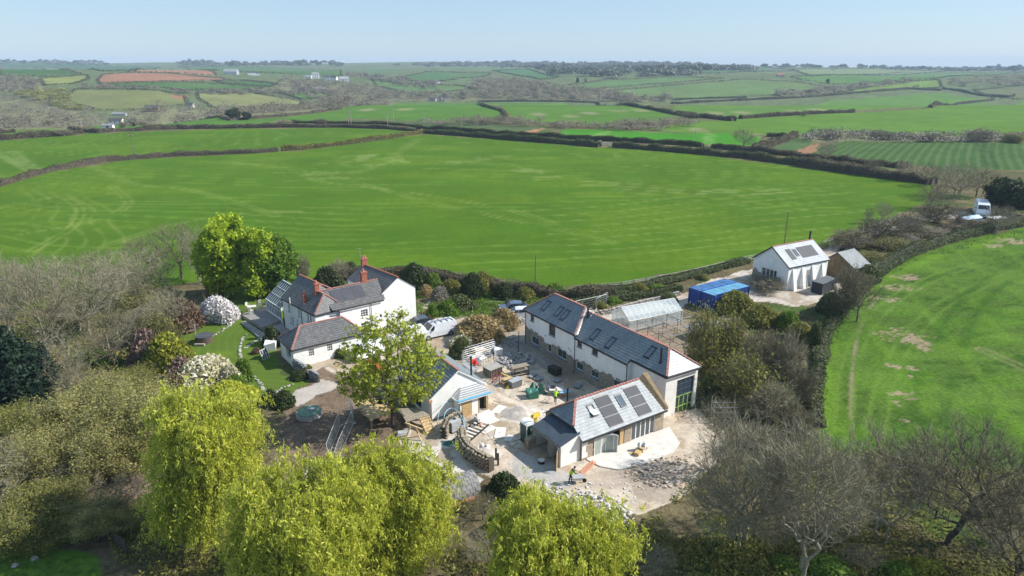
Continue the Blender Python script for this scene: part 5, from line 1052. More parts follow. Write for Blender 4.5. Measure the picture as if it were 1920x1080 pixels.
# ---------------------------------------------------------------- trees
def tubes(p0,p1,r0,r1,ns=4):
    n=len(p0); d=p1-p0; l=np.linalg.norm(d,axis=1,keepdims=True)+1e-9; d=d/l; up=np.where(np.abs(d[:,2:3])>.9,np.array([[1.,0,0]]),np.array([[0,0,1.]]))
    x=np.cross(d,up); x/=np.linalg.norm(x,axis=1,keepdims=True)+1e-9; y=np.cross(x,d); V=[]
    for k in range(ns):
        t=2*np.pi*k/ns; o=x*np.cos(t)+y*np.sin(t); V.append(p0+o*r0[:,None]); V.append(p1+o*r1[:,None])
    V=np.stack(V,1).reshape(-1,3); b=np.arange(n)*2*ns; q=[]
    for k in range(ns):
        k2=(k+1)%ns; q.append(np.stack([b+2*k,b+2*k2,b+2*k2+1,b+2*k+1],1))
    return V,np.stack(q,1).reshape(-1,4)
def skeleton(rng,targets,trunk,fork=.35,r0=.014,wig=.12,pen=.9,step=.7):
    """trunk: list of points from the ground up; the limbs reach out to every target"""
    cap=len(targets)*8+64; Pn=np.zeros((cap,3)); par=np.full(cap,-1); n=0
    for i,t in enumerate(trunk): Pn[n]=t; par[n]=n-1; n+=1
    i0=max(1,int(len(trunk)*fork)); tb=Pn[i0].copy(); pl=np.zeros(cap)
    order=np.argsort(np.linalg.norm((targets-tb)*np.array([1,1,.8]),axis=1)*(1+.15*rng.random(len(targets))))
    dist=np.zeros(cap)
    for ti in order:
        t=targets[ti]; d=Pn[i0:n]-t; dd=np.sqrt((d*d).sum(1)); up=Pn[i0:n,2]-t[2]; c=dd+np.maximum(0,up+.25*dd)*pen+dist[i0:n]*.38
        j=int(np.argmin(c))+i0; L_=dd[j-i0]
        if L_<.05: continue
        k=int(min(6,max(1,round(L_/step)))); a=Pn[j].copy(); pa=j
        dirp=a-Pn[par[j]] if par[j]>=0 else np.array([0,0,1.]); dirp=dirp/(np.linalg.norm(dirp)+1e-9)
        for q in range(1,k+1):
            f=q/k; p=a+(t-a)*f+dirp*L_*.22*f*(1-f)*1.2+rng.normal(0,wig*L_/k,3)*(f<1)
            if n>=cap: break
            Pn[n]=p; par[n]=pa; dist[n]=dist[pa]+np.linalg.norm(p-Pn[pa]); pa=n; n+=1
    Pn=Pn[:n]; par=par[:n]; w=np.zeros(n); ch=np.zeros(n,int)
    for i in range(n-1,0,-1):
        if ch[i]==0: w[i]=r0**2.15
        w[par[i]]+=w[i]; ch[par[i]]+=1
    return Pn,par,w**(1/2.15),ch
def crown_pts(rng,lobes,n,shell=.75):
    vol=np.array([l[3]*l[4]*l[5] for l in lobes]); c=rng.choice(len(lobes),n,p=vol/vol.sum()); d=rng.normal(size=(n,3)); d/=np.linalg.norm(d,axis=1,keepdims=True)
    r=rng.random(n)**(1/3)*(1-shell*.35)+shell*.35; Lb_=np.array(lobes)[c]; return Lb_[:,:3]+d*Lb_[:,3:6]*r[:,None],d
def blades(P0,D,Ln,w,rng):
    n=len(P0); r=rng.normal(size=(n,3)); a=np.cross(D,r); a/=np.linalg.norm(a,axis=1,keepdims=True)+1e-9; a=a*w*.5; E_=P0+D*Ln[:,None]; m=P0+D*Ln[:,None]*.5+a*rng.normal(0,3,(n,1))*1.5
    V=np.stack([P0-a,P0+a,m+a*.8,m-a*.8,E_],1).reshape(-1,3); b=np.arange(n)*5; q=np.stack([b,b+1,b+2,b+3],1); t=np.stack([b+3,b+2,b+4,b+4],1); return V,np.concatenate([np.stack([b,b+1,b+2,b+3],1),np.stack([b+3,b+2,b+4,b+3],1)])[:n] if False else q,V
def twigs(P0,D,Ln,w,rng,kink=.18):
    n=len(P0); D=D/(np.linalg.norm(D,axis=1,keepdims=True)+1e-9); r=rng.normal(size=(n,3)); a=np.cross(D,r); a/=np.linalg.norm(a,axis=1,keepdims=True)+1e-9
    s=rng.normal(size=(n,3))*kink; m=P0+D*(Ln*.5)[:,None]+s*Ln[:,None]*.5; e=m+(D+s*1.2)*(Ln*.5)[:,None]; a=a*w*.5
    V=np.stack([P0-a,P0+a,m+a*.7,m-a*.7,e+a*.3,e-a*.3],1).reshape(-1,3); b=np.arange(n)*6; q=np.concatenate([np.stack([b,b+1,b+2,b+3],1),np.stack([b+3,b+2,b+4,b+5],1)]); return V,q,m,e
def tree(label,base,H_,lobes,seed,leaf=None,nt=420,nleaf=0,ls=.2,ntw=6,twl=.9,tww=.022,bark='bark',twm='twig',trunk_h=.25,r0=.014,name='tree',cat='tree',group=None,lean=(0,0),leafr=.5,droop=0.,shell=.8,stems=1,clump=1,wig=.12,pen=.9,tup=.35,cull=None,tip=1.,elong=1.):
    """lobes: (x,y,z,rx,ry,rz) relative to the base, metres"""
    rng=np.random.default_rng(seed); base=np.array(base,float)
    tg,dv=crown_pts(rng,lobes,nt,shell); tg=tg[tg[:,2]>.4]
    th=H_*trunk_h; tr=[np.array([0,0,-.3])]; k=5
    for i in range(1,k+1): tr.append(np.array([lean[0]*i/k+rng.normal(0,.05),lean[1]*i/k+rng.normal(0,.05),th*i/k]))
    if stems>1:
        allp=[]; alls=[]
        parts=[]
        for s_ in range(stems):
            o=np.array([rng.normal(0,.8),rng.normal(0,.8),0]) if s_ else np.zeros(3); sel=tg[s_::stems]; parts.append(skeleton(rng,sel,[t+o for t in tr],.5,r0,wig,pen))
        off=0; PP=[];pp=[];rr=[];cc=[]
        for a,b,c,d in parts: PP.append(a); b=b.copy(); b[b>=0]+=off; pp.append(b); rr.append(c); cc.append(d); off+=len(a)
        Pn,par,rad,ch=np.concatenate(PP),np.concatenate(pp),np.concatenate(rr),np.concatenate(cc)
    else: Pn,par,rad,ch=skeleton(rng,tg,tr,.5,r0,wig,pen)
    i=np.where(par>=0)[0]; p0=Pn[par[i]]; p1=Pn[i]; ra=np.minimum(rad[par[i]],rad[i]*1.35); rb=rad[i]
    big=rb>.05; V1,q1=tubes(p0[big],p1[big],ra[big],rb[big],6); V2,q2=tubes(p0[~big],p1[~big],ra[~big],rb[~big]*.9,3)
    V=np.concatenate([V1,V2]); q=np.concatenate([q1,q2+len(V1)]); mi=np.zeros(len(q),int)
    T=thing(name,label,cat,tuple(base),group)
    cen=np.array(lobes)[:,:3].mean(0)
    fine=np.where((rad<.05)&(par>=0))[0]
    if ntw and len(fine):
        a=np.repeat(fine,ntw); d=Pn[a]-Pn[par[a]]; d/=np.linalg.norm(d,axis=1,keepdims=True)+1e-9; o=Pn[a]-cen; o/=np.linalg.norm(o,axis=1,keepdims=True)+1e-9
        D=d*.7+o*.5+rng.normal(size=(len(a),3))*.55+np.array([0,0,tup]); Ln=twl*(.5+rng.random(len(a))); P0=Pn[par[a]]+(Pn[a]-Pn[par[a]])*rng.random((len(a),1))
        Vt_,qt,m,e=twigs(P0,D,Ln,tww,rng); 
        # second order twigs
        D2=D/np.linalg.norm(D,axis=1,keepdims=True)+rng.normal(size=D.shape)*.8; Vs,qs,m2,e2=twigs(m,D2,Ln*.55,tww*.7,rng)
        tv=np.concatenate([Vt_,Vs]); tq=np.concatenate([qt,qs+len(Vt_)]); tips=np.concatenate([e,e2,m])
    else: tv=np.zeros((0,3)); tq=np.zeros((0,4),int); tips=Pn[fine] if len(fine) else Pn
    o1=mesh_np('trunk',V,q,4,[M[bark]],T,attr=None)
    if len(tv): mesh_np('twigs',tv,tq,4,[M[twm]],T)
    if nleaf:
        c=tips[rng.integers(0,len(tips),max(1,nleaf//clump))]; c=np.repeat(c,clump,0)
        n=len(c)
        if droop:
            t=rng.random(n); hd=c[:,:2]-cen[None,:2]; hd=hd/(np.linalg.norm(hd,axis=1,keepdims=True)+1e-9); rdv=np.repeat(rng.random(max(1,nleaf//clump))*droop,clump)[:n]
            c=c+np.stack([hd[:,0]*t*.5*rdv,hd[:,1]*t*.5*rdv,-t*t*rdv],1)+rng.normal(0,leafr*.35,(n,3)); 
        else: c=c+rng.normal(0,leafr*tip,(n,3))
        c[:,2]=np.maximum(c[:,2],.15)
        V,Fi=tris(c,ls*(.6+.8*rng.random(n)),rng,(c-cen)/(np.linalg.norm(c-cen,axis=1,keepdims=True)+1e-9),.25,elong,axis=(0,0,-1.) if droop else None)
        cl=np.repeat(rng.random(max(1,nleaf//clump)),clump)[:n] if clump>1 else vnoise(c[:,0]/.9,c[:,2]/.9+c[:,1]/.9,seed)
        v=np.repeat(np.clip(.1+.75*cl+rng.normal(0,.16,n),0,1),3)
        mesh_np('crown',V,Fi,3,[L[leaf]],T,attr={'v':v})
    return T
def ell(H_,rx,ry=None,z0=.3,n=5,seed=0,jit=.35,fl=1.,lk=.48):
    """a lumpy crown of n lobes filling height z0*H..H"""
    r=random.Random(seed); ry=ry or rx; H_=H_-.5; cz=H_*(1+z0)/2; rz=H_*(1-z0)/2; out=[(0,0,cz,rx*.72,ry*.72,rz*.85)]
    for i in range(n):
        a=2*math.pi*(i+r.random()*.6)/n; k=.45+.15*r.random(); out.append((rx*k*math.cos(a),ry*k*math.sin(a),cz+rz*max(-.5,min(.36,(r.random()-.5)*jit*1.7)),rx*lk,ry*lk,rz*lk*1.15))
    return out
def bush(label,base,rx,ry,rz,leaf,seed,nl=5000,ls=.14,twm='twig',twn=260,name='shrub',cat='shrub',group=None,lump=.38,twl=1.,lobes=7,shellw=.3,tww=.02):
    rng=np.random.default_rng(seed); T=thing(name,label,cat,tuple(base),group)
    nb=11; bc=rng.normal(size=(nb,3)); bc/=np.linalg.norm(bc,axis=1,keepdims=True); bc[:,2]=np.abs(bc[:,2])*.75; bc*=(.45+.2*rng.random((nb,1))); br=.30+.22*rng.random(nb); bc[0]=(0,0,.35); br[0]=.62
    which=rng.choice(nb,nl,p=br**2/np.sum(br**2)); d=rng.normal(size=(nl,3)); d/=np.linalg.norm(d,axis=1,keepdims=True)
    d[:,2]=np.where((d[:,2]<-.3)&(rng.random(nl)<.6),-d[:,2],d[:,2])
    C_=(bc[which]+d*br[which][:,None]*(1-shellw*rng.random(nl)**2)[:,None]+rng.normal(0,.035,(nl,3)))*np.array([rx,ry,rz]); C_[:,2]=np.abs(C_[:,2])+.01
    tone=rng.random(nb)[which]
    V,Fi=tris(C_,ls*(.5+.9*rng.random(nl)),rng,d,.3); v=np.repeat(np.clip(.1+.3*tone+.6*rng.random(nl),0,1),3)
    n2=twn; dd=rng.normal(size=(n2,3)); dd[:,2]=np.abs(dd[:,2])+.2; dd/=np.linalg.norm(dd,axis=1,keepdims=True); P0=np.zeros((n2,3))+rng.normal(0,.12,(n2,3))*np.array([rx,ry,0]); V2,q2,m,e=twigs(P0,dd*np.array([rx,ry,rz]),np.full(n2,1.)*np.linalg.norm([rx,ry,rz])/1.73*twl/np.linalg.norm([rx,ry,rz])*1.6,tww*1.6,rng,.25)
    # inner dark body keeps the heart of the shrub opaque
    mesh_np('stems',V2,q2,4,[M[twm]],T); mesh_np('foliage',V,Fi,3,[L[leaf]],T,attr={'v':v}); return T
def twigbush(label,base,rx,ry,H_,seed,twm='twig',bark='barkgrey',nt=260,ntw=7,tww=.03,leaf=None,nleaf=0,ls=.12,name='shrub',cat='shrub',group=None,twl=.8,stems=4):
    return tree(label,base,H_,[(0,0,H_*.55,rx*.8,ry*.8,H_*.45),(rx*.3,0,H_*.5,rx*.6,ry*.6,H_*.4),(-rx*.3,ry*.2,H_*.45,rx*.6,ry*.6,H_*.4)],seed,leaf,nt,nleaf,ls,ntw,twl,tww,bark,twm,.12,.011,name,cat,group,stems=stems,shell=.6,pen=.6)
protos={}
def place(key,label,px,py,rz=0,sc=1.,group=None,scz=None,world=False,dz=0,cat=None):
    T,used=protos[key]; x,y=(px,py) if world else P(px,py); loc=(x,y,gz(x,y)-.05+dz); s=(sc,sc,sc if scz is None else scz)
    if not used[0]:
        used[0]=True; T.location=loc; T.rotation_euler[2]=rz; T.scale=s; T['label']=label
        if group: T['group']=group
        if cat: T['category']=cat
        return T
    r=copy_tree(T,used[1],loc,rz,s,label,group)
    if cat: r['category']=cat
    return r
def proto(key,T): protos[key]=(T,[False,kmap(T)])
def plc(name_px,h_px_top,Y=None): pass
def top_h(px,py_top,base):      # height of a thing whose base is at world xy `base` and whose top shows at row py_top
    d=rayd(px,py_top); return CAM_H+d[2]*base[1]/d[1]-gz(*base)
# ---- the weeping yellow-green willows in the foreground
def willow(label,bx,by,top,rx,ry,seed,n=52000,z0=.12,lobes=7,ls=.135):
    x,y=P(bx,by); H_=top_h(bx,top,(x,y)); return tree(label,(x,y,gz(x,y)),H_,ell(H_*1.02,rx*1.05,ry*1.05,z0,11,seed,1.1,1,.36),seed,'willow',420,n,ls,5,1.2,.03,'bark','twigolive',.3,.016,'willow','tree',droop=1.9,leafr=.32,clump=12,elong=1.9,tup=.15)
willow('big weeping willow in fresh yellow-green leaf, left of the soil patch',408,1010,712,4.1,3.9,11,78000)
willow('broad yellow-green willow in the bottom centre foreground',585,1150,872,5.2,4.2,12,80000)
willow('yellow-green willow rising in front of the pale concrete apron',738,1060,838,4.5,3.8,13,66000)
willow('round yellow-green willow at bottom right of centre',1040,1160,925,4.7,3.8,14,68000)
willow('small yellow-green willow top below the lawn',410,880,700,3.0,2.6,15,16000) if False else None
lap('willows')
# ---- the leafing tree between the outbuilding and the small barn
x,y=P(738,800); H_=top_h(735,586,(x,y))
tree('sycamore coming into leaf beside the timber decks, fronting the small barn',(x,y,gz(x,y)),H_,[(-.2,0,H_*.62,4.6,4.2,H_*.36),(-2.6,.3,H_*.48,3.2,3,H_*.26),(2.4,.2,H_*.52,3.2,3,H_*.28),(0,-.8,H_*.44,4.2,3,H_*.22)],21,'syc',600,6400,.24,4,.6,.022,'barkdark','twigolive',.2,.017,'sycamore_tree','tree',leafr=.17,clump=5)
# ---- bright trees behind the garden
x,y=P(425,556); H_=top_h(425,398,(x,y)); tree('round bright lime green tree at the top of the garden',(x,y,gz(x,y)),H_,ell(H_,4.1,4.0,.10,8,5,.8),22,'lime',420,30000,.33,2,.6,.03,'barkdark','twigolive',.2,.016,'lime_tree','tree',leafr=.3,clump=6)
x,y=P(510,552); H_=top_h(510,428,(x,y)); tree('mid green spreading tree between the lime green tree and the farmhouse',(x,y,gz(x,y)),H_,ell(H_,3.9,4.2,.06,8,6,.8),23,'green',420,26000,.33,2,.6,.03,'barkdark','twigolive',.2,.016,'broadleaf_tree','tree',leafr=.3,clump=6)
x,y=P(478,562); H_=top_h(478,420,(x,y)); tree('second lime green crown merging with the round bright tree',(x+1,y+1.5,gz(x,y)),H_,ell(H_,3.0,3.2,.1,6,7,.8),24,'lime',260,13000,.33,2,.6,.03,'barkdark','twigolive',.2,.016,'lime_tree','tree',leafr=.3,clump=6)
lap('green trees')
# ---- big bare trees in the right foreground
def bare(label,bx,by,top,rx,ry,seed,nt=620,ntw=6,bark='barkgrey',twm='twigpale',z0=.15,lean=(0,0),tww=.03,stems=1,trunk_h=.16,**k):
    x,y=P(bx,by); H_=top_h(bx,top,(x,y)); return tree(label,(x,y,gz(x,y)),H_,ell(H_,rx,ry,z0,6,seed,.7),seed,None,nt,0,.2,ntw,1.0,tww,bark,twm,trunk_h,.015,'bare_tree','tree',lean=lean,stems=stems,pen=1.1,tup=.7,**k)
bare('large bare grey tree in front of the rubble, left of the foreground pair',1385,1030,765,4.9,4.6,31,900,5,stems=3)
bare('large bare grey tree right beside it with a pale forked trunk',1500,1075,790,4.6,4.2,32,800,5,stems=2)
bare('widest bare tree at the bottom right with a thick ivy-dark trunk',1775,1020,800,7.6,5.4,33,900,5,'barkdark','twig',lean=(1.2,0),trunk_h=.3)
bare('bare tree cut by the lower right corner of the view',1900,1100,880,4.4,4,34,460,5,'barkdark','twig')
bare('thin bare tree behind the rubble bank, by the big glazed end wall',1345,880,745,2.6,2.4,35,260,4)
lap('bare heroes')
bare('bare tree with many stems between the two foreground groups',1640,1010,805,4.6,4.2,36,420,4,stems=3)
# prototypes ------------------------------------------------------------------
proto('bareA',tree('x',(0,0,0),10,ell(10,4.2,4.2,.2,6,41,.7),41,None,430,0,.2,4,.9,.024,'bark','twig',.25,.016,'bare_tree','tree',tup=.5,pen=1.1))
proto('bareB',tree('x',(0,0,0),10,ell(10,4.8,4.4,.15,7,42,.7),42,None,430,0,.2,4,.9,.024,'barkgrey','twigpale',.2,.016,'bare_tree','tree',tup=.4,stems=3,pen=1.1))
proto('bud',tree('x',(0,0,0),9,ell(9,4.6,4.6,.12,7,43,.7),43,'bud',400,27000,.135,4,.9,.03,'barkgrey','twigpale',.18,.016,'budding_tree','tree',leafr=.35,stems=2))
proto('bud2',tree('x',(0,0,0),9,ell(9,4.6,4.6,.12,7,44,.7),44,'olive',400,22000,.14,5,.9,.035,'bark','twigolive',.18,.016,'budding_tree','tree',leafr=.4))
proto('conifer',tree('x',(0,0,0),10,[(0,0,2.2,3.0,3.0,2.2),(0,0,4.6,2.5,2.5,2.4),(0,0,7.2,1.8,1.8,2.2),(.2,0,8.8,1,1,1.3)],45,'deep',300,17000,.26,0,.6,.03,'barkdark','twig',.3,.016,'conifer','tree',leafr=.32))
proto('round',tree('x',(0,0,0),8,ell(8,4.4,4.4,.05,7,46,.5),46,'dark',240,13000,.3,0,.6,.03,'barkdark','twig',.2,.016,'evergreen_tree','tree',leafr=.35))
for k_,lf,n_,s_,tw in(('bgreen','green',4200,.12,'twigolive'),('bdark','dark',4600,.12,'twig'),('bolive','olive',4600,.11,'twigolive'),('bhedge','hedgegreen',4200,.12,'twig'),('bgrey','greyb',3400,.085,'twigpale'),('bbrown','brown',3400,.1,'twig'),('bgold','gold',3000,.12,'twig'),('bpeach','peach',4200,.12,'twig'),('byg','yellowgreen',5200,.115,'twigolive'),('bpink','pinkbl',4600,.12,'twig'),('bcream','creambl',4800,.12,'twig'),('bwhite','blossom',5200,.12,'twigpale'),('bwil','willow',4200,.12,'twigolive')):
    proto(k_,bush('x',(0,0,0),1,1,1,lf,hash(k_)%1 + sum(map(ord,k_)),int(n_*2.1),s_*.72,tw,120,tww=.012))
proto('tw1',twigbush('x',(0,0,0),2.4,2.2,4.2,61,'twig','bark',230,8,.035)); proto('tw2',twigbush('x',(0,0,0),2.6,2.4,4.0,62,'twigpale','barkgrey',230,8,.035)); proto('tw3',twigbush('x',(0,0,0),2.6,2.4,4.0,63,'twigolive','bark',230,7,.035,'olive',3200,.13))
lap('protos')
def pb(key,label,px,py_base,wpx,hpx,rz=None,group=None,cat='shrub',ry=None):
    """shrub whose foot is at (px,py_base), wpx wide and hpx high in the photograph"""
    x,y=P(px,py_base); dep=y*CT+(CAM_H)*ST; s=dep/F; rx=wpx*s/2; ry=ry or rx*.85; sn=CAM_H/math.hypot(CAM_H,y); h=max(.5*hpx*s,(hpx*s-ry*1.1*sn)/math.sqrt(1-sn*sn))
    rz=random.random()*6.28 if rz is None else rz; ry=ry or rx*.85
    T=place(key,label,x,y+ry*.4,rz,1,group,world=True,cat=cat)
    nat={'t':4.2,'b':1.15}[key[0] if key[0]!='c' else 't'] if key[:2] in('tw',) or key[0]=='b' and not key.startswith(('bare','bud')) else 10
    if key.startswith('tw'): k=(rx/3.0,ry/3.0,h/4.3)
    elif key.startswith(('bare',)): k=(rx/5.2,ry/5.2,h/10.6)
    elif key.startswith('bud'): k=(rx/5.3,ry/5.3,h/9.6)
    elif key=='conifer': k=(rx/3.3,ry/3.3,h/10.4)
    elif key=='round': k=(rx/4.9,ry/4.9,h/8.4)
    else: k=(rx/1.0,ry/1.0,h/1.0)
    T.scale=k; return T
V_=[ ('bud2','olive leafed tree overhanging the bottom left grass',60,1030,210,130),('bud','pale leafed scrub tree beside the old gate',180,1020,150,100),('bgreen','fresh green bush under the bottom left trees',120,1015,90,50),('tw3','olive thicket between path and bottom left grass',90,1000,150,60),('bgreen','fresh green shrub in the middle of the left wood',180,690,80,44),('bdark','dark evergreen shrub in the left wood',120,640,70,50),('tw3','leafing olive bush in the left wood',260,610,110,70),
 # key,label,px,py_base,width px,height px
('bareA','bare tree leaning against the lime green tree, its trunk ivy-dark',330,530,150,128),('bareB','tall bare tree close against the left side of the lime green tree',372,535,90,120),
('bareB','bare pale-limbed tree left of the garden wood',230,590,200,140),('bareA','bare tree with a thick brown trunk in the left wood',70,700,210,240),('bareB','bare spreading tree at the left edge of the wood',10,640,170,180),
('bareA','bare tree behind the magnolia side of the wood',285,585,150,110),('bareB','bare tree in the middle of the left wood',150,640,200,180),('bareA','low bare tree at the field edge of the left wood',180,560,170,110),('bareB','bare tree at the field edge near the left margin',50,570,170,105),('bareA','small bare tree between field and wood, left of the ivy-dark one',270,520,110,90),
('bareA','bare brownish tree behind the pink budded camellia',200,700,170,140),('bareB','grey lichened tree on the left of the garden',300,640,130,110),
('tw3','grey-green leafing shrub beside the dark red bush',292,655,92,76),('tw2','grey feathery bush at the wood edge above the camellia',250,650,120,80),
('bbrown','dark reddish bare bush in front of the white magnolia',338,622,84,72),('bwhite','white flowering magnolia on the lawn edge',403,604,88,58),('bpeach','yellowish budding bush under the lime green tree',408,552,66,70),
('bpink','camellia with pink and green buds by the hot tub lawn',272,690,92,84),('byg','glossy yellow-green rounded shrub beside the camellia',312,698,92,84),
('bcream','sprawling cream and green shrub in front of the hot tub',374,728,140,76),('bpink','whitish flowering shrub below the yellow-green shrub',338,720,80,60),('bcream','cream budded shrub edging the lower lawn',430,722,60,46),
('bbrown','rusty brown low shrub left of the cream shrub',330,745,60,50),('bgold','golden yellow shrub deep in the left wood',96,712,66,60),
('bud','pale budding tree rising left of the weeping willow',270,880,230,180),('bud','pale budding tree with white limbs at left centre',150,860,230,160),('bud2','olive budding tree at the left edge below the conifers',40,880,200,135),('bud2','olive budding tree behind the weeping willow',230,780,170,95),('bud','pale budding tree above the woodland path',200,920,190,150),('bud','thin budding tree near the green netting',70,930,180,140),
('bareB','bare tree overhanging the bottom left path',-30,980,230,180),('bareA','dark bare tree by the old gate at bottom left',215,1000,150,120),('bareB','bare scrub tree behind the bottom left path',130,960,170,110),
('conifer','dark green conifer at the left edge of the view',12,790,150,200),('conifer','second dark conifer right of the edge conifer',72,770,100,140),('conifer','short dark conifer in the left wood',-20,740,110,150),
('bwil','yellow-green shrub behind the big willow top',425,770,120,70),('bgreen','green shrub at the foot of the lower lawn path',455,715,50,50),('bgreen','leafy green shrub right of the budded shrubs',440,745,60,50),
('bdark','dark evergreen shrub at the corner of the soil patch',530,765,52,40),('bdark','clipped dark bush by the terrace steps',508,648,46,42),('bgreen','flowering climber at the foot of the tall white gable',728,606,24,30),
('bhedge','small green bush against the outbuilding front wall',635,672,26,22),('bgreen','small green plant by the outbuilding corner',575,692,20,12),('bdark','dark green clump beside the garden gate',560,712,44,24),
('bbrown','little red-brown shrub on the lower lawn',480,664,22,16),
('bdark','tall dark evergreen by the sycamore foot',715,775,26,30),
('tw2','grey bare bush right of the mid green tree',565,528,46,56),('tw2','grey bare bush behind the farmhouse',632,528,60,48),('bdark','dark evergreen bush behind the farmhouse roof',612,545,70,52),('bdark','dark bush between farmhouse wings and field',655,520,50,34),
('bdark','large dark round evergreen right of the tall wing',775,545,66,58),('bgreen','bright green bush along the field hedge',812,545,44,38),('bolive','olive green bush in the shrubbery',845,552,50,34),('bgreen','green bush behind the white van',838,590,56,34),('bdark','dark evergreen in the shrubbery centre',885,560,54,54),('bolive','variegated bush near the lone pole',905,548,50,44),('bhedge','spreading dark shrub in front of the field fence',860,585,70,40),
('bpeach','copper orange young bush in the shrubbery',798,556,30,26),('bgrey','greyish bush beside the copper bush',825,566,50,34),('bgreen','green shrub by the parked van rear',810,594,34,30),('bhedge','dark shrub by the driveway edge',770,598,34,20),
('bdark','dark bush against the field fence left of the pole',945,560,50,36),('bolive','brown-green bush right of the pole',985,562,54,30),('bhedge','low shrub behind the parked cars',960,580,50,24),('bgreen','green shrub at the fence behind the barn roof',1040,552,50,26),
('bpeach','spreading bronze and cream magnolia beside the driveway',900,640,118,62),('bpeach','second bronze crown of the driveway magnolia',945,618,70,48),('bhedge','dense green laurel beside the courtyard gate',866,672,48,46),('bcream','low cream-flecked shrub behind the laurel',868,650,60,30),
('bolive','yellow grassy clump beside the wire fence',1125,578,34,18),('bhedge','grey-green clump on the walled bed',1170,560,60,20),('bolive','brown-green clump on the walled bed',1200,548,44,22),('bgreen','fresh green clump by the lane',1150,570,40,18),('bolive','olive bush by the lane corner',1320,525,26,14),('bgreen','green clump at the lane bank',1235,545,50,16),('bhedge','blue-green plants above the stone wall',1255,565,50,22),
('bolive','big rounded gorse hedge beside the blue containers',1385,590,90,54),('bolive','gorse bush in the middle of the green belt',1430,612,80,50),('bgreen','green bush below the white cottage yard',1480,618,60,42),('bolive','gorse bush left of the crop field corner',1505,640,70,44),('bhedge','ivy-grey bush at the field corner',1528,650,34,50),
('tw3','tall olive thicket behind the long barn end',1320,700,110,130),('tw3','twiggy thicket right of the nursery frame',1370,690,110,110),('tw1','brown twiggy thicket in the green belt',1430,720,110,110),('tw2','grey twiggy thicket beside the crop field',1480,720,90,110),('tw3','pale willow thicket behind the barn gable',1400,770,150,120),('tw2','pale arching thicket by the scaffold tower',1450,800,120,100),('tw1','brown bramble thicket by the crop field edge',1505,760,70,80),('bolive','green base of the pale willow thicket',1390,745,80,40),('bdark','dark undergrowth behind the barn end wall',1345,740,60,50),
('tw1','bramble bank at the lower crop field edge',1500,820,90,70),('tw2','pale twiggy scrub beyond the foreground bare trees',1430,850,120,70),
('bdark','evergreen bush above the dry stone wall end',945,935,84,60),('bareA','bare grey tree behind the round willow',905,985,90,85),('bdark','dark bush between the two willows',930,1010,70,50),('bareB','low bare tree between the foreground willows',905,1060,110,80),
('bolive','yellow-green scrub at the foot of the bare trees',1190,1060,90,60),('bareB','bare scrub tree at bottom centre right',1230,1090,120,80),('bgreen','ivy thicket under the foreground bare trees',1560,1090,120,60),('byg','bright yellow-green bush at bottom right',1740,1090,90,55),('bgreen','green bush right of the bright bush',1690,1095,80,50),('bareA','low bare scrub at bottom right centre',1620,1080,110,80),('bareB','low bare scrub at the bottom right edge',1880,1040,110,80),('bgreen','bramble patch below the crop field',1480,1080,90,40),
('bdark','dark evergreen wedge left of the small barn path',505,760,40,36),
('tw1','bare scrub beside the clad shed gable',1590,600,90,110),('bareA','leaning bare tree in front of the clad shed',1615,610,110,130),('tw2','bare arching bush in front of the white cottage',1440,548,110,44),('bhedge','ivy covered stump bush by the black hut',1560,590,70,50),('tw1','bare scrub behind the clad shed',1600,470,110,50),('tw1','bare bushes along the lane fence',1660,455,110,56),('tw2','grey bare bush on the lane bank',1710,440,90,50),('tw1','bare bush beside the blue trailer',1760,420,80,46),('tw3','olive scrub on the crop field bank',1680,470,100,30),('tw2','pale scrub along the crop field bank',1750,445,100,26),('tw3','scrub bank right of the clad shed',1640,500,70,34),('bhedge','grey-green scrub where field meets clad shed',1630,530,60,40),('bgrey','pale scrub on the bank beyond the shed',1700,455,70,22),
('bareA','gnarled ivy-trunked bare tree at the field corner',1752,395,80,70),('bareB','tall bare tree behind the white truck',1800,375,120,90),('bareA','bare tree left of the dark cypress',1840,372,90,70),('round','big dark cypress at the right edge',1905,405,120,86),('bareA','bare tree in front of the white truck',1800,425,60,55),('bareB','bare tree below the dark cypress',1880,440,80,70),('tw1','scrub below the blue trailer',1830,430,100,26),
('bareA','small bare tree on the lane verge left',1628,420,30,40),('bareB','pair of thin bare trees on the lane verge',1660,415,50,44),
('bareA','round bare tree standing alone on the hedge line',1397,282,64,50),('bareB','bare tree rising from the top right hedge',1552,306,58,50),('bareA','scraggy bare tree in the hedge corner',1640,330,56,44),('bareB','bare tree in the far corner hedge',1700,340,60,50),('bareA','twisted bare tree near the right hedge corner',1745,350,70,56),
('bareB','bare tree at the bottom edge of the left wood',100,760,170,150),('bareA','bare limbs over the budding trees',160,790,160,130),
]
for v in V_: pb(v[0],v[1],v[2],v[3],v[4],v[5]*(1.12 if v[0][:3] in('bar','bud') and v[2]<400 else 1),cat='tree' if v[0].startswith(('bare','bud','con','round')) else 'shrub')
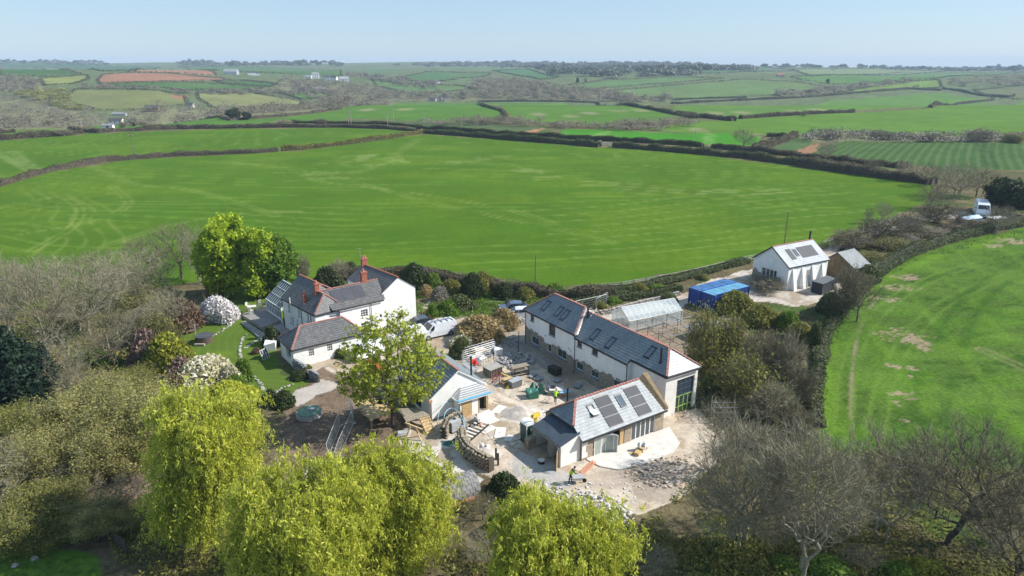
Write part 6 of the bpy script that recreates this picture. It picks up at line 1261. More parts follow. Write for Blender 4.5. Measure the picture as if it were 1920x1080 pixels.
MID=[('tw2','mounded grey thicket beyond the striped crop, left one',1565,262,46,18),('tw2','mounded grey thicket beyond the striped crop, second one',1655,262,70,22),('tw1','dark mound of scrub beyond the striped crop',1745,266,50,16),('tw2','largest mounded grey thicket beyond the striped crop',1845,266,90,30),('tw3','scrub mound at the right edge beyond the crop',1905,268,60,20),
('bareA','small grey tree at the stone heap in the valley',935,232,36,20),('bareB','grey tree right of the valley stone heap',972,233,34,18),('tw2','grey bush on the valley crop strip',910,234,32,14),('tw2','grey mound beside the far poles',527,236,60,14),('tw1','bush near the far power poles',600,233,40,12),
('bareA','bare bush on the lower left hedge',60,258,40,20),('bareB','bare bush by the small left field gate',115,256,40,20),('tw1','bush on the little left field hedge',230,240,20,14),
('round','dark evergreen clump in the left valley, bigger one',436,224,34,24),('round','dark evergreen in the left valley, smaller one',462,225,22,18),('round','lone dark pine in the central wood',866,186,14,14),('bareA','bare crown in the central wood',640+215/3,188,30,18),('conifer','far dark conifer above the central valley',1083,155,8,10),('conifer','second far conifer above the central valley',1098,154,5,7),
('round','dark tree on the left skyline, larger one',143,121,18,9),('round','dark tree on the left skyline, smaller one',127,121,10,6),('round','pale round tree on the far left skyline',45,120,10,8),('round','flat-topped dark clump on the skyline above the ploughed field',368,119,13,7),('round','small dark tree beside the flat-topped skyline clump',383,119,5,5),('round','lone umbrella tree on the right skyline',1376,127,8,9),('round','dark tree on the right skyline slope',1552,156,9,9),('round','grey tree at the right end of the skyline',1872,130,10,11),('round','dark tree at the far right edge of the skyline',1912,131,12,11),
('bareB','grey tree on the upper right hillside',1565,133,18,9),('bareA','grey bushy tree at the middle right hillside',1718,167,20,10),('bareB','bushy tree at the hillside hedge corner',1560,170,24,14),('tw2','thicket on the right slope hedge',1508,218,22,12),('tw1','thicket on the left of the right slope hedge',1235+60,222,40,14),('tw2','big grey thicket in the right dip',1180,242,46,16),('tw1','grey thicket next to the right dip',1215,240,34,12)]
for v in MID: pb(v[0],v[1],v[2],v[3],v[4],v[5],cat='tree' if v[0].startswith(('bare','con','round')) else 'shrub')
for T,u in protos.values():
    if not u[0]: print('UNUSED proto',T.name)
# field edge hedge along the big field, behind farmhouse and shrubbery; banks
for l_,p_,h_,w_,m_ in [
('hedge along the near edge of the big field behind the shrubbery',[(660,522),(760,520),(860,532),(940,548),(1000,556),(1080,562),(1150,556)],1.8,2.6,'hedge'),
('grassy hedge bank between the lane and the big field fence',[(1080,556),(1180,546),(1290,520),(1400,492)],1.0,2.0,'hedgegreen'),
('overgrown bank along the left edge of the crop field',[(1530,800),(1528,740),(1535,690),(1545,640),(1565,600),(1600,555)],.6,1.8,'hedgegreen'),
('ivy and grass bank between clad shed and crop field',[(1600,555),(1650,505),(1720,470),(1800,446),(1870,430),(1930,420)],1.6,3.0,'hedgegreen'),
('scrubby bank between the lane fence and the crop field',[(1640,470),(1700,448),(1760,436),(1830,424)],1.4,4.0,'hedge'),
('planted bed of grey-green shrubs on the walled bank',[(1075,574),(1130,566),(1180,560),(1230,552),(1275,545)],.9,2.2,'hedgegreen')]: hedge(l_,p_,h_,w_,m_,maxq=22000)
lap('placed')
# undergrowth and rough grass in the woods and along the field edges
def ground_cover(label,poly,n,ls,leaf,h=.35,seed=0,name='undergrowth',up=.5):
    rng=np.random.default_rng(seed+len(label)); w=[P(*q) for q in poly]; xs=[q[0] for q in w]; ys=[q[1] for q in w]; X=rng.uniform(min(xs),max(xs),n*3); Y=rng.uniform(min(ys),max(ys),n*3)
    m=inpoly(X,Y,w)&(fbm(X/3,Y/3,seed)>.40); X=X[m][:n]; Y=Y[m][:n]; n=len(X); Z_=hz(X,Y)+h*rng.random(n)*fbm(X/2,Y/2,seed+1)*1.6
    C_=np.stack([X,Y,Z_],1); V,Fi=quads(C_,ls*(.5+rng.random(n)),rng,np.tile([0,0,1.],(n,1)),.15); o=mesh_np(name,V,Fi,4,[L[leaf]],attr={'v':leafv(n,rng)},loc=(float(X[0]),float(Y[0]),0)); tag(o,label,kind='stuff'); return o
ground_cover('dark leafy undergrowth in the left wood',[(-60,520),(150,520),(340,540),(340,640),(250,720),(260,840),(100,850),(-60,850)],17000,.28,'olive',.9,1)
ground_cover('brown undergrowth along the bottom of the view',[(200,1000),(300,960),(400,1010),(900,930),(1000,1000),(1300,1010),(1600,1040),(1960,1060),(1960,1180),(260,1180)],20000,.22,'olive',.6,2)
ground_cover('bramble undergrowth in the green belt right of the barn',[(1290,640),(1400,600),(1530,640),(1520,820),(1420,860),(1330,800),(1290,740)],9000,.24,'hedge',.6,3)
ground_cover('rough grass under the foreground bare trees',[(1200,980),(1330,880),(1530,830),(1620,920),(1700,1020),(1680,1100),(1200,1100)],10000,.2,'olive',.6,4)
ground_cover('green tufts in the shrubbery',[(770,530),(900,540),(1080,570),(1070,590),(960,590),(860,600),(780,590)],12000,.2,'green',.5,5)
ground_cover('brambles and ivy between cottage and crop field',[(1500,590),(1560,560),(1640,480),(1800,430),(1810,446),(1660,500),(1560,610),(1520,650)],12000,.22,'hedgegreen',.7,6)
ground_cover('tufted grass edging the crop field',[(1530,800),(1545,640),(1580,585),(1640,520),(1720,478),(1920,430),(1920,440),(1730,487),(1650,530),(1598,590),(1560,650),(1545,800)],14000,.2,'grass',.35,7)
ground_cover('leaf litter and brambles beneath the bare trees at bottom right',[(1540,840),(1700,850),(1960,880),(1980,1150),(1300,1150),(1380,960)],9000,.22,'olive',.5,8)
lap('cover')

# ---------------------------------------------------------------- things in and round the yard
Zv=lambda z:Vector((0,0,z))
def G3(px,py,dz=0): x,y=P(px,py); return Vector((x,y,gz(x,y)+dz))
def rock_mesh(seed,sub=2,fl=.7):
    import bmesh
    bm=bmesh.new(); bmesh.ops.create_icosphere(bm,subdivisions=sub,radius=.5); r=random.Random(seed)
    pl=[(Vector((r.gauss(0,1),r.gauss(0,1),r.gauss(0,1))).normalized(),.30+.14*r.random()) for _ in range(9)]
    for v in bm.verts:
        for n,d in pl:
            k=v.co.dot(n)
            if k>d: v.co-=n*(k-d)
        v.co*=1+r.uniform(-.04,.04); v.co.z*=fl
    me=bpy.data.meshes.new('rock'); bm.to_mesh(me); bm.free(); return me
ROCKS={}
def rocks(mt):
    if mt not in ROCKS:
        l=[]
        for i in range(6):
            me=rock_mesh(i*7+len(mt),1); me.materials.append(M[mt]); l.append(me)
        ROCKS[mt]=l
    return ROCKS[mt]
def rock(par,p,s,mt,name='stone',fl=1):
    me=random.choice(rocks(mt)); o=bpy.data.objects.new(name,me); COL.objects.link(o); o.parent=par; o.location=Vector(p)-par.location; o.rotation_euler=(random.uniform(-.4,.4),random.uniform(-.4,.4),random.uniform(0,6.28)); o.scale=(s*random.uniform(.8,1.3),s*random.uniform(.8,1.2),s*fl*random.uniform(.7,1.1)); return o
def heap(name,label,poly,n,s,h,mt,cat='heap',mts=None,nst=0,stuffs=.18):
    w=[P(*q) for q in poly]; c=np.mean(w,axis=0); T=thing(name,label,cat,(float(c[0]),float(c[1]),gz(*c))); k=0; r=random.Random(n)
    xs=[q[0] for q in w]; ys=[q[1] for q in w]; R_=max(max(xs)-min(xs),max(ys)-min(ys))/2; placed=[]
    while k<n:
        x,y=r.uniform(min(xs),max(xs)),r.uniform(min(ys),max(ys))
        if not bool(inpoly(np.array([x]),np.array([y]),w)[0]): continue
        e=max(0,1-math.hypot(x-c[0],y-c[1])/R_); z=gz(x,y)+h*e*r.random()+s*.1; rock(T,(x,y,z),s*r.uniform(.55,1.25),r.choice(mts) if mts else mt); k+=1
    if nst:
        mb=MB()
        for _ in range(nst):
            x,y=r.uniform(min(xs)-.6,max(xs)+.6),r.uniform(min(ys)-.6,max(ys)+.6)
            if not bool(inpoly(np.array([x]),np.array([y]),w)[0]) and r.random()<.7: continue
            e=max(0,1-math.hypot(x-c[0],y-c[1])/R_); q=stuffs*r.uniform(.4,1.3); mb.box((x,y,gz(x,y)+h*e*r.random()*.8-.03),q,q*.7,q*.5,r.random()*6,tilt=r.uniform(-.3,.3))
        tag(mb.build('rubble',[M[mt]],T),kind='stuff')
    return T
M['stonetan']=mat('tan_wall_stone',(.30,.25,.18),.95,.3,1.8,.4,8)
heap('stone_heap','heap of grey building stones in the shade beside the metal gates',[(930,672),(945,660),(975,660),(1000,668),(1002,684),(985,696),(955,694),(938,690)],80,.72,.5,'rockdark',mts=['rockdark','rock'],nst=60)
heap('rubble_heap','heap of pinkish building rubble beyond the pale patio',[(1185,866),(1240,858),(1290,850),(1310,880),(1280,915),(1220,915),(1170,895)],110,.40,.25,'rubble',mts=['rubble'],nst=420)
heap('rubble_heap','long spread of white broken slate and stone below the workman',[(1035,912),(1075,914),(1120,925),(1170,945),(1190,965),(1150,985),(1090,965),(1040,940)],140,.42,.25,'rubblew',mts=['rubblew','rock'],nst=420,stuffs=.2)
heap('rubble_heap','small heap of pale stones behind the dry stone wall',[(888,840),(905,832),(925,842),(930,862),(905,862)],26,.5,.4,'rubblew',nst=40)
heap('stone_heap','scatter of stones at the back corner of the yard',[(935,640),(965,632),(985,645),(960,655)],22,.5,.3,'rockdark',nst=40)
# boulder edging
def boulders(name,label,pts,s,mt,n,cat='wall',fl=1,rows=1,dz=.35):
    w=[P(*q) for q in pts]; c,Ln=resample(w,1); T=thing(name,label,cat,(float(c[0][0]),float(c[0][1]),gz(*c[0]))); t=np.linspace(0,1,n)
    for j in range(rows):
        for i in range(n):
            q=t[i]*(len(c)-1); k=min(int(q),len(c)-2) if len(c)>1 else 0; x,y=c[k]+(c[min(k+1,len(c)-1)]-c[k])*(q-k); rock(T,(x+random.uniform(-.15,.15),y+random.uniform(-.15,.15),gz(x,y)+.1+j*dz),s*random.uniform(.8,1.25),mt,'boulder' if s>.7 else 'stone',fl)
    return T
boulders('boulder_wall','low wall of big pale boulders along the bottom of the soil patch',[(521,912),(540,898),(565,890),(590,881),(612,874),(632,868)],1.0,'rock',12,rows=1); boulders('boulder_wall','second course of boulders stepping down behind the willows',[(523,922),(545,908),(575,897)],.8,'rock',6)
boulders('stone_edging','row of pale stones edging the lower lawn by the soil patch',[(505,742),(520,735),(533,727),(548,722)],.45,'rock',10,'edging')
# dry stone walls made of stones
def drywall(label,pts,h,th,s,mt,world=False,maxp=260,zb=0,cap=True):
    w=pts if world else [P(*q) for q in pts]; c,Ln=resample(w,.1); T=thing('dry_stone_wall',label,'wall',(float(c[0][0]),float(c[0][1]),gz(*c[0]))); T_=np.gradient(c,axis=0); T_/=np.linalg.norm(T_,axis=1,keepdims=True)+1e-9; m=len(c)
    core=MB()
    for i in range(0,m-1,4):
        j=min(i+4,m-1); a,b=c[i],c[j]; na=np.array([-T_[i][1],T_[i][0]])*th*.36; nb=np.array([-T_[j][1],T_[j][0]])*th*.36; za,zb_=gz(*a),gz(*b)
        core.hexa([(*(a-na),za-.3),(*(b-nb),zb_-.3),(*(b+nb),zb_-.3),(*(a+na),za-.3)],[(*(a-na),za+h-.12),(*(b-nb),zb_+h-.12),(*(b+nb),zb_+h-.12),(*(a+na),za+h-.12)])
    core.build('core',[M['barkdark']],T)
    rowsn=max(1,int(h/(s*.62))); per=int(Ln/(s*.95)); k=0; st=MB()
    for r_ in range(rowsn+1):
        for i in range(per):
            for side in((-1,1) if r_<rowsn else (0,)):
                q=min(int((i+.5*(r_%2)+random.uniform(-.2,.2))/per*(m-1)),m-1); q=max(q,0); n_=np.array([-T_[q][1],T_[q][0]])*side*th*.34; x,y=c[q]+n_; z=gz(*c[q])+min(r_*s*.62+s*.25,h-.02)
                if k<maxp: rock(T,(x,y,z),s*random.uniform(.9,1.35),mt); k+=1
                else: st.box((x,y,z-s*.25),s*random.uniform(.8,1.2),s*.8,s*.5,random.random()*6,tilt=random.uniform(-.1,.1))
    if st.v: tag(st.build('stones',[M[mt]],T),kind='stuff')
    return T
M['stonetan']=mat('tan_wall_stone',(.30,.25,.18),.95,.3,1.8,.4,8)
drywall('thick curving dry stone wall above the concrete apron',[(866,826),(868,842),(878,858),(898,872),(922,884)],1.5,1.0,.34,'stonetan',maxp=280)
drywall('rounded stone ramp wall beside the small barn corner',[(832,822),(838,806),(852,796),(868,794)],1.4,.9,.34,'stonetan',maxp=150)
drywall('short length of garden wall at the outbuilding corner',[(553,690),(575,704)],1.3,.4,.34,'rockdark',maxp=80)
drywall('broken end of garden wall beside the gateway gap',[(582,708),(598,717)],1.1,.4,.34,'rockdark',maxp=60)
drywall('low stone wall of the raised bed behind the greenhouse',[(1085,596),(1140,588),(1190,574),(1240,563),(1275,553)],.7,.6,.42,'rock',maxp=230)
drywall('ruined stone wall at the courtyard back beside the bronze magnolia',[(862,652),(895,642),(930,628),(962,612),(982,606)],1.0,.5,.38,'rock',maxp=200)
boulders('path_edging','stone edging of the curved path round the lower lawn',[(462,630),(452,640),(449,655),(451,672),(456,690),(468,702),(482,716),(498,733)],.5,'rock',36,'edging',.6)
boulders('lawn_edging','pale stone edging under the white magnolia',[(398,632),(415,622),(430,612),(441,600)],.45,'rock',22,'edging',.5)
# small debris strewn over the yard
_w=[P(*q) for q in [(810,730),(880,650),(960,620),(1180,710),(1060,740),(1000,860),(880,850),(820,800)]]; _xs=[q[0] for q in _w]; _ys=[q[1] for q in _w]; _r=random.Random(5); _b=MB(); _n=0
while _n<420:
    x,y=_r.uniform(min(_xs),max(_xs)),_r.uniform(min(_ys),max(_ys))
    if not bool(inpoly(np.array([x]),np.array([y]),_w)[0]): continue
    q=_r.uniform(.06,.2); _n+=1
    if _n%6: _b.box((x,y,gz(x,y)-.02),q,q*.8,q*.5,_r.random()*6,0,tilt=_r.uniform(-.2,.2))
    else: _b.box((x,y,gz(x,y)),_r.uniform(.5,1.3),.1,.05,_r.random()*6,1 if _n%12 else 2)
tag(_b.build('yard_debris',[M['rock'],M['wood2'],M['lead']],loc=(0,70,0)),'small stones, offcuts and timber scraps strewn over the yard',kind='stuff')
# sand pile
def mound(name,label,px,py,rx,ry,h,mt,seed=0):
    c=G3(px,py); n=30; X,Y=np.meshgrid(np.linspace(-1.15,1.15,n),np.linspace(-1.15,1.15,n)); r=np.sqrt(X**2+Y**2); Zz=h*np.clip(1-r,0,1)**.8*(.55+.8*fbm(X*2.5+5,Y*2.5,seed)); Zz=Zz-.03
    x=c.x+X*rx; y=c.y+Y*ry; V=np.stack([x,y,hz(x,y)+Zz],-1).reshape(-1,3); ii=np.arange(n*n).reshape(n,n); q=np.stack([ii[:-1,:-1],ii[:-1,1:],ii[1:,1:],ii[1:,:-1]],-1).reshape(-1,4)
    o=mesh_np(name,V,q,4,[M[mt]],loc=tuple(c),smooth=True); tag(o,label,'pile'); return o
mound('sand_pile','grey crumpled sheet-covered sand pile in the middle of the yard',978,776,2.5,1.7,.9,'sand',3); mound('soil_pile','low brown spoil mound behind the dry stone wall',912,852,1.6,1.4,.5,'sand',5); mound('gravel_pile','small dark heap of gravel in front of the lean-to',1030,884,.8,.5,.25,'rockdark',6)
# portable toilet
def toilet():
    c=G3(990,826); T=thing('portable_toilet','dark green portable toilet with a white domed roof','toilet',tuple(c),rz=aV); w=1.15
    mb=MB(); mb.box((0,0,.12),w,w,1.98); mb.build('cabin',[M['dkgreen']],T,local=True)
    mb=MB(); mb.box((0,0,0),w+.08,w+.08,.12); mb.build('base',[M['black']],T,local=True)
    mb=MB()
    for i in range(7):
        a0=-1+2*i/7; a1=-1+2*(i+1)/7; z=lambda a:.10+.26*(1-a*a); k=w/2+.05
        mb.hexa([(a0*k,-k,2.08),(a1*k,-k,2.08),(a1*k,k,2.08),(a0*k,k,2.08)],[(a0*k,-k,2.1+z(a0)*.8),(a1*k,-k,2.1+z(a1)*.8),(a1*k,k,2.1+z(a1)*.8),(a0*k,k,2.1+z(a0)*.8)])
    mb.build('roof',[M['whitepaint']],T,local=True)
    mb=MB(); mb.box((0,-w/2-.02,.2),.8,.04,1.8); mb.build('door',[M['dkgreen']],T,local=True)
    mb=MB()
    for x in(-w/2,w/2):
        for y in(-w/2,w/2): mb.box((x,y,.1),.07,.07,2.0)
    mb.build('corner_trim',[M['whitepaint']],T,local=True)
    mb=MB(); mb.box((0,-w/2-.045,1.45),.3,.012,.3); mb.build('notice',[M['whitepaint']],T,local=True)
toilet()
# vehicles
def vehicle(name,label,cat,px,py,rz,prof,W_,mt,belt,glass_side,screens,wheels,wr=.33,top=.84,extra=None,world=None,lampz=.7):
    c=G3(px,py) if world is None else Vector(world); T=thing(name,label,cat,tuple(c),rz=rz); mb=MB()
    def wf(z): return W_/2*(1 if z<=belt else 1-(1-top)*(z-belt)/(max(p[1] for p in prof)-belt))
    n=len(prof); L_=[( x,-wf(z),z) for x,z in prof]; R_=[(x,wf(z),z) for x,z in prof]
    for i in range(n):
        j=(i+1)%n; mb.poly([L_[i],L_[j],R_[j],R_[i]][::-1])
    # sides as a fan of strips between low line and profile
    for S_ in(L_,R_):
        cx=sum(p[0] for p in prof)/n
        for i in range(n):
            j=(i+1)%n; y0=(1 if S_ is R_ else -1)*W_/2; mb.poly([S_[i],S_[j],(cx,y0*.995,belt*.8)])
    mb.build('body',[M[mt]],T,local=True)
    g=lambda name,pts_,m_='carglass': (lambda b:(b.poly(pts_),b.build(name,[M[m_]],T,local=True)))(MB())
    for side in(-1,1):
        for a in glass_side: g('side_window',[(x,side*(wf(z)+.012),z) for x,z in a])
    for (x0,z0),(x1,z1) in screens:
        dx,dz=x1-x0,z1-z0; l=math.hypot(dx,dz); nx,nz=(dz/l*.015,-dx/l*.015); s_=-1 if (x0+x1)/2<0 else 1; ox=abs(nx)*s_; oz=abs(nz); k=.86
        b=MB(); b.poly([(x0+ox,-wf(z0)*k,z0+oz),(x0+ox,wf(z0)*k,z0+oz),(x1+ox,wf(z1)*k,z1+oz),(x1+ox,-wf(z1)*k,z1+oz)]); b.build('windscreen' if s_<0 else 'rear_window',[M['carglass']],T,local=True)
    for x in wheels:
        for side in(-1,1):
            b=MB(); y=side*(W_/2-.12); b.tube((x,y-.1*side,wr),(x,y+.13*side,wr),wr,14); w=b.build('wheel',[M['tyre']],T,local=True); b=MB(); b.tube((x,y+.1*side,wr),(x,y+.142*side,wr),wr*.6,10); b.build('rim',[M['rim']],w,local=True)
    xf=min(p[0] for p in prof); xr=max(p[0] for p in prof)
    for side in(-1,1):
        b=MB(); b.box((xf+.05,side*W_*.37,lampz),.16,.3,.18); b.build('headlight',[M['lamp']],T,local=True); b=MB(); b.box((xr-.02,side*W_*.42,lampz+.1),.08,.14,.4); b.build('tail_light',[M['redlamp']],T,local=True)
    b=MB(); b.box((xf+.02,0,lampz-.1),.08,W_*.4,.14); b.build('grille',[M['black']],T,local=True)
    for side in(-1,1): b=MB(); b.box((xf+(xr-xf)*.3,side*(W_/2+.1),belt),.12,.16,.16); b.build('wing_mirror',[M['black']],T,local=True)
    if extra: extra(T)
    return T
VAN=[(-2.5,.3),(-2.5,.85),(-2.35,1.05),(-1.55,1.25),(-.85,1.88),(-.6,1.97),(2.35,1.97),(2.48,1.85),(2.5,.9),(2.5,.3)]
def bars(T):
    for x in(-.3,.5,1.3,2.0): b=MB(); b.box((x,0,1.99),.08,1.5,.05); b.build('roof_bar',[M['black']],T,local=True)
    b=MB(); b.box((.6,.1,2.05),2.6,.35,.06); b.build('roof_load',[M['lead']],T,local=True)
gv=[[(-1.35,1.28),(-.72,1.28),(-.62,1.78),(-.80,1.78)]]
vehicle('van','silver panel van with roof bars parked by the shrubbery','van',819,629,aV-.03,VAN,1.95,'silver',1.2,gv,[((-1.53,1.27),(-.87,1.86))],(-1.6,1.55),extra=bars)
vehicle('van','white panel van mostly hidden behind the leafing tree, nearer the silver van','van',764,640,aV-.1,VAN,1.95,'vanwhite',1.2,gv,[((-1.53,1.27),(-.87,1.86))],(-1.6,1.55))
vehicle('van','white van with blue-tinted windscreen deeper under the leafing tree','van',688,668,aV+.2,VAN,1.95,'vanwhite',1.2,gv,[((-1.53,1.27),(-.87,1.86))],(-1.6,1.55))
CAR=[(-2.2,.28),(-2.2,.62),(-2.05,.78),(-1.15,.95),(-.45,1.42),(.1,1.5),(1.3,1.48),(1.9,1.15),(2.18,1.0),(2.2,.28)]
gc=[[(-.95,.98),(-.1,1.0),(-.1,1.38),(-.42,1.38)],[(.0,1.0),(.9,1.02),(.9,1.38),(.0,1.38)],[(1.0,1.02),(1.7,1.08),(1.3,1.38),(1.0,1.38)]]
sc_=[((-1.1,.98),(-.5,1.4)),((1.4,1.43),(1.86,1.18))]
vehicle('car','dark grey car between the silver van and the farmhouse','car',785,613,aV-.05,CAR,1.8,'darkcar',.95,gc,sc_,(-1.35,1.35),.31)
vehicle('car','silver estate car half hidden behind the long barn','car',972,594,math.pi*.03,CAR,1.8,'silver',.95,gc,sc_,(-1.35,1.35),.31)
vehicle('car','blue-grey car behind the silver estate car','car',962,583,math.pi*.04,CAR,1.8,'bluecar',.95,gc,sc_,(-1.35,1.35),.31)
TRK=[(-3.2,.4),(-3.2,1.1),(-2.9,1.7),(-2.2,2.5),(-1.8,2.75),(3.1,2.8),(3.2,2.6),(3.2,.4)]
_tk=vehicle('truck','white box truck at the lane end under the dark cypress','truck',1838,404,math.radians(62),TRK,2.2,'vanwhite',1.6,[[(-2.6,1.7),(-1.9,1.7),(-1.8,2.3),(-2.2,2.3)]],[((-2.88,1.75),(-2.25,2.45))],(-2.0,2.0),.42)
def trailer():
    c=G3(1815,420); T=thing('trailer','low blue tarpaulin covered trailer in front of the white truck','trailer',tuple(c),rz=.35); b=MB(); b.hexa([(-3,-1.1,.5),(3,-1.1,.5),(3,1.1,.5),(-3,1.1,.5)],[(-3,-1.1,1.5),(3,-1.1,1.5),(3,1.1,1.6),(-3,1.1,1.6)]); b.build('blue_side',[mat('faded_blue_sheet',(.10,.22,.45),.6,.2,1)],T,local=True)
    b=MB(); b.hexa([(-3.1,-1.2,1.5),(3.1,-1.2,1.5),(3.1,1.2,1.6),(-3.1,1.2,1.6)],[(-2.9,-.2,1.9),(2.9,-.2,2.1),(2.9,.3,2.1),(-2.9,.3,1.9)]); b.build('cover',[mat('pale_blue_sheet',(.35,.48,.62),.6,.25,1)],T,local=True)
    for x in(-.6,.6):
        for y in(-1,1): b=MB(); b.tube((x,y*.9,.35),(x,y*1.1,.35),.35,12); b.build('wheel',[M['tyre']],T,local=True)
    b=MB(); b.beam((-3,0,.5),(-4.2,0,.45),.1); b.build('tow_bar',[M['black']],T,local=True)
bpy.data.objects['van'].scale=(1.12,1.08,1.08)
trailer()
_tk.scale=(1.35,1.35,1.3)
def digger():
    c=G3(707,706); T=thing('mini_digger','orange and red mini digger standing under the leafing tree','digger',tuple(c),rz=.6)
    for y in(-.75,.75):
        b=MB(); pts=[(-.9,.1),(-1.05,.3),(-.9,.5),(.9,.5),(1.05,.3),(.9,.1)]; b.hexa([(-.9,y-.17,.05),(.9,y-.17,.05),(.9,y+.17,.05),(-.9,y+.17,.05)],[(-1.0,y-.17,.5),(1.0,y-.17,.5),(1.0,y+.17,.5),(-1.0,y+.17,.5)]); b.build('track',[M['tyre']],T,local=True)
    b=MB(); b.hexa([(-.2,-.75,.6),(1.3,-.75,.6),(1.3,.75,.6),(-.2,.75,.6)],[(-.1,-.7,1.35),(1.1,-.7,1.35),(1.1,.7,1.35),(-.1,.7,1.35)]); b.build('body',[M['orange']],T,local=True)
    b=MB(); b.box((-.5,.1,.6),.9,1.0,.25); b.box((-.45,.1,2.15),1.1,1.1,.1); [b.box((x,y,.8),.07,.07,1.4) for x in(-.9,0) for y in(-.35,.55)]; b.build('cab_frame',[M['red']],T,local=True)
    b=MB(); b.box((-.45,.1,.8),.7,.8,1.3); b.build('cab_glass',[M['carglass']],T,local=True)
    b=MB(); b.beam((-.9,0,.9),(-1.9,0,2.3),.22); b.beam((-1.9,0,2.3),(-3.0,0,1.7),.2); b.beam((-3.0,0,1.7),(-3.3,0,.8),.16); b.build('boom',[M['orange']],T,local=True)
    b=MB(); b.hexa([(-3.6,-.3,.2),(-3.1,-.3,.1),(-3.1,.3,.1),(-3.6,.3,.2)],[(-3.4,-.3,.8),(-3.0,-.3,.8),(-3.0,.3,.8),(-3.4,.3,.8)]); b.build('bucket',[M['black']],T,local=True)
    b=MB(); b.beam((-1.5,-.7,.3),(-1.5,.7,.3),.08,.4); b.build('blade',[M['red']],T,local=True)
digger()
# people
def person(label,px,py,rz,top,legs,pose='stand',h=1.75,vest=None):
    c=G3(px,py); T=thing('person',label,'person',tuple(c),rz=rz)
    k=h/1.75; me=bpy.data.meshes.new('body'); V={}; vs=[]; es=[]; rs=[]
    def add(n,p,r,par=None): V[n]=len(vs); vs.append(Vector(p)*k); rs.append(r*k); (es.append((V[par],V[n])) if par else None)
    bend=.25 if pose!='stand' else .06
    add('pelvis',(0,0,.95),.145); add('waist',(bend*.3,0,1.08),.135,'pelvis'); add('chest',(bend,0,1.30),.165,'waist'); add('neck',(bend*1.3,0,1.47),.06,'chest'); add('head0',(bend*1.5,0,1.58),.085,'neck'); add('head',(bend*1.6+.01,0,1.67),.085,'head0')
    st=.16 if pose!='stand' else .05
    for s_,q in((1,'l'),(-1,'r')):
        f=st*s_; add(q+'hip',(0,.09*s_,.90),.10,'pelvis'); add(q+'knee',(f+.03,.11*s_,.50),.068,q+'hip'); add(q+'ank',(f-.02,.12*s_,.09),.045,q+'knee'); add(q+'toe',(f+.14,.13*s_,.04),.04,q+'ank')
        add(q+'sh',(bend,.19*s_,1.42),.065,'chest'); reach=.28 if pose!='stand' else (.12 if s_>0 else .3)
        add(q+'elb',(bend+reach*.4,.30*s_,1.18),.048,q+'sh'); add(q+'wri',(bend+reach+.1,.25*s_,.98 if pose!='reach' else 1.15),.034,q+'elb'); W_=Vector(vs[V[q+'wri']])/k
        add(q+'palm',W_+Vector((.06,0,-.03)),.036,q+'wri')
        for fi,(dy,l) in enumerate(((-.030,.075),(-.010,.09),(.010,.085),(.030,.07))): add(f'{q}f{fi}',W_+Vector((.10+l*.3,dy,-.06)),.009,q+'palm'); add(f'{q}g{fi}',W_+Vector((.10+l*.7,dy,-.10)),.008,f'{q}f{fi}')
        add(q+'th',W_+Vector((.07,-.05*s_,-.035)),.010,q+'palm'); add(q+'th2',W_+Vector((.10,-.06*s_,-.06)),.009,q+'th')
    me.from_pydata(vs,es,[]); o=bpy.data.objects.new('body',me); COL.objects.link(o); md=o.modifiers.new('s','SKIN'); 
    me.skin_vertices.new(name='') if not me.skin_vertices else None
    for i,sv_ in enumerate(me.skin_vertices[0].data): sv_.radius=(rs[i],rs[i]*(1.15 if i in(V['chest'],V['waist'],V['pelvis']) else 1)); sv_.use_root=(i==0)
    s2=o.modifiers.new('u','SUBSURF'); s2.levels=1; s2.render_levels=1
    dg=bpy.context.evaluated_depsgraph_get(); m2=bpy.data.meshes.new_from_object(o.evaluated_get(dg)); bpy.data.objects.remove(o)
    for m_ in('skin',top,legs,'black'): m2.materials.append(M[m_])
    for p in m2.polygons:
        z=p.center.z/k; r_=math.hypot(p.center.x/k-bend,0); y=abs(p.center.y)/k
        p.material_index=3 if z<.11 else 2 if z<.98 and y<.22 and p.center.x/k<bend+.12 else 0 if z>1.47 or (z<1.17 and y>.2 and p.center.x/k>bend+.10) else 1
        p.use_smooth=True
    m2.name='body'; b=bpy.data.objects.new('body',m2); COL.objects.link(b); b.parent=T
    hb=MB(); hx=bend*1.6*k; n=8
    for i in range(4):
        a,b_=i/4*1.5,(i+1)/4*1.5; hb.tube((hx-.01,0,(1.66+.125*math.sin(a))*k),(hx-.01,0,(1.66+.125*math.sin(b_))*k),.108*k*math.cos(a)+.003,n,.108*k*math.cos(b_)+.003,cap=i==3)
    hb.build('hair' if top!='hivis' else 'hard_hat',[M['hair']],T,local=True)
    f=MB(); f.box((hx+.10*k,0,1.60*k),.04,.03,.04); f.box((hx+.088*k,.035,1.64*k),.012,.022,.014); f.box((hx+.088*k,-.035,1.64*k),.012,.022,.014); f.build('face',[M['skin']],T,local=True)
    if vest:
        w=MB(); w.tube((bend*.3*k,0,1.02*k),(bend*k*.95,0,1.40*k),.19*k,10,.185*k,cap=False); w.build('vest',[M[vest]],T,local=True)
    return T
person('workman in dark clothes and hi-vis straps walking below the lean-to',1069,907,0.2,'darkcloth','darkcloth','reach',1.8,'hivis')
person('workman in lime hi-vis top working at the bench in the yard shade',1041,757,1.3,'hivis','darkcloth','reach',1.75)
person('stooping workman in grey top and red trousers beside the porch steps',898,806,2.4,'greycloth','redcloth','bend',1.7)
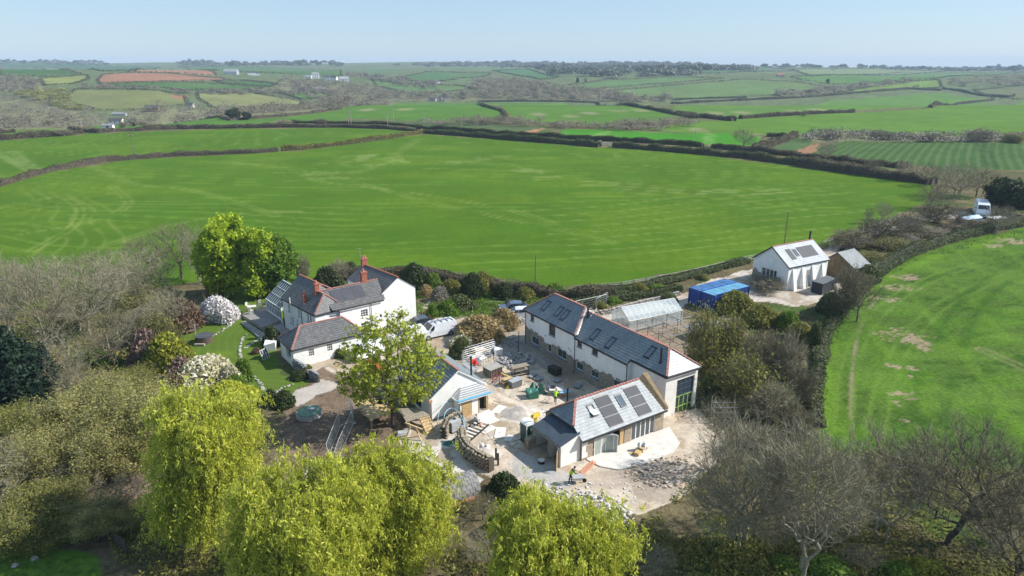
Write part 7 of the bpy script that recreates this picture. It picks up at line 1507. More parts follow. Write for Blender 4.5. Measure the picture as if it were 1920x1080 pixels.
def wheelbarrow():
    c=G3(1083,905); T=thing('wheelbarrow','grey wheelbarrow pushed by the workman in dark clothes','wheelbarrow',tuple(c),rz=0.1); b=MB(); b.hexa([(-.3,-.2,.35),(.3,-.2,.35),(.3,.2,.35),(-.3,.2,.35)],[(-.5,-.33,.65),(.55,-.33,.7),(.55,.33,.7),(-.5,.33,.65)]); b.build('tray',[M['galv']],T,local=True)
    b=MB(); b.tube((.65,-.05,.2),(.65,.05,.2),.2,12); b.build('wheel',[M['tyre']],T,local=True)
    for y in(-.25,.25): b=MB(); b.tube((-.95,y,.62),(.65,y*.4,.2),.02,6); b.tube((-.35,y,.3),(-.4,y,0),.02,6); b.build('handle',[M['black']],T,local=True)
wheelbarrow()
# generic small builders
def boxthing(name,label,cat,px,py,rz,parts,dz=0):
    c=G3(px,py,dz); T=thing(name,label,cat,tuple(c),rz=rz)
    for pn,mt,fn_ in parts:
        b=MB(); fn_(b); b.build(pn,[M[mt]],T,local=True)
    return T
boxthing('flatbed_trailer','small pale flatbed trailer right of the white truck','trailer',1868,414,.3,[('bed','bag',lambda b:b.box((0,0,.7),4.5,1.9,.25)),('chassis','black',lambda b:b.box((0,0,.45),4.2,.8,.24)),('wheel','tyre',lambda b:b.tube((0,-1,.38),(0,-.75,.38),.38,12)),('wheel','tyre',lambda b:b.tube((0,.75,.38),(0,1,.38),.38,12))])
def slats(T,name,mt,items):
    for a,b,w,h in items: m_=MB(); m_.beam(a,b,w,h); m_.build(name,[M[mt]],T,local=True)
def table(name,label,px,py,rz,l,w,h,mt,top='wood2',cat='table'):
    c=G3(px,py); T=thing(name,label,cat,tuple(c),rz=rz); b=MB(); b.box((0,0,h-.05),l,w,.05); b.build('table_top',[M[top]],T,local=True)
    for x in(-1,1):
        for y in(-1,1): b=MB(); b.box((x*(l/2-.08),y*(w/2-.08),0),.06,.06,h-.05); b.build('leg',[M[mt]],T,local=True)
    return T
table('workbench','low workbench with a black tub, beside the hi-vis workman',1043,740,aV-.6,1.7,1.0,.8,'galv','slab','workbench')
o=G3(1037,738); T=thing('tub','round black tub standing on the workbench','tub',tuple(o+Zv(.8))); b=MB(); b.tube((0,0,0),(0,0,.18),.3,14); b.build('rim',[M['black']],T,local=True)
table('saw_table','saw table with a pale blue board top at the workbench end',1058,744,aV-.3,1.3,.7,.75,'orange','hose','table')
def slat_crate(label,px,py,rz,l,w,h,mt,lid,n=8):
    c=G3(px,py); T=thing('slatted_crate',label,'crate',tuple(c),rz=rz); it=[]
    for i in range(n):
        t=-.5+(i+.5)/n
        for y in(-w/2,w/2): it.append(((t*l,y,0),(t*l,y,h),l/n*.6,.03))
    for i in range(max(3,n//2)):
        t=-.5+(i+.5)/max(3,n//2)
        for x in(-l/2,l/2): it.append(((x,t*w,0),(x,t*w,h),.03,w/(n//2)*.6))
    slats(T,'slat',mt,it); b=MB(); b.box((0,0,h),l*1.08,w*1.08,.06,0,tilt=.03); b.build('lid',[M[lid]],T,local=True); b=MB(); b.box((0,0,.05),l*.9,w*.9,h*.85); b.build('liner',[M['dkgreen']],T,local=True); return T
slat_crate('slatted crate with a weathered board lid in front of the stone heap',924,702,aV+.1,1.9,1.6,1.1,'wood2','fwood'); slat_crate('grey metal slatted bin with a flat lid at the sunlit shade edge',966,724,aV+.1,1.5,.9,.85,'galv','galv',10); slat_crate('dark crate against the long barn wall',1040,700,aV-1.5,1.6,1.0,.8,'frame_brown','black')
def stillage(label,px,py,rz,l,w,h,mt,shelf='wood2',load=True):
    c=G3(px,py); T=thing('stillage',label,'rack',tuple(c),rz=rz)
    for x in(-l/2,l/2):
        for y in(-w/2,w/2): b=MB(); b.box((x,y,0),.06,.06,h); b.build('leg',[M[mt]],T,local=True)
    for z in(.15,h*.55,h*.95):
        for a,b_ in(((-l/2,-w/2),(l/2,-w/2)),((l/2,-w/2),(l/2,w/2)),((l/2,w/2),(-l/2,w/2)),((-l/2,w/2),(-l/2,-w/2))): b=MB(); b.beam((*a,z),(*b_,z),.05); b.build('rail',[M[mt]],T,local=True)
        if load:
            for i in range(5): b=MB(); y=-w/2+w*(i+.5)/5; b.beam((-l/2-random.random()*.3,y,z+.06),(l/2+random.random()*.3,y,z+.06),w/5*.7,.05); b.build('plank',[M[shelf]],T,local=True)
    return T
M['maroon']=mat('maroon_steel',(.22,.04,.06),.6,.15,4)
stillage('maroon steel stillage beside the slatted crate',934,716,aV+.6,1.3,.9,1.1,'maroon',load=False); stillage('dark steel rack stacked with boards right of the stone heap',975,702,aV-.1,2.0,1.0,1.2,'black'); stillage('cluttered dark rack with tools left of the grey bin',951,722,aV,1.1,.7,.9,'black','wood')
boxthing('bucket','yellow bucket at the foot of the cluttered rack','bucket',952,728,0,[('tub','yellow',lambda b:b.tube((0,0,0),(0,0,.3),.15,12,.19)),('handle','black',lambda b:b.path([(-.18,0,.3),(0,0,.42),(.18,0,.3)],.01,4))])
boxthing('plank','yellow plank leaning across the cluttered rack','plank',958,716,aV-.6,[('board','yellow',lambda b:b.beam((-1.2,0,1.2),(1.0,0,.1),.16,.04))])
def panelfence(name,label,A,B,h=2.,mt='galv',mesh=True,cat='fence panel',bars_=0):
    A,B=Vector(A),Vector(B); T=thing(name,label,cat,tuple((A+B)/2)); T.location.z=min(A.z,B.z); b=MB(); r=.03
    a1,b1=A+Zv(h),B+Zv(h); b.tube(A,a1,r,6); b.tube(B,b1,r,6); b.tube(a1,b1,r,6); b.tube(A+Zv(.15),B+Zv(.15),r,6); b.build('frame',[M[mt]],T)
    if mesh:
        b=MB(); n=int((B-A).length/.25)
        for i in range(1,n): p=A.lerp(B,i/n); b.beam(p+Zv(.15),p+Zv(h),.008)
        for j in range(1,5): b.beam(A+Zv(h*j/5),B+Zv(h*j/5),.012)
        tag(b.build('wire_mesh',[M[mt]],T),kind='stuff')
    for j in range(bars_): b=MB(); z=.15+(h-.15)*(j+1)/(bars_+1); b.tube(A+Zv(z),B+Zv(z),.02,5); b.build('rail',[M[mt]],T)
    for q in(A,B): b=MB(); b.box((q.x,q.y,q.z),.5,.2,.12,random.random()); b.build('foot_block',[M['concrete']],T)
    return T
def AT(px,py,z): x,y=at(px,py,z); return (x,y,gz(x,y))
ps=[(655.5,741),(661,762),(636,770),(611,833),(621,864),(634,826),(661,766)]
lb=['site fence panel nearest the sycamore in the soil patch','short site fence panel at the head of the soil patch loop','left long site fence panel of the narrow loop','site fence panel at the pointed lower end of the loop','right lower site fence panel of the narrow loop','right upper site fence panel of the narrow loop']
for i in range(6): panelfence('site_fence_panel',lb[i],AT(*ps[i],1.9),AT(*ps[i+1],1.9),1.9)
gp=[(868,662,928,644,'front tall galvanised gate frame by the laurel'),(872,656,926,640,'second galvanised gate frame behind the front one'),(866,668,880,690,'galvanised side panel closing the gate store'),(926,644,930,668,'far galvanised panel of the gate store')]
for x0,y0,x1,y1,l_ in gp: panelfence('steel_gate',l_,AT(x0,y0,1.3)[:2]+(gz(*AT(x0,y0,1.3)[:2]),),AT(x1,y1,1.3)[:2]+(gz(*AT(x1,y1,1.3)[:2]),),1.6,'galv',False,'gate',4)
for i in range(5): boxthing('steel_gate',['topmost','second','third','fourth','lowest'][i]+' of the flat stacked steel hurdles by the gate frames','gate',900,672,aV+.05*i-.1,[('frame','galv',lambda b:(b.tube((-1.5,-.7,.1),(1.5,-.7,.1),.025,5),b.tube((-1.5,.7,.1),(1.5,.7,.1),.025,5),b.tube((-1.5,-.7,.1),(-1.5,.7,.1),.025,5),b.tube((1.5,-.7,.1),(1.5,.7,.1),.025,5))),('rail','galv',lambda b:b.tube((-1.5,0,.1),(1.5,0,.1),.02,5))],dz=.4-.08*i)
boxthing('scaffold_boards','white sheeted board stack left of the red barriers','boards',880,694,aV+1.57,[('sheet','galv',lambda b:b.hexa([(-1.3,-.4,0),(1.3,-.4,0),(1.3,.4,0),(-1.3,.4,0)],[(-1.3,-.4,.6),(1.3,-.4,.5),(1.3,.4,.5),(-1.3,.4,.6)]))])
for i,(x,y) in enumerate(((889,684),(893,687))): boxthing('barrier','red plastic barrier, '+('farther' if i==0 else 'nearer')+' of the two by the cement mixer','barrier',x,y,aV+.3,[('panel','red',lambda b:b.box((0,0,.25),1.0,.06,.6)),('foot','black',lambda b:(b.box((-.4,0,0),.1,.5,.1),b.box((.4,0,0),.1,.5,.1))),('post','red',lambda b:(b.box((-.45,0,0),.06,.06,1),b.box((.45,0,0),.06,.06,1)))])
boxthing('cement_mixer','pale drum cement mixer beside the red barriers','mixer',899,690,aV,[('drum','galv',lambda b:(b.tube((-.2,0,.9),(.1,0,1.2),.36,14,.42),b.tube((.1,0,1.2),(.3,0,1.42),.42,14,.25))),('frame','galv',lambda b:(b.beam((-.4,-.3,0),(0,0,.9),.05),b.beam((.4,.3,0),(0,0,.9),.05),b.beam((.4,-.3,0),(0,0,.9),.05),b.beam((-.4,.3,0),(0,0,.9),.05))),('mouth','black',lambda b:b.tube((.3,0,1.42),(.32,0,1.44),.22,12))])
def bulkbag(label,px,py,rz,s=1.,mt='green',folded=0):
    c=G3(px,py); T=thing('bulk_bag',label,'bag',tuple(c),rz=rz); b=MB()
    if folded: b.hexa([(-.6*s,-.5*s,0),(.6*s,-.5*s,0),(.6*s,.5*s,0),(-.6*s,.5*s,0)],[(-.1*s,-.05*s,1.15*s),(.12*s,-.08*s,1.1*s),(.1*s,.1*s,1.15*s),(-.12*s,.08*s,1.2*s)])
    else: b.hexa([(-.5*s,-.45*s,0),(.5*s,-.45*s,0),(.5*s,.45*s,0),(-.5*s,.45*s,0)],[(-.62*s,-.55*s,.75*s),(.5*s,-.6*s,.95*s),(.62*s,.5*s,.7*s),(-.5*s,.6*s,.9*s)])
    b.build('sack',[M[mt]],T,local=True); b=MB()
    for x,y in((-.5,-.5),(.5,-.5),(.5,.5),(-.5,.5)): b.path([(x*s*.9,y*s*.9,.7*s),(x*s*.7,y*s*.7,1.05*s),(x*s*.5,y*s*.8,.75*s)],.02,4)
    b.build('strap',[M['bag']],T,local=True); return T
bulkbag('open green bulk bag with a pale seam, nearest the sand pile',998,745,.4,1.15,'green'); bulkbag('pointed green bulk bag behind the open one',1000,735,.9,1.1,'green',1); bulkbag('slumped dark green bag beside the pointed green bag',1013,736,.2,1.1,'dkgreen',1); bulkbag('white bulk bag against the outbuilding end wall',508,655,.3,1.3,'bag'); bulkbag('white bulk bags slumped in the gate store',934,664,.2,1.0,'bag')
boxthing('window_frame','old multi-pane window leaning by the outbuilding end','window frame',500,672,1.2,[('frame','frame_w',lambda b:[b.beam((x,0,0),(x,.5,1.2),.05) for x in(-.6,-.2,.2,.6)]+[b.beam((-.6,.5*t,1.2*t),(.6,.5*t,1.2*t),.05) for t in(0,.5,1)]),('pane','glass',lambda b:b.poly([(-.6,.02,0),(.6,.02,0),(.6,.52,1.2),(-.6,.52,1.2)]))])
boxthing('pallet','grey wooden pallet lying by the old window','pallet',495,680,1.1,[('board','fwood',lambda b:b.beam((-.5,y,.1),(.5,y,.1),.09,.03)) for y in(-.45,-.22,0,.22,.45)])
# yellow covers and stone block by toilet
boxthing('plastic_cover','yellow folded plastic cover on the ground behind the portable toilet','cover',1004,795,aV,[('shell','yellow',lambda b:b.hexa([(-.5,-.25,.9),(.5,-.25,.9),(.5,.25,.9),(-.5,.25,.9)],[(-.3,-.1,1.2),(.5,-.1,1.35),(.4,.2,1.3),(-.4,.2,1.15)])),('stand','yellow',lambda b:b.box((0,0,0),.3,.3,.9))])
boxthing('stone_block','squat rough stone block beside the lean-to','block',994,838,aV,[('block','stonetan',lambda b:b.hexa([(-.5,-.35,0),(.5,-.4,0),(.5,.4,0),(-.5,.35,0)],[(-.45,-.3,1.1),(.48,-.36,1.2),(.45,.36,1.15),(-.46,.3,1.1)]))])
boxthing('manhole_riser','round pale manhole riser in front of the lean-to','manhole',1015,868,0,[('ring','black',lambda b:b.tube((0,0,0),(0,0,.3),.32,16)),('lid','slab',lambda b:b.tube((0,0,.3),(0,0,.36),.34,16))])
for i,(x,y,rz,l,w,lab) in enumerate(((935,768,.5,1.9,1.0,'pale sheet lying on the yard left of the sand pile'),(922,790,.1,1.6,.9,'triangular pale sheet in the middle of the yard'),(938,812,.9,2.2,1.1,'large pale sheet on wet ground before the toilet'),(915,806,.2,1.8,.9,'pale board lying by the stone rubble'),(955,822,.6,1.3,.8,'grey sheet near the toilet shadow'),(1010,712,.2,1.1,.8,'grey slab against the shaded barn wall, left'),(1045,716,.5,.9,.7,'grey slab against the shaded barn wall, right'),(1083,725,.5,1.3,.8,'flat slab near the barn doorway'),(999,706,.4,1.4,.6,'dark bench-like slab at the stone heap'))):
    boxthing('sheet',lab,'sheet',x,y,aV+rz,[('sheet','slab' if i<5 else 'lead',lambda b:b.box((0,0,.03 if i<5 else .15),l,w,.04 if i<5 else .12))]+([('support','wood2',lambda b:b.box((0,0,0),l*.6,w*.6,.15))] if i>=5 else []))
for i in range(5): boxthing('timber_length',['longest','second','third','fourth','shortest'][i]+' timber length lying along the barn foot','timber',1008+i*4,672+i*5,math.atan2(RU[1],RU[0])+.04*i,[('beam','fwood',lambda b:b.box((0,0,.02),3.6-.35*i,.14,.1))])
for i in range(3): boxthing('insulation_board',['bottom','middle','top'][i]+' white insulation board of the stack by the porch','board',908,788,aV+.1*i,[('board','bag',lambda b:b.box((0,0,.25*i),2.1,1.0,.23))])
boxthing('water_tank','square pale tank with hoses below the small barn','tank',851,806,aV+.2,[('tank','galv',lambda b:b.box((0,0,.1),1.3,1.0,1.1)),('cap','black',lambda b:b.tube((.2,.1,1.2),(.2,.1,1.28),.18,10)),('cradle','black',lambda b:b.box((0,0,0),1.4,1.1,.1))])
def hose(label,pts,r=.035,mt='hose',h=None):
    q=[G3(x,y,z) for x,y,z in pts]; w=[]; 
    for i in range(len(q)-1):
        a,b=q[max(i-1,0)],q[i]; c,d=q[i+1],q[min(i+2,len(q)-1)]
        for k in range(6):
            t=k/6; w.append(.5*((2*b)+(-a+c)*t+(2*a-5*b+4*c-d)*t*t+(-a+3*b-3*c+d)*t**3))
    w.append(q[-1]); b=MB(); b.path(w,r,5); o=b.build('hose',[M[mt]],loc=tuple(q[0])); tag(o,label,'hose')
hose('pale blue hose looping over the stone ramp wall',[(818,815,.1),(826,790,1.5),(845,778,1.7),(862,782,1.2),(872,796,.3)]); hose('second pale blue hose round the square tank',[(838,822,.1),(834,800,1.4),(850,790,1.6),(868,802,1.),(872,815,.1)]); hose('blue hose coil on the yard steps',[(862,812,.3),(872,802,.6),(878,815,.3),(868,824,.2),(860,816,.3)]); hose('grey cable trailing from the porch corner',[(852,778,.2),(870,772,.5),(890,785,.6),(900,800,.3),(915,815,.03),(930,835,.03)],.02,'galv')
mound('tarpaulin','crumpled teal tarpaulin below the square tank',846,832,.9,.6,.4,'green',8)
# steps beside the wall
a=G3(852,838); b_=G3(905,800); T=thing('yard_steps','flight of dark slatted steps climbing from the apron to the yard','steps',tuple((a+b_)/2)); d=(b_-a).normalized(); n=Vector((-d.y,d.x,0))
for i in range(10):
    p=a.lerp(b_,i/9)+Zv(.10+.05*i); b=MB(); b.beam(p-n*.75,p+n*.75,.26,.06); b.build('tread',[M['slab']],T)
for s_ in(-1,1): b=MB(); b.beam(a+n*.8*s_+Zv(.05),b_+n*.8*s_+Zv(.5),.06,.2); b.build('stringer',[M['black']],T)
# timber decks
def deck(label,quad,z,n,mt='wood',posts=True,name='timber_deck',cat='deck',ov=.25):
    q=[Vector((*at(x,y,z),z)) for x,y in quad]; T=thing(name,label,cat,(q[0].x,q[0].y,gz(q[0].x,q[0].y)))
    for i in range(n):
        t0,t1=i/n,(i+.82)/n; a=q[0].lerp(q[3],t0); b=q[1].lerp(q[2],t0); c=q[1].lerp(q[2],t1); d=q[0].lerp(q[3],t1); e=(b-a).normalized()*random.uniform(-ov,ov); m_=MB(); m_.hexa([a-Zv(.05)+e,b-Zv(.05)+e,c-Zv(.05)+e,d-Zv(.05)+e],[a+e,b+e,c+e,d+e]); m_.build('board',[M[mt]],T)
    for t in(.12,.5,.88): m_=MB(); m_.beam(q[0].lerp(q[1],t)-Zv(.14),q[3].lerp(q[2],t)-Zv(.14),.08,.17); m_.build('joist',[M[mt]],T)
    if posts:
        for u_ in(.12,.88):
            for v_ in(.08,.92): p=q[0].lerp(q[1],u_).lerp(q[3].lerp(q[2],u_),v_); m_=MB(); m_.beam((p.x,p.y,gz(p.x,p.y)-.2),(p.x,p.y,z-.2),.14); m_.build('post',[M[mt]],T)
    return T
deck('pale new timber deck of loose joists left of the sycamore trunk',[(664,752),(703,747),(737,772),(693,789)],1.15,20)
deck('greyer timber deck between the sycamore and the small barn',[(746,766),(782,764),(806,778),(762,791)],1.15,13,'wood2',ov=.05)
T=thing('timber_steps','rough timber steps at the end of the barn deck','steps',tuple(G3(805,805)))
for i in range(6):
    p=Vector((*at(795+i*2.4,782+i*5.5,1.05-.19*i),1.05-.19*i)); b=MB(); b.box((p.x,p.y,p.z-.12),1.2,.34,.12,aV+math.pi/2-1.5); b.build('tread',[M['wood']],T)
for s_ in(-.5,.5): b=MB(); p=Vector((*at(795,782,1.0),1.0)); q=Vector((*at(808,812,.0),.0)); o=Vector((math.cos(aV+.07),math.sin(aV+.07),0))*s_; b.beam(p+o,q+o,.06,.26); b.build('stringer',[M['wood']],T)
T=thing('sawhorse','rough A-frame timber sawhorse on the concrete apron','sawhorse',tuple(G3(777,822))); c=G3(777,822)
for a,b_ in(((-.9,-.3,0),(-.3,0,1.5)),((-.9,.5,0),(-.3,0,1.5)),((.8,-.5,0),(.1,0,1.3)),((.7,.5,0),(.1,0,1.3))): b=MB(); b.beam(c+Vector(a),c+Vector(b_),.11); b.build('leg',[M['wood']],T)
b=MB(); b.beam(c+Vector((-.9,.2,1.7)),c+Vector((.9,-.2,1.15)),.13); b.build('cross_beam',[M['wood']],T)
boxthing('grey_sacks','pair of grey folded sheets at the deck foot','sheet',757,813,.3,[('sheet','galv',lambda b:b.hexa([(-.8,-.35,0),(.7,-.35,0),(.8,.35,0),(-.7,.35,0)],[(-.6,-.3,.25),(.6,-.25,.15),(.7,.3,.2),(-.6,.25,.3)]))])
boxthing('boulder','single pale rock on the concrete apron','rock',812,855,.4,[('rock','rubblew',lambda b:b.hexa([(-.5,-.3,0),(.4,-.35,0),(.5,.2,0),(-.3,.35,0)],[(-.2,-.15,.35),(.2,-.15,.3),(.2,.1,.28),(-.1,.15,.4)]))])
# round tank
boxthing('round_tank','round buried tank with a mottled green lid in the soil patch','tank',580,779,0,[('wall','concrete',lambda b:b.tube((0,0,-.2),(0,0,.52),1.42,40)),('lid','greentank',lambda b:(b.tube((0,0,.522),(0,0,.60),1.36,40),b.tube((0,0,.60),(0,0,.68),1.3,40,.9))),('hatch','galv',lambda b:b.tube((.35,.2,.68),(.35,.2,.76),.25,14))])
# shingled pod
c0=Vector((*P(838,935),0)); c1=Vector((*P(890,918),0)); T=thing('arched_pod','barrel-roofed pod with grey diamond shingles half hidden by the willow','pod',tuple(c0)); d=(c1-c0).normalized(); n=Vector((-d.y,d.x,0)); Ln=3.6; c0=c1-d*Ln; ns=12; Rr=1.35
def arc(i): t=math.pi*i/ns; return n*(-math.cos(t)*Rr)+Zv(math.sin(t)*1.55+.35)
mb=MB(); rows_=14
for i in range(ns):
    for j in range(rows_):
        a=c0+d*(Ln*j/rows_)+arc(i); b_=c0+d*(Ln*(j+1)/rows_)+arc(i); e=c0+d*(Ln*(j+1)/rows_)+arc(i+1); f=c0+d*(Ln*j/rows_)+arc(i+1); o=((a+e)/2-(c0+d*Ln/2)); o=Vector((o.x-d.x*o.dot(d),o.y-d.y*o.dot(d),o.z-.35)).normalized()*.035*((i+j)%2)
        mb.hexa([a-o*.2,b_-o*.2,e-o*.2,f-o*.2],[a+o+Zv(.01),b_+o+Zv(.01),e+o+Zv(.01),f+o+Zv(.01)])
tag(mb.build('shingles',[mat('weathered_shingle',(.22,.215,.21),.85,.22,3,.2)],T),kind='stuff')
for e_,sg in((c1,1),(c0,-1)):
    b=MB(); b.poly([e_+arc(i) for i in range(ns+1)]+[e_+n*Rr+Zv(0),e_-n*Rr+Zv(0)]); b.build('end_wall',[M['osb']],T)
b=MB(); b.beam(c0-n*1.45+Zv(.25),c1-n*1.45+Zv(.25),.1,.3); b.build('skirt_board',[M['pot']],T)
# lawn: terrace, table, chairs, hot tub
def slabpoly(name,label,cat,pts,z0,z1,mt,n=0):
    w=[Vector((*at(x,y,z1),0)) for x,y in pts]; T=thing(name,label,cat,(w[0].x,w[0].y,z0)); k=len(w)
    if not n: b=MB(); b.poly([p+Zv(z1) for p in w]); [b.poly([w[i]+Zv(z0),w[(i+1)%k]+Zv(z0),w[(i+1)%k]+Zv(z1),w[i]+Zv(z1)]) for i in range(k)]; b.build('slab',[M[mt]],T)
    else:
        for i in range(n):
            t0,t1=i/n,(i+.93)/n; q=[w[0].lerp(w[3],t0),w[1].lerp(w[2],t0),w[1].lerp(w[2],t1),w[0].lerp(w[3],t1)]; b=MB(); b.hexa([p+Zv(z1-.05) for p in q],[p+Zv(z1) for p in q]); b.build('board',[M[mt]],T)
        b=MB(); c=sum(w,Vector())/4; q=[p+(c-p)*.03 for p in w]; b.hexa([p+Zv(z0) for p in q],[p+Zv(z1-.055) for p in q]); b.build('base',[M['rock']],T)
    return T
slabpoly('terrace_deck','grey boarded terrace on the lawn beside the conservatory','deck',[(452,589),(500,572),(528,600),(492,614)],-.1,.5,'deck',16)
slabpoly('terrace_step','lower pale boarded step of the terrace','deck',[(452,604),(460,601),(500,628),(490,636)],-.1,.25,'deck',5)
slabpoly('house_paving','shaded paving slab strip in front of the farmhouse wing','paving',[(505,612),(528,604),(575,640),(545,640)],-.1,.12,'deck',6)
def gchair(label,px,py,rz,mt):
    T=boxthing('garden_chair',label,'chair',px,py,rz,[],.6)
    for nm,p in(('seat',((0,0,.42),(.5,.5,.05))),('backrest',((-.25,0,.45),(.05,.5,.55)))): b=MB(); b.box(p[0],*p[1]); b.build(nm,[M[mt]],T,local=True)
    for x in(-.2,.2):
        for y in(-.2,.2): b=MB(); b.box((x,y,0),.05,.05,.42); b.build('leg',[M[mt]],T,local=True)
    for y in(-.26,.26): b=MB(); b.box((0,y,.62),.5,.05,.04); b.build('armrest',[M[mt]],T,local=True)
    return T
for a in((466,585,-.3,'slab','pale garden chair at the left of the terrace table'),(472,594,.9,'slab','pale garden chair in front of the terrace table'),(486,579,2.6,'deck','dark garden chair behind the terrace table'),(496,582,3.2,'deck','dark garden chair nearest the conservatory')): gchair(a[4],a[0],a[1],a[2],a[3])
T=table('garden_table','pale oval garden table on the terrace',475,588,.3,1.5,.95,.75,'slab','slab'); T.location.z=.5
T=boxthing('hot_tub','round wooden hot tub with a dark cover on the lawn','hot tub',384,641,0,[('tub','frame_brown',lambda b:b.tube((0,0,0),(0,0,.95),1.12,32,1.16)),('cover','panel',lambda b:b.tube((0,0,.952),(0,0,1.02),1.2,32)),('cover_seam','lead',lambda b:b.box((0,0,1.022),2.3,.04,.012)),('step','wood2',lambda b:b.box((-.1,-1.4,0),1.4,.4,.3))])
boxthing('stove_pipe','thin grey stove pipe standing beside the hot tub','pipe',369,640,0,[('pipe','galv',lambda b:b.tube((0,0,0),(0,0,2.4),.06,8)),('cowl','galv',lambda b:b.tube((0,0,2.4),(0,0,2.5),.11,8))])
for i in range(5): p=P(461+i*6,652-i*4.0); boxthing('stepping_stone',['first','second','third','fourth','fifth'][i]+' flat stepping stone from the left across the lower lawn','stepping stone',461+i*6,652-i*4.0,i,[('slab','rock',lambda b:b.box((0,0,-.02),.5,.4,.07))])
# patio of the garden building
w=[(1088,846),(1102,862),(1125,874),(1160,880),(1200,872),(1262,848),(1275,830),(1255,800),(1222,812)]
slabpoly('patio','pale raised curved patio in front of the folding doors','patio',w,-.4,.10,'slab')
T=boxthing('mixing_bench','small timber bench loaded with white bags on the pale patio','bench',1205,846,aV+.3,[('bench','osb',lambda b:(b.box((0,0,.55),1.1,.6,.06),)),('leg','osb',lambda b:[b.box((x,y,0),.08,.08,.55) for x in(-.45,.45) for y in(-.22,.22)])])
for i,(dx,lab) in enumerate(((-.3,'white bag on the left of the timber bench'),(.25,'white bag on the right of the timber bench'))):
    c=G3(1205,846,.61); boxthing('cement_bag',lab,'bag',1205+dx*18,846,aV,[('sack','bag',lambda b:b.hexa([(-.25,-.2,0),(.25,-.2,0),(.25,.2,0),(-.25,.2,0)],[(-.15,-.1,.45),(.2,-.12,.4),(.15,.12,.5),(-.2,.1,.42)]))],.61)
for i,(x,y) in enumerate(((1188,851),(1196,853))): boxthing('plywood_offcut',['flat orange board left of the timber bench','orange board against the timber bench'][i],'board',x,y,aV+.4*i,[('board','orange' if False else 'osb',lambda b:b.box((0,0,.02),.9,.5,.12+.3*i))])
boxthing('bucket','red bucket beside the white bags on the patio','bucket',1209,838,0,[('tub','red',lambda b:b.tube((0,0,0),(0,0,.5),.16,10,.2)),('handle','black',lambda b:b.path([(-.18,0,.5),(0,0,.6),(.18,0,.5)],.01,4))])
for i,(x0,y0,x1,y1) in enumerate(((1088,886,1112,866),(1092,890,1116,869))): a,b_=G3(x0,y0,.05),G3(x1,y1,.15); b=MB(); b.beam(a,b_,.18,.09); o=b.build('plank',[M['pot']],loc=tuple(a)); tag(o,['pinkish plank against the patio edge, inner one','pinkish plank against the patio edge, outer one'][i],'plank')
# posts by dry wall
for i,(x,y,lab) in enumerate(((930,862,'dark gate post behind the dry stone wall'),(934,872,'lower dark gate post behind the dry stone wall'))): boxthing('gate_post',lab,'post',x,y,0,[('post','frame_brown',lambda b:b.box((0,0,-.2),.2,.2,1.5))])
# ---------------------------------------------------------------- greenhouse, nursery frame
def greenhouse():
    T=thing('greenhouse','glass greenhouse with white ridge and glazing bars behind the long barn','greenhouse',(20,95,0)); f0=Vector((16.95,91.9,0)); f1=Vector((25.6,95.9,0)); d=(f1-f0).normalized(); L_=(f1-f0).length; n=Vector((-d.y,d.x,0)); W_=4.6; he,hr=1.75,3.15; nb=10; fr=MB()
    cor=[f0,f1,f1+n*W_,f0+n*W_]
    for i in range(nb+1):
        p=f0+d*(L_*i/nb); q=p+n*W_; m_=p+n*W_/2
        for a,b_ in((p,p+Zv(he)),(q,q+Zv(he)),(p+Zv(he),m_+Zv(hr)),(q+Zv(he),m_+Zv(hr))): fr.beam(a,b_,.045)
    for a,b_,z in((f0,f1,he),(f0+n*W_,f1+n*W_,he),(f0+n*W_/2,f1+n*W_/2,hr),(f0,f0+n*W_,he),(f1,f1+n*W_,he)): fr.beam(a+Zv(z),b_+Zv(z),.08)
    for j in range(1,4):
        for e_ in(f0,f1): p=e_+n*W_*j/4; fr.beam(p,p+Zv(he+(hr-he)*(1-abs(j-2)/2)),.04)
    fr.beam(f0+n*W_/4+Zv((he+hr)/2),f1+n*W_/4+Zv((he+hr)/2),.03); fr.build('frame',[M['frame_w']],T)
    b=MB(); 
    for i in range(4): b.beam(cor[i]+Zv(.2),cor[(i+1)%4]+Zv(.2),.12,.4)
    b.build('base_wall',[M['concrete']],T)
    for i in range(nb):
        p=f0+d*(L_*i/nb); q=f0+d*(L_*(i+1)/nb)
        for s_ in(0,1):
            e0,e1=(p,q) if s_==0 else (p+n*W_,q+n*W_); m0,m1=p+n*W_/2,q+n*W_/2
            b=MB(); b.poly([e0+Zv(he+.01),e1+Zv(he+.01),m1+Zv(hr+.01),m0+Zv(hr+.01)]); b.build('roof_pane',[M['clear']],T); b=MB(); b.poly([e0+Zv(.4),e1+Zv(.4),e1+Zv(he),e0+Zv(he)]); b.build('pane',[M['clear']],T)
    for e_ in(f0,f1): b=MB(); b.poly([e_+Zv(.4),e_+n*W_+Zv(.4),e_+n*W_+Zv(he),e_+n*W_/2+Zv(hr),e_+Zv(he)]); b.build('end_pane',[M['clear']],T)
    for k in range(3): b=MB(); p=f0+d*(L_*(.2+.3*k))+n*W_*.5; b.beam(p-d*1.1+Zv(.7),p+d*1.1+Zv(.7),.9,.05); b.build('bench',[M['wood2']],T)
greenhouse()
T=thing('nursery_frame','bare weathered post and beam frame between greenhouse and thicket','frame',(22,90,0)); o=Vector((17.9,91.0,0)); ux=Vector((.48,-.87,0)).normalized(); uy=Vector((.87,.46,0)).normalized()
for i in range(4):
    for j in range(4): p=o+ux*i*2.3+uy*j*2.7; b=MB(); b.beam(p-Zv(.1),p+Zv(2.2),.09); b.build('post',[M['fwood']],T)
for i in range(4): b=MB(); b.beam(o+ux*i*2.3+Zv(2.2),o+ux*i*2.3+uy*8.1+Zv(2.2),.07,.12); b.build('beam',[M['fwood']],T)
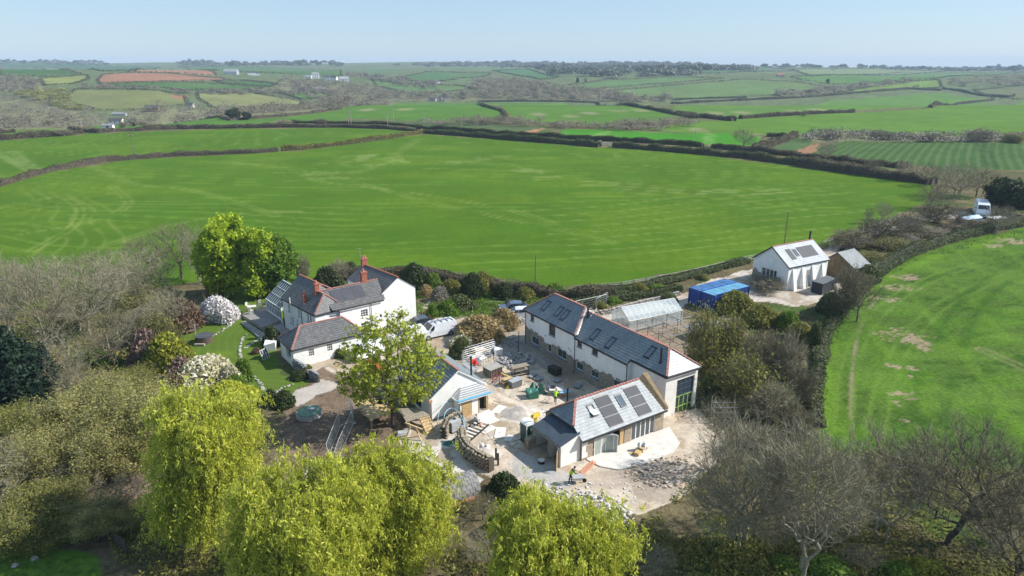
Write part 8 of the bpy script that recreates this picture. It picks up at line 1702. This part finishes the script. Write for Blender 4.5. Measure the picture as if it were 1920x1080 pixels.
for j in range(4): b=MB(); b.beam(o+uy*j*2.7+Zv(2.26),o+uy*j*2.7+ux*6.9+Zv(2.26),.07,.1); b.build('rafter',[M['fwood']],T)
for i in range(4): 
    for s_ in(-1,1): p=o+ux*i*2.3+uy*2.7; b=MB(); b.beam(p+Zv(1.6),p+uy*.6*s_+Zv(2.15),.06); b.build('brace',[M['fwood']],T)
T=thing('tile_stack','row of red clay tiles stacked by the nursery frame','tiles',(19,89,0)); 
for i in range(16): p=Vector((18.6,89.2,0))+ux*(i*.22); b=MB(); b.box((p.x,p.y,.0),.15,1.0,.75,math.atan2(uy.y,uy.x)+math.pi/2+.0); b.build('tile',[M['ridge']],T)
b=MB(); q=[Vector((24.5,91.0,0)),Vector((30,93.6,0)),Vector((31.5,91,0)),Vector((26,88.2,0))]; b.hexa([p+Zv(1.2) for p in q],[p+Zv(1.3) for p in q]); o=b.build('grey_roof_sheet',[M['tin']],loc=tuple(q[0])); tag(o,'low grey sheet roof beside the greenhouse end','roof')
for i in range(3): p=[Vector((24.6,86.5,0)),Vector((26.6,85.6,0)),Vector((25.0,84.2,0))][i]; boxthing('planting_tray',['farther','middle','nearer'][i]+' grey planting table in the shade of the thicket','planting table',1195+i*16,655+i*10,aV,[('top','lead',lambda b:b.box((0,0,.5),2.6,1.0,.06)),('leg','fwood',lambda b:[b.box((x,y,0),.06,.06,.5) for x in(-1.1,1.1) for y in(-.4,.4)])])
# scaffold tower and fence panels
c=G3(1362,792); T=thing('scaffold_tower','small galvanised scaffold tower right of the glazed end wall','scaffold',tuple(c))
for i in range(3):
    for j in range(2): b=MB(); p=c+Vector((i*1.3-1.4,j*1.2,0)); b.tube(p,p+Zv(2.6-.5*i),.03,6); b.build('standard',[M['galv']],T)
for z in(.6,1.2,1.8):
    for j in range(2): b=MB(); b.tube(c+Vector((-1.4,j*1.2,z)),c+Vector((1.2,j*1.2,z)),.028,6); b.build('ledger',[M['galv']],T)
    b=MB(); b.tube(c+Vector((-1.4,0,z)),c+Vector((-1.4,1.2,z)),.028,6); b.build('transom',[M['galv']],T)
for a in((1062,570,1090,562,'site fence panel left of the barn ridge behind'),(1092,562,1138,552,'site fence panel crossing the planted bank'),(1118,560,1140,548,'slanting site fence panel on the planted bank')): panelfence('site_fence_panel',a[4],AT(a[0],a[1],1.9),AT(a[2],a[3],1.9),1.9)
# post and rail fences
def railfence(label,pts,h=1.15,step=2.6,rails=(.4,.75,1.08),mt='fwood',name='post_and_rail_fence'):
    w=[P(*q) for q in pts]; c,Ln=resample(w,step); T=thing(name,label,'fence',(float(c[0][0]),float(c[0][1]),gz(*c[0])))
    for i,(x,y) in enumerate(c):
        z=gz(x,y); b=MB(); b.box((x,y,z-.2),.13,.13,h+.25); b.build('post',[M[mt]],T)
        if i: 
            x0,y0=c[i-1]; z0=gz(x0,y0)
            for r_ in rails: b=MB(); b.beam((x0,y0,z0+r_),(x,y,z+r_),.05,.11); b.build('rail',[M[mt]],T)
    return T
railfence('post and rail fence between the big field and the planted bank',[(1085,548),(1160,541),(1230,529),(1300,515),(1360,500),(1416,487)])
railfence('pale post and rail fence along the lane right of the cottage',[(1555,470),(1600,450),(1650,430),(1700,416),(1745,408),(1790,398)])
railfence('fence between lane and big field right of the cottage',[(1540,462),(1590,445),(1640,428),(1690,412)],rails=(.75,1.08))
railfence('old dark gate and fence in the bottom left wood',[(205,1010),(238,1040)],1.3,1.3,(.2,.45,.7,.95,1.2),'barkdark')
T=thing('field_gate','white metal field gate in the gap of the lane hedge','gate',tuple(G3(1137,273)))
a,b_=G3(1126,272),G3(1149,273)
for z in(.25,.5,.8,1.15,1.45): b=MB(); b.tube(a+Zv(z),b_+Zv(z),.05,5); b.build('bar',[M['whitepaint']],T)
for t in(0,.33,.66,1): p=a.lerp(b_,t); b=MB(); b.beam(p,p+Zv(1.6),.12); b.build('upright',[M['whitepaint']],T)
b=MB(); p=G3(1125,273); b.box((p.x,p.y,p.z-.2),1.2,1.2,2.6); o=b.build('gate_pillar',[M['rock']],loc=tuple(p)); tag(o,'pale stone pillar at the left of the lane gate','pillar')
# power poles
def pole(label,px,py,ptop,arms=1,r=.14,lean=0,mt='fwood'):
    c=G3(px,py); h=top_h(px,ptop,(c.x,c.y)); T=thing('utility_pole',label,'pole',tuple(c),group=None); dist=math.hypot(c.x,c.y); r=max(r,dist/F*.55)
    b=MB(); b.tube(c-Zv(.5),c+Vector((lean,0,h)),r,8,r*.75); b.build('shaft',[M[mt]],T)
    for i in range(arms): b=MB(); z=h-.3-i*.9; b.beam(c+Vector((-.9,0,z)),c+Vector((.9,0,z)),r*1.0); b.build('cross_arm',[M['fwood']],T)
    if arms:
        for x in(-.8,0,.8): b=MB(); b.tube(c+Vector((x,0,h-.25)),c+Vector((x,0,h+.05)),.08,6); b.build('insulator',[M['pot']],T)
pole('plain wooden pole between the big field and the white cottage',1469,470,397,0,.13,mt='polewood'); pole('plain wooden pole behind the farm shrubbery',1004,528,477,0,.11,mt='polewood'); pole('wooden pole with a cross arm on the left hedge',252,297,252,1,.16,mt='polewood')
pole('pale pole at the far left edge in the valley',6,241,215,1,.1); pole('left one of the twin poles in the upper centre field',654,238,203,1); pole('right one of the twin poles in the upper centre field',659,238,203,1); pole('pole in the upper centre field right of the twin poles',738,226,198,1); pole('pole near the hedge in the centre valley field',795,228,213,0); pole('pole on the crop strip before the lane hedge',866,243,217,0); pole('short pole beside the crop strip',727,235,216,0); pole('pole beside the bright green field',1061,252,229,0); pole('pole left of the round bare tree',1303,268,242,0); pole('pole at the edge of the striped crop',1590,294,254,0); pole('pole above the left valley field',307,243,228,0,.1); pole('small pole near the white tank in the valley',209,240,230,0,.1); pole('pole near the left valley cottages',153,240,223,0,.1)
# ---------------------------------------------------------------- distant buildings
def farm(label,px,py,w,d,h,rz,mt='whitepaint',roof='slate_old',pitch=.45,win=2,name='farm_house',cat='house',chim=0,storeys=1):
    c=G3(px,py); T=thing(name,label,cat,tuple(c),rz=rz); b=MB(); x,y=w/2,d/2; rh=d*pitch*.8
    b.poly([(-x,-y,-1),(x,-y,-1),(x,-y,h),(-x,-y,h)]); b.poly([(x,y,-1),(-x,y,-1),(-x,y,h),(x,y,h)]); b.poly([(-x,y,-1),(-x,-y,-1),(-x,-y,h),(-x,0,h+rh),(-x,y,h)]); b.poly([(x,-y,-1),(x,y,-1),(x,y,h),(x,0,h+rh),(x,-y,h)]); b.build('walls',[M[mt]],T,local=True)
    b=MB(); 
    for s_ in(-1,1): b.hexa([(-x-.3,s_*(y+.3),h-.15),(x+.3,s_*(y+.3),h-.15),(x+.3,0,h+rh),(-x-.3,0,h+rh)],[(-x-.3,s_*(y+.3),h+.05),(x+.3,s_*(y+.3),h+.05),(x+.3,0,h+rh+.2),(-x-.3,0,h+rh+.2)])
    b.build('roof',[M[roof] if roof in M else M['tin']],T,local=True)
    for k in range(storeys):
        for i in range(win): b=MB(); b.box((-x+w*(i+.5)/win,-y-.03,.9+k*2.7),min(1.1,w/win*.5),.1,1.3); b.build('window',[M['glass']],T,local=True)
    for i in range(chim): b=MB(); b.box(((-1)**i*(x-.5),0,h+rh*.6),.9,.8,rh*.4+1.3); b.build('chimney',[M['rock']],T,local=True)
    return T
FB=[('long white farm shed above the ploughed field, left one',434,139,26,14,5,0,'galv','tin',0,'farm_shed','shed'),('white farmhouse beside the long farm shed',472,141,14,8,5,.3,'whitepaint','slate_old',3,'farm_house','house'),('small white annex right of that farmhouse',482,141,9,7,3,.3,'whitepaint','slate_old',2,'farm_house','house'),
('tall square white house on the upper left hillside',592,147,13,9,8,.2,'whitepaint','tin',3,'farm_house','house'),('low white building left of the tall white house',579,147,12,8,3.5,0,'whitepaint','tin',2,'farm_house','house'),('cluster cottage right of the tall white house',612,149,14,8,4,.1,'whitepaint','slate_old',2,'cottage','cottage'),('grey roofed cottage at the end of that cluster',626,150,14,9,4,-.2,'whitepaint','slate_old',2,'cottage','cottage'),('white roofed barn at the wood edge left of centre',645,153,18,12,5,.4,'galv','tin',0,'barn','barn'),
('row of sheds on the valley paddock, left one',565,171,16,8,3,0,'cream','slate_old',2,'farm_shed','shed'),('row of sheds on the valley paddock, right one',598,172,20,9,3,.1,'whitepaint','tin',3,'farm_shed','shed'),
('long white-roofed shed in the left valley',225,217,13,4,2,.03,'galv','tin',0,'farm_shed','shed'),('long low grey-roofed shed below the white-roofed one',219,231,12,6,2.4,.03,'whitepaint','slate_old',3,'farm_shed','shed'),('small white roofed hut at the right of the low shed',243,230,4,3,2,0,'whitepaint','tin',1,'hut','hut'),('little stone hut by the valley lane trees',357,201,8,6,3,0,'rock','slate_old',1,'hut','hut'),('half hidden brown barn in the left valley wood',287,209,14,8,3.5,0,'clad','slate_old',1,'barn','barn'),
('small white house with steep gable in the central valley',819,159,11,8,5,1.0,'whitepaint','slate_old',2,'farm_house','house'),('stone farmhouse with chimneys in the wood at centre',834,189,14,8,5,.5,'rock','slate_old',2,'farm_house','house'),('small stone barn beside the stone farmhouse',812,190,9,6,3,-.2,'rock','slate_old',1,'barn','barn'),('white speck of a house on the central horizon',909,125,13,9,5,0,'whitepaint','slate_old',1,'farm_house','house'),('pale house left of the horizon tower',887,124,12,9,5,.3,'whitepaint','slate_old',1,'farm_house','house'),('pale farm buildings on the left horizon',420,121,34,14,5,0,'whitepaint','tin',0,'farm_shed','shed'),('small cottage below the upper centre hedge',708,144,12,8,3.5,.2,'whitepaint','slate_old',2,'cottage','cottage'),('reddish roofed farm on the right hillside',1462,144,14,8,4,0,'rock','redbrick',1,'farm_house','house'),('white parked caravan at the left hedge gateway',204,243,6,2.3,2.4,0,'whitepaint','tin',1,'caravan','caravan')]
for f in FB:
    l_,px,py,w,d,h,rz,mt_,rf_,wn,nm,ct=f; farm(l_,px,py,w,d,h,rz,mt_,rf_,.45,wn,nm,ct,chim=1 if nm=='farm_house' else 0,storeys=2 if h>4.5 and wn else 1)
c=G3(943,128); T=thing('stone_tower','tall pale square tower on the central skyline','tower',tuple(c)); b=MB(); b.box((c.x,c.y,c.z-2),12,12,20); b.build('shaft',[M['rock']],T); b=MB(); b.box((c.x,c.y,c.z+18),14,14,2.5); b.build('parapet',[M['rock']],T)
# bottom left corner things
b=MB(); q=[G3(-10,872,.8),G3(60,862,.9),G3(64,852,1.6),G3(-10,858,1.6)]
for i in range(8):
    for j in range(2):
        def pp(u_,v_): a=q[0].lerp(q[1],u_).lerp(q[3].lerp(q[2],u_),v_); return a+Zv(.18*math.sin(u_*17)+.12*math.cos(v_*6+u_*9))
        b.poly([pp(i/8,j/2),pp((i+1)/8,j/2),pp((i+1)/8,(j+1)/2),pp(i/8,(j+1)/2)])
o=b.build('green_netting',[M['teal']],loc=tuple(q[0])); tag(o,'bright green netting sheet among the trees at the left edge','netting')
pb('bwhite','clump of white flowers on the bottom left grass, right one',63,1050,16,10,cat='flowers'); pb('bwhite','clump of white flowers on the bottom left grass, left one',26,1062,14,9,cat='flowers')
boxthing('leaning_board','grey board leaning on the cottage buttress','board',1515,538,1.0,[('board','lead',lambda b:b.hexa([(-.5,0,0),(.5,0,0),(.5,.06,0),(-.5,.06,0)],[(-.5,.5,1.9),(.5,.5,1.9),(.5,.56,1.9),(-.5,.56,1.9)]))])
boxthing('scaffold_pole','long dark pole leaning on the barn end in the shade','pole',972,660,.6,[('pole','black',lambda b:b.tube((0,0,0),(.7,.9,2.6),.05,6))])
lap('props')

_t=0
for me in bpy.data.meshes: _t+=sum(len(p.vertices)-2 for p in me.polygons) if len(me.polygons)<20000 else len(me.polygons)*2
print('TRIS',_t,'objects',len(bpy.data.objects)); lap('end')
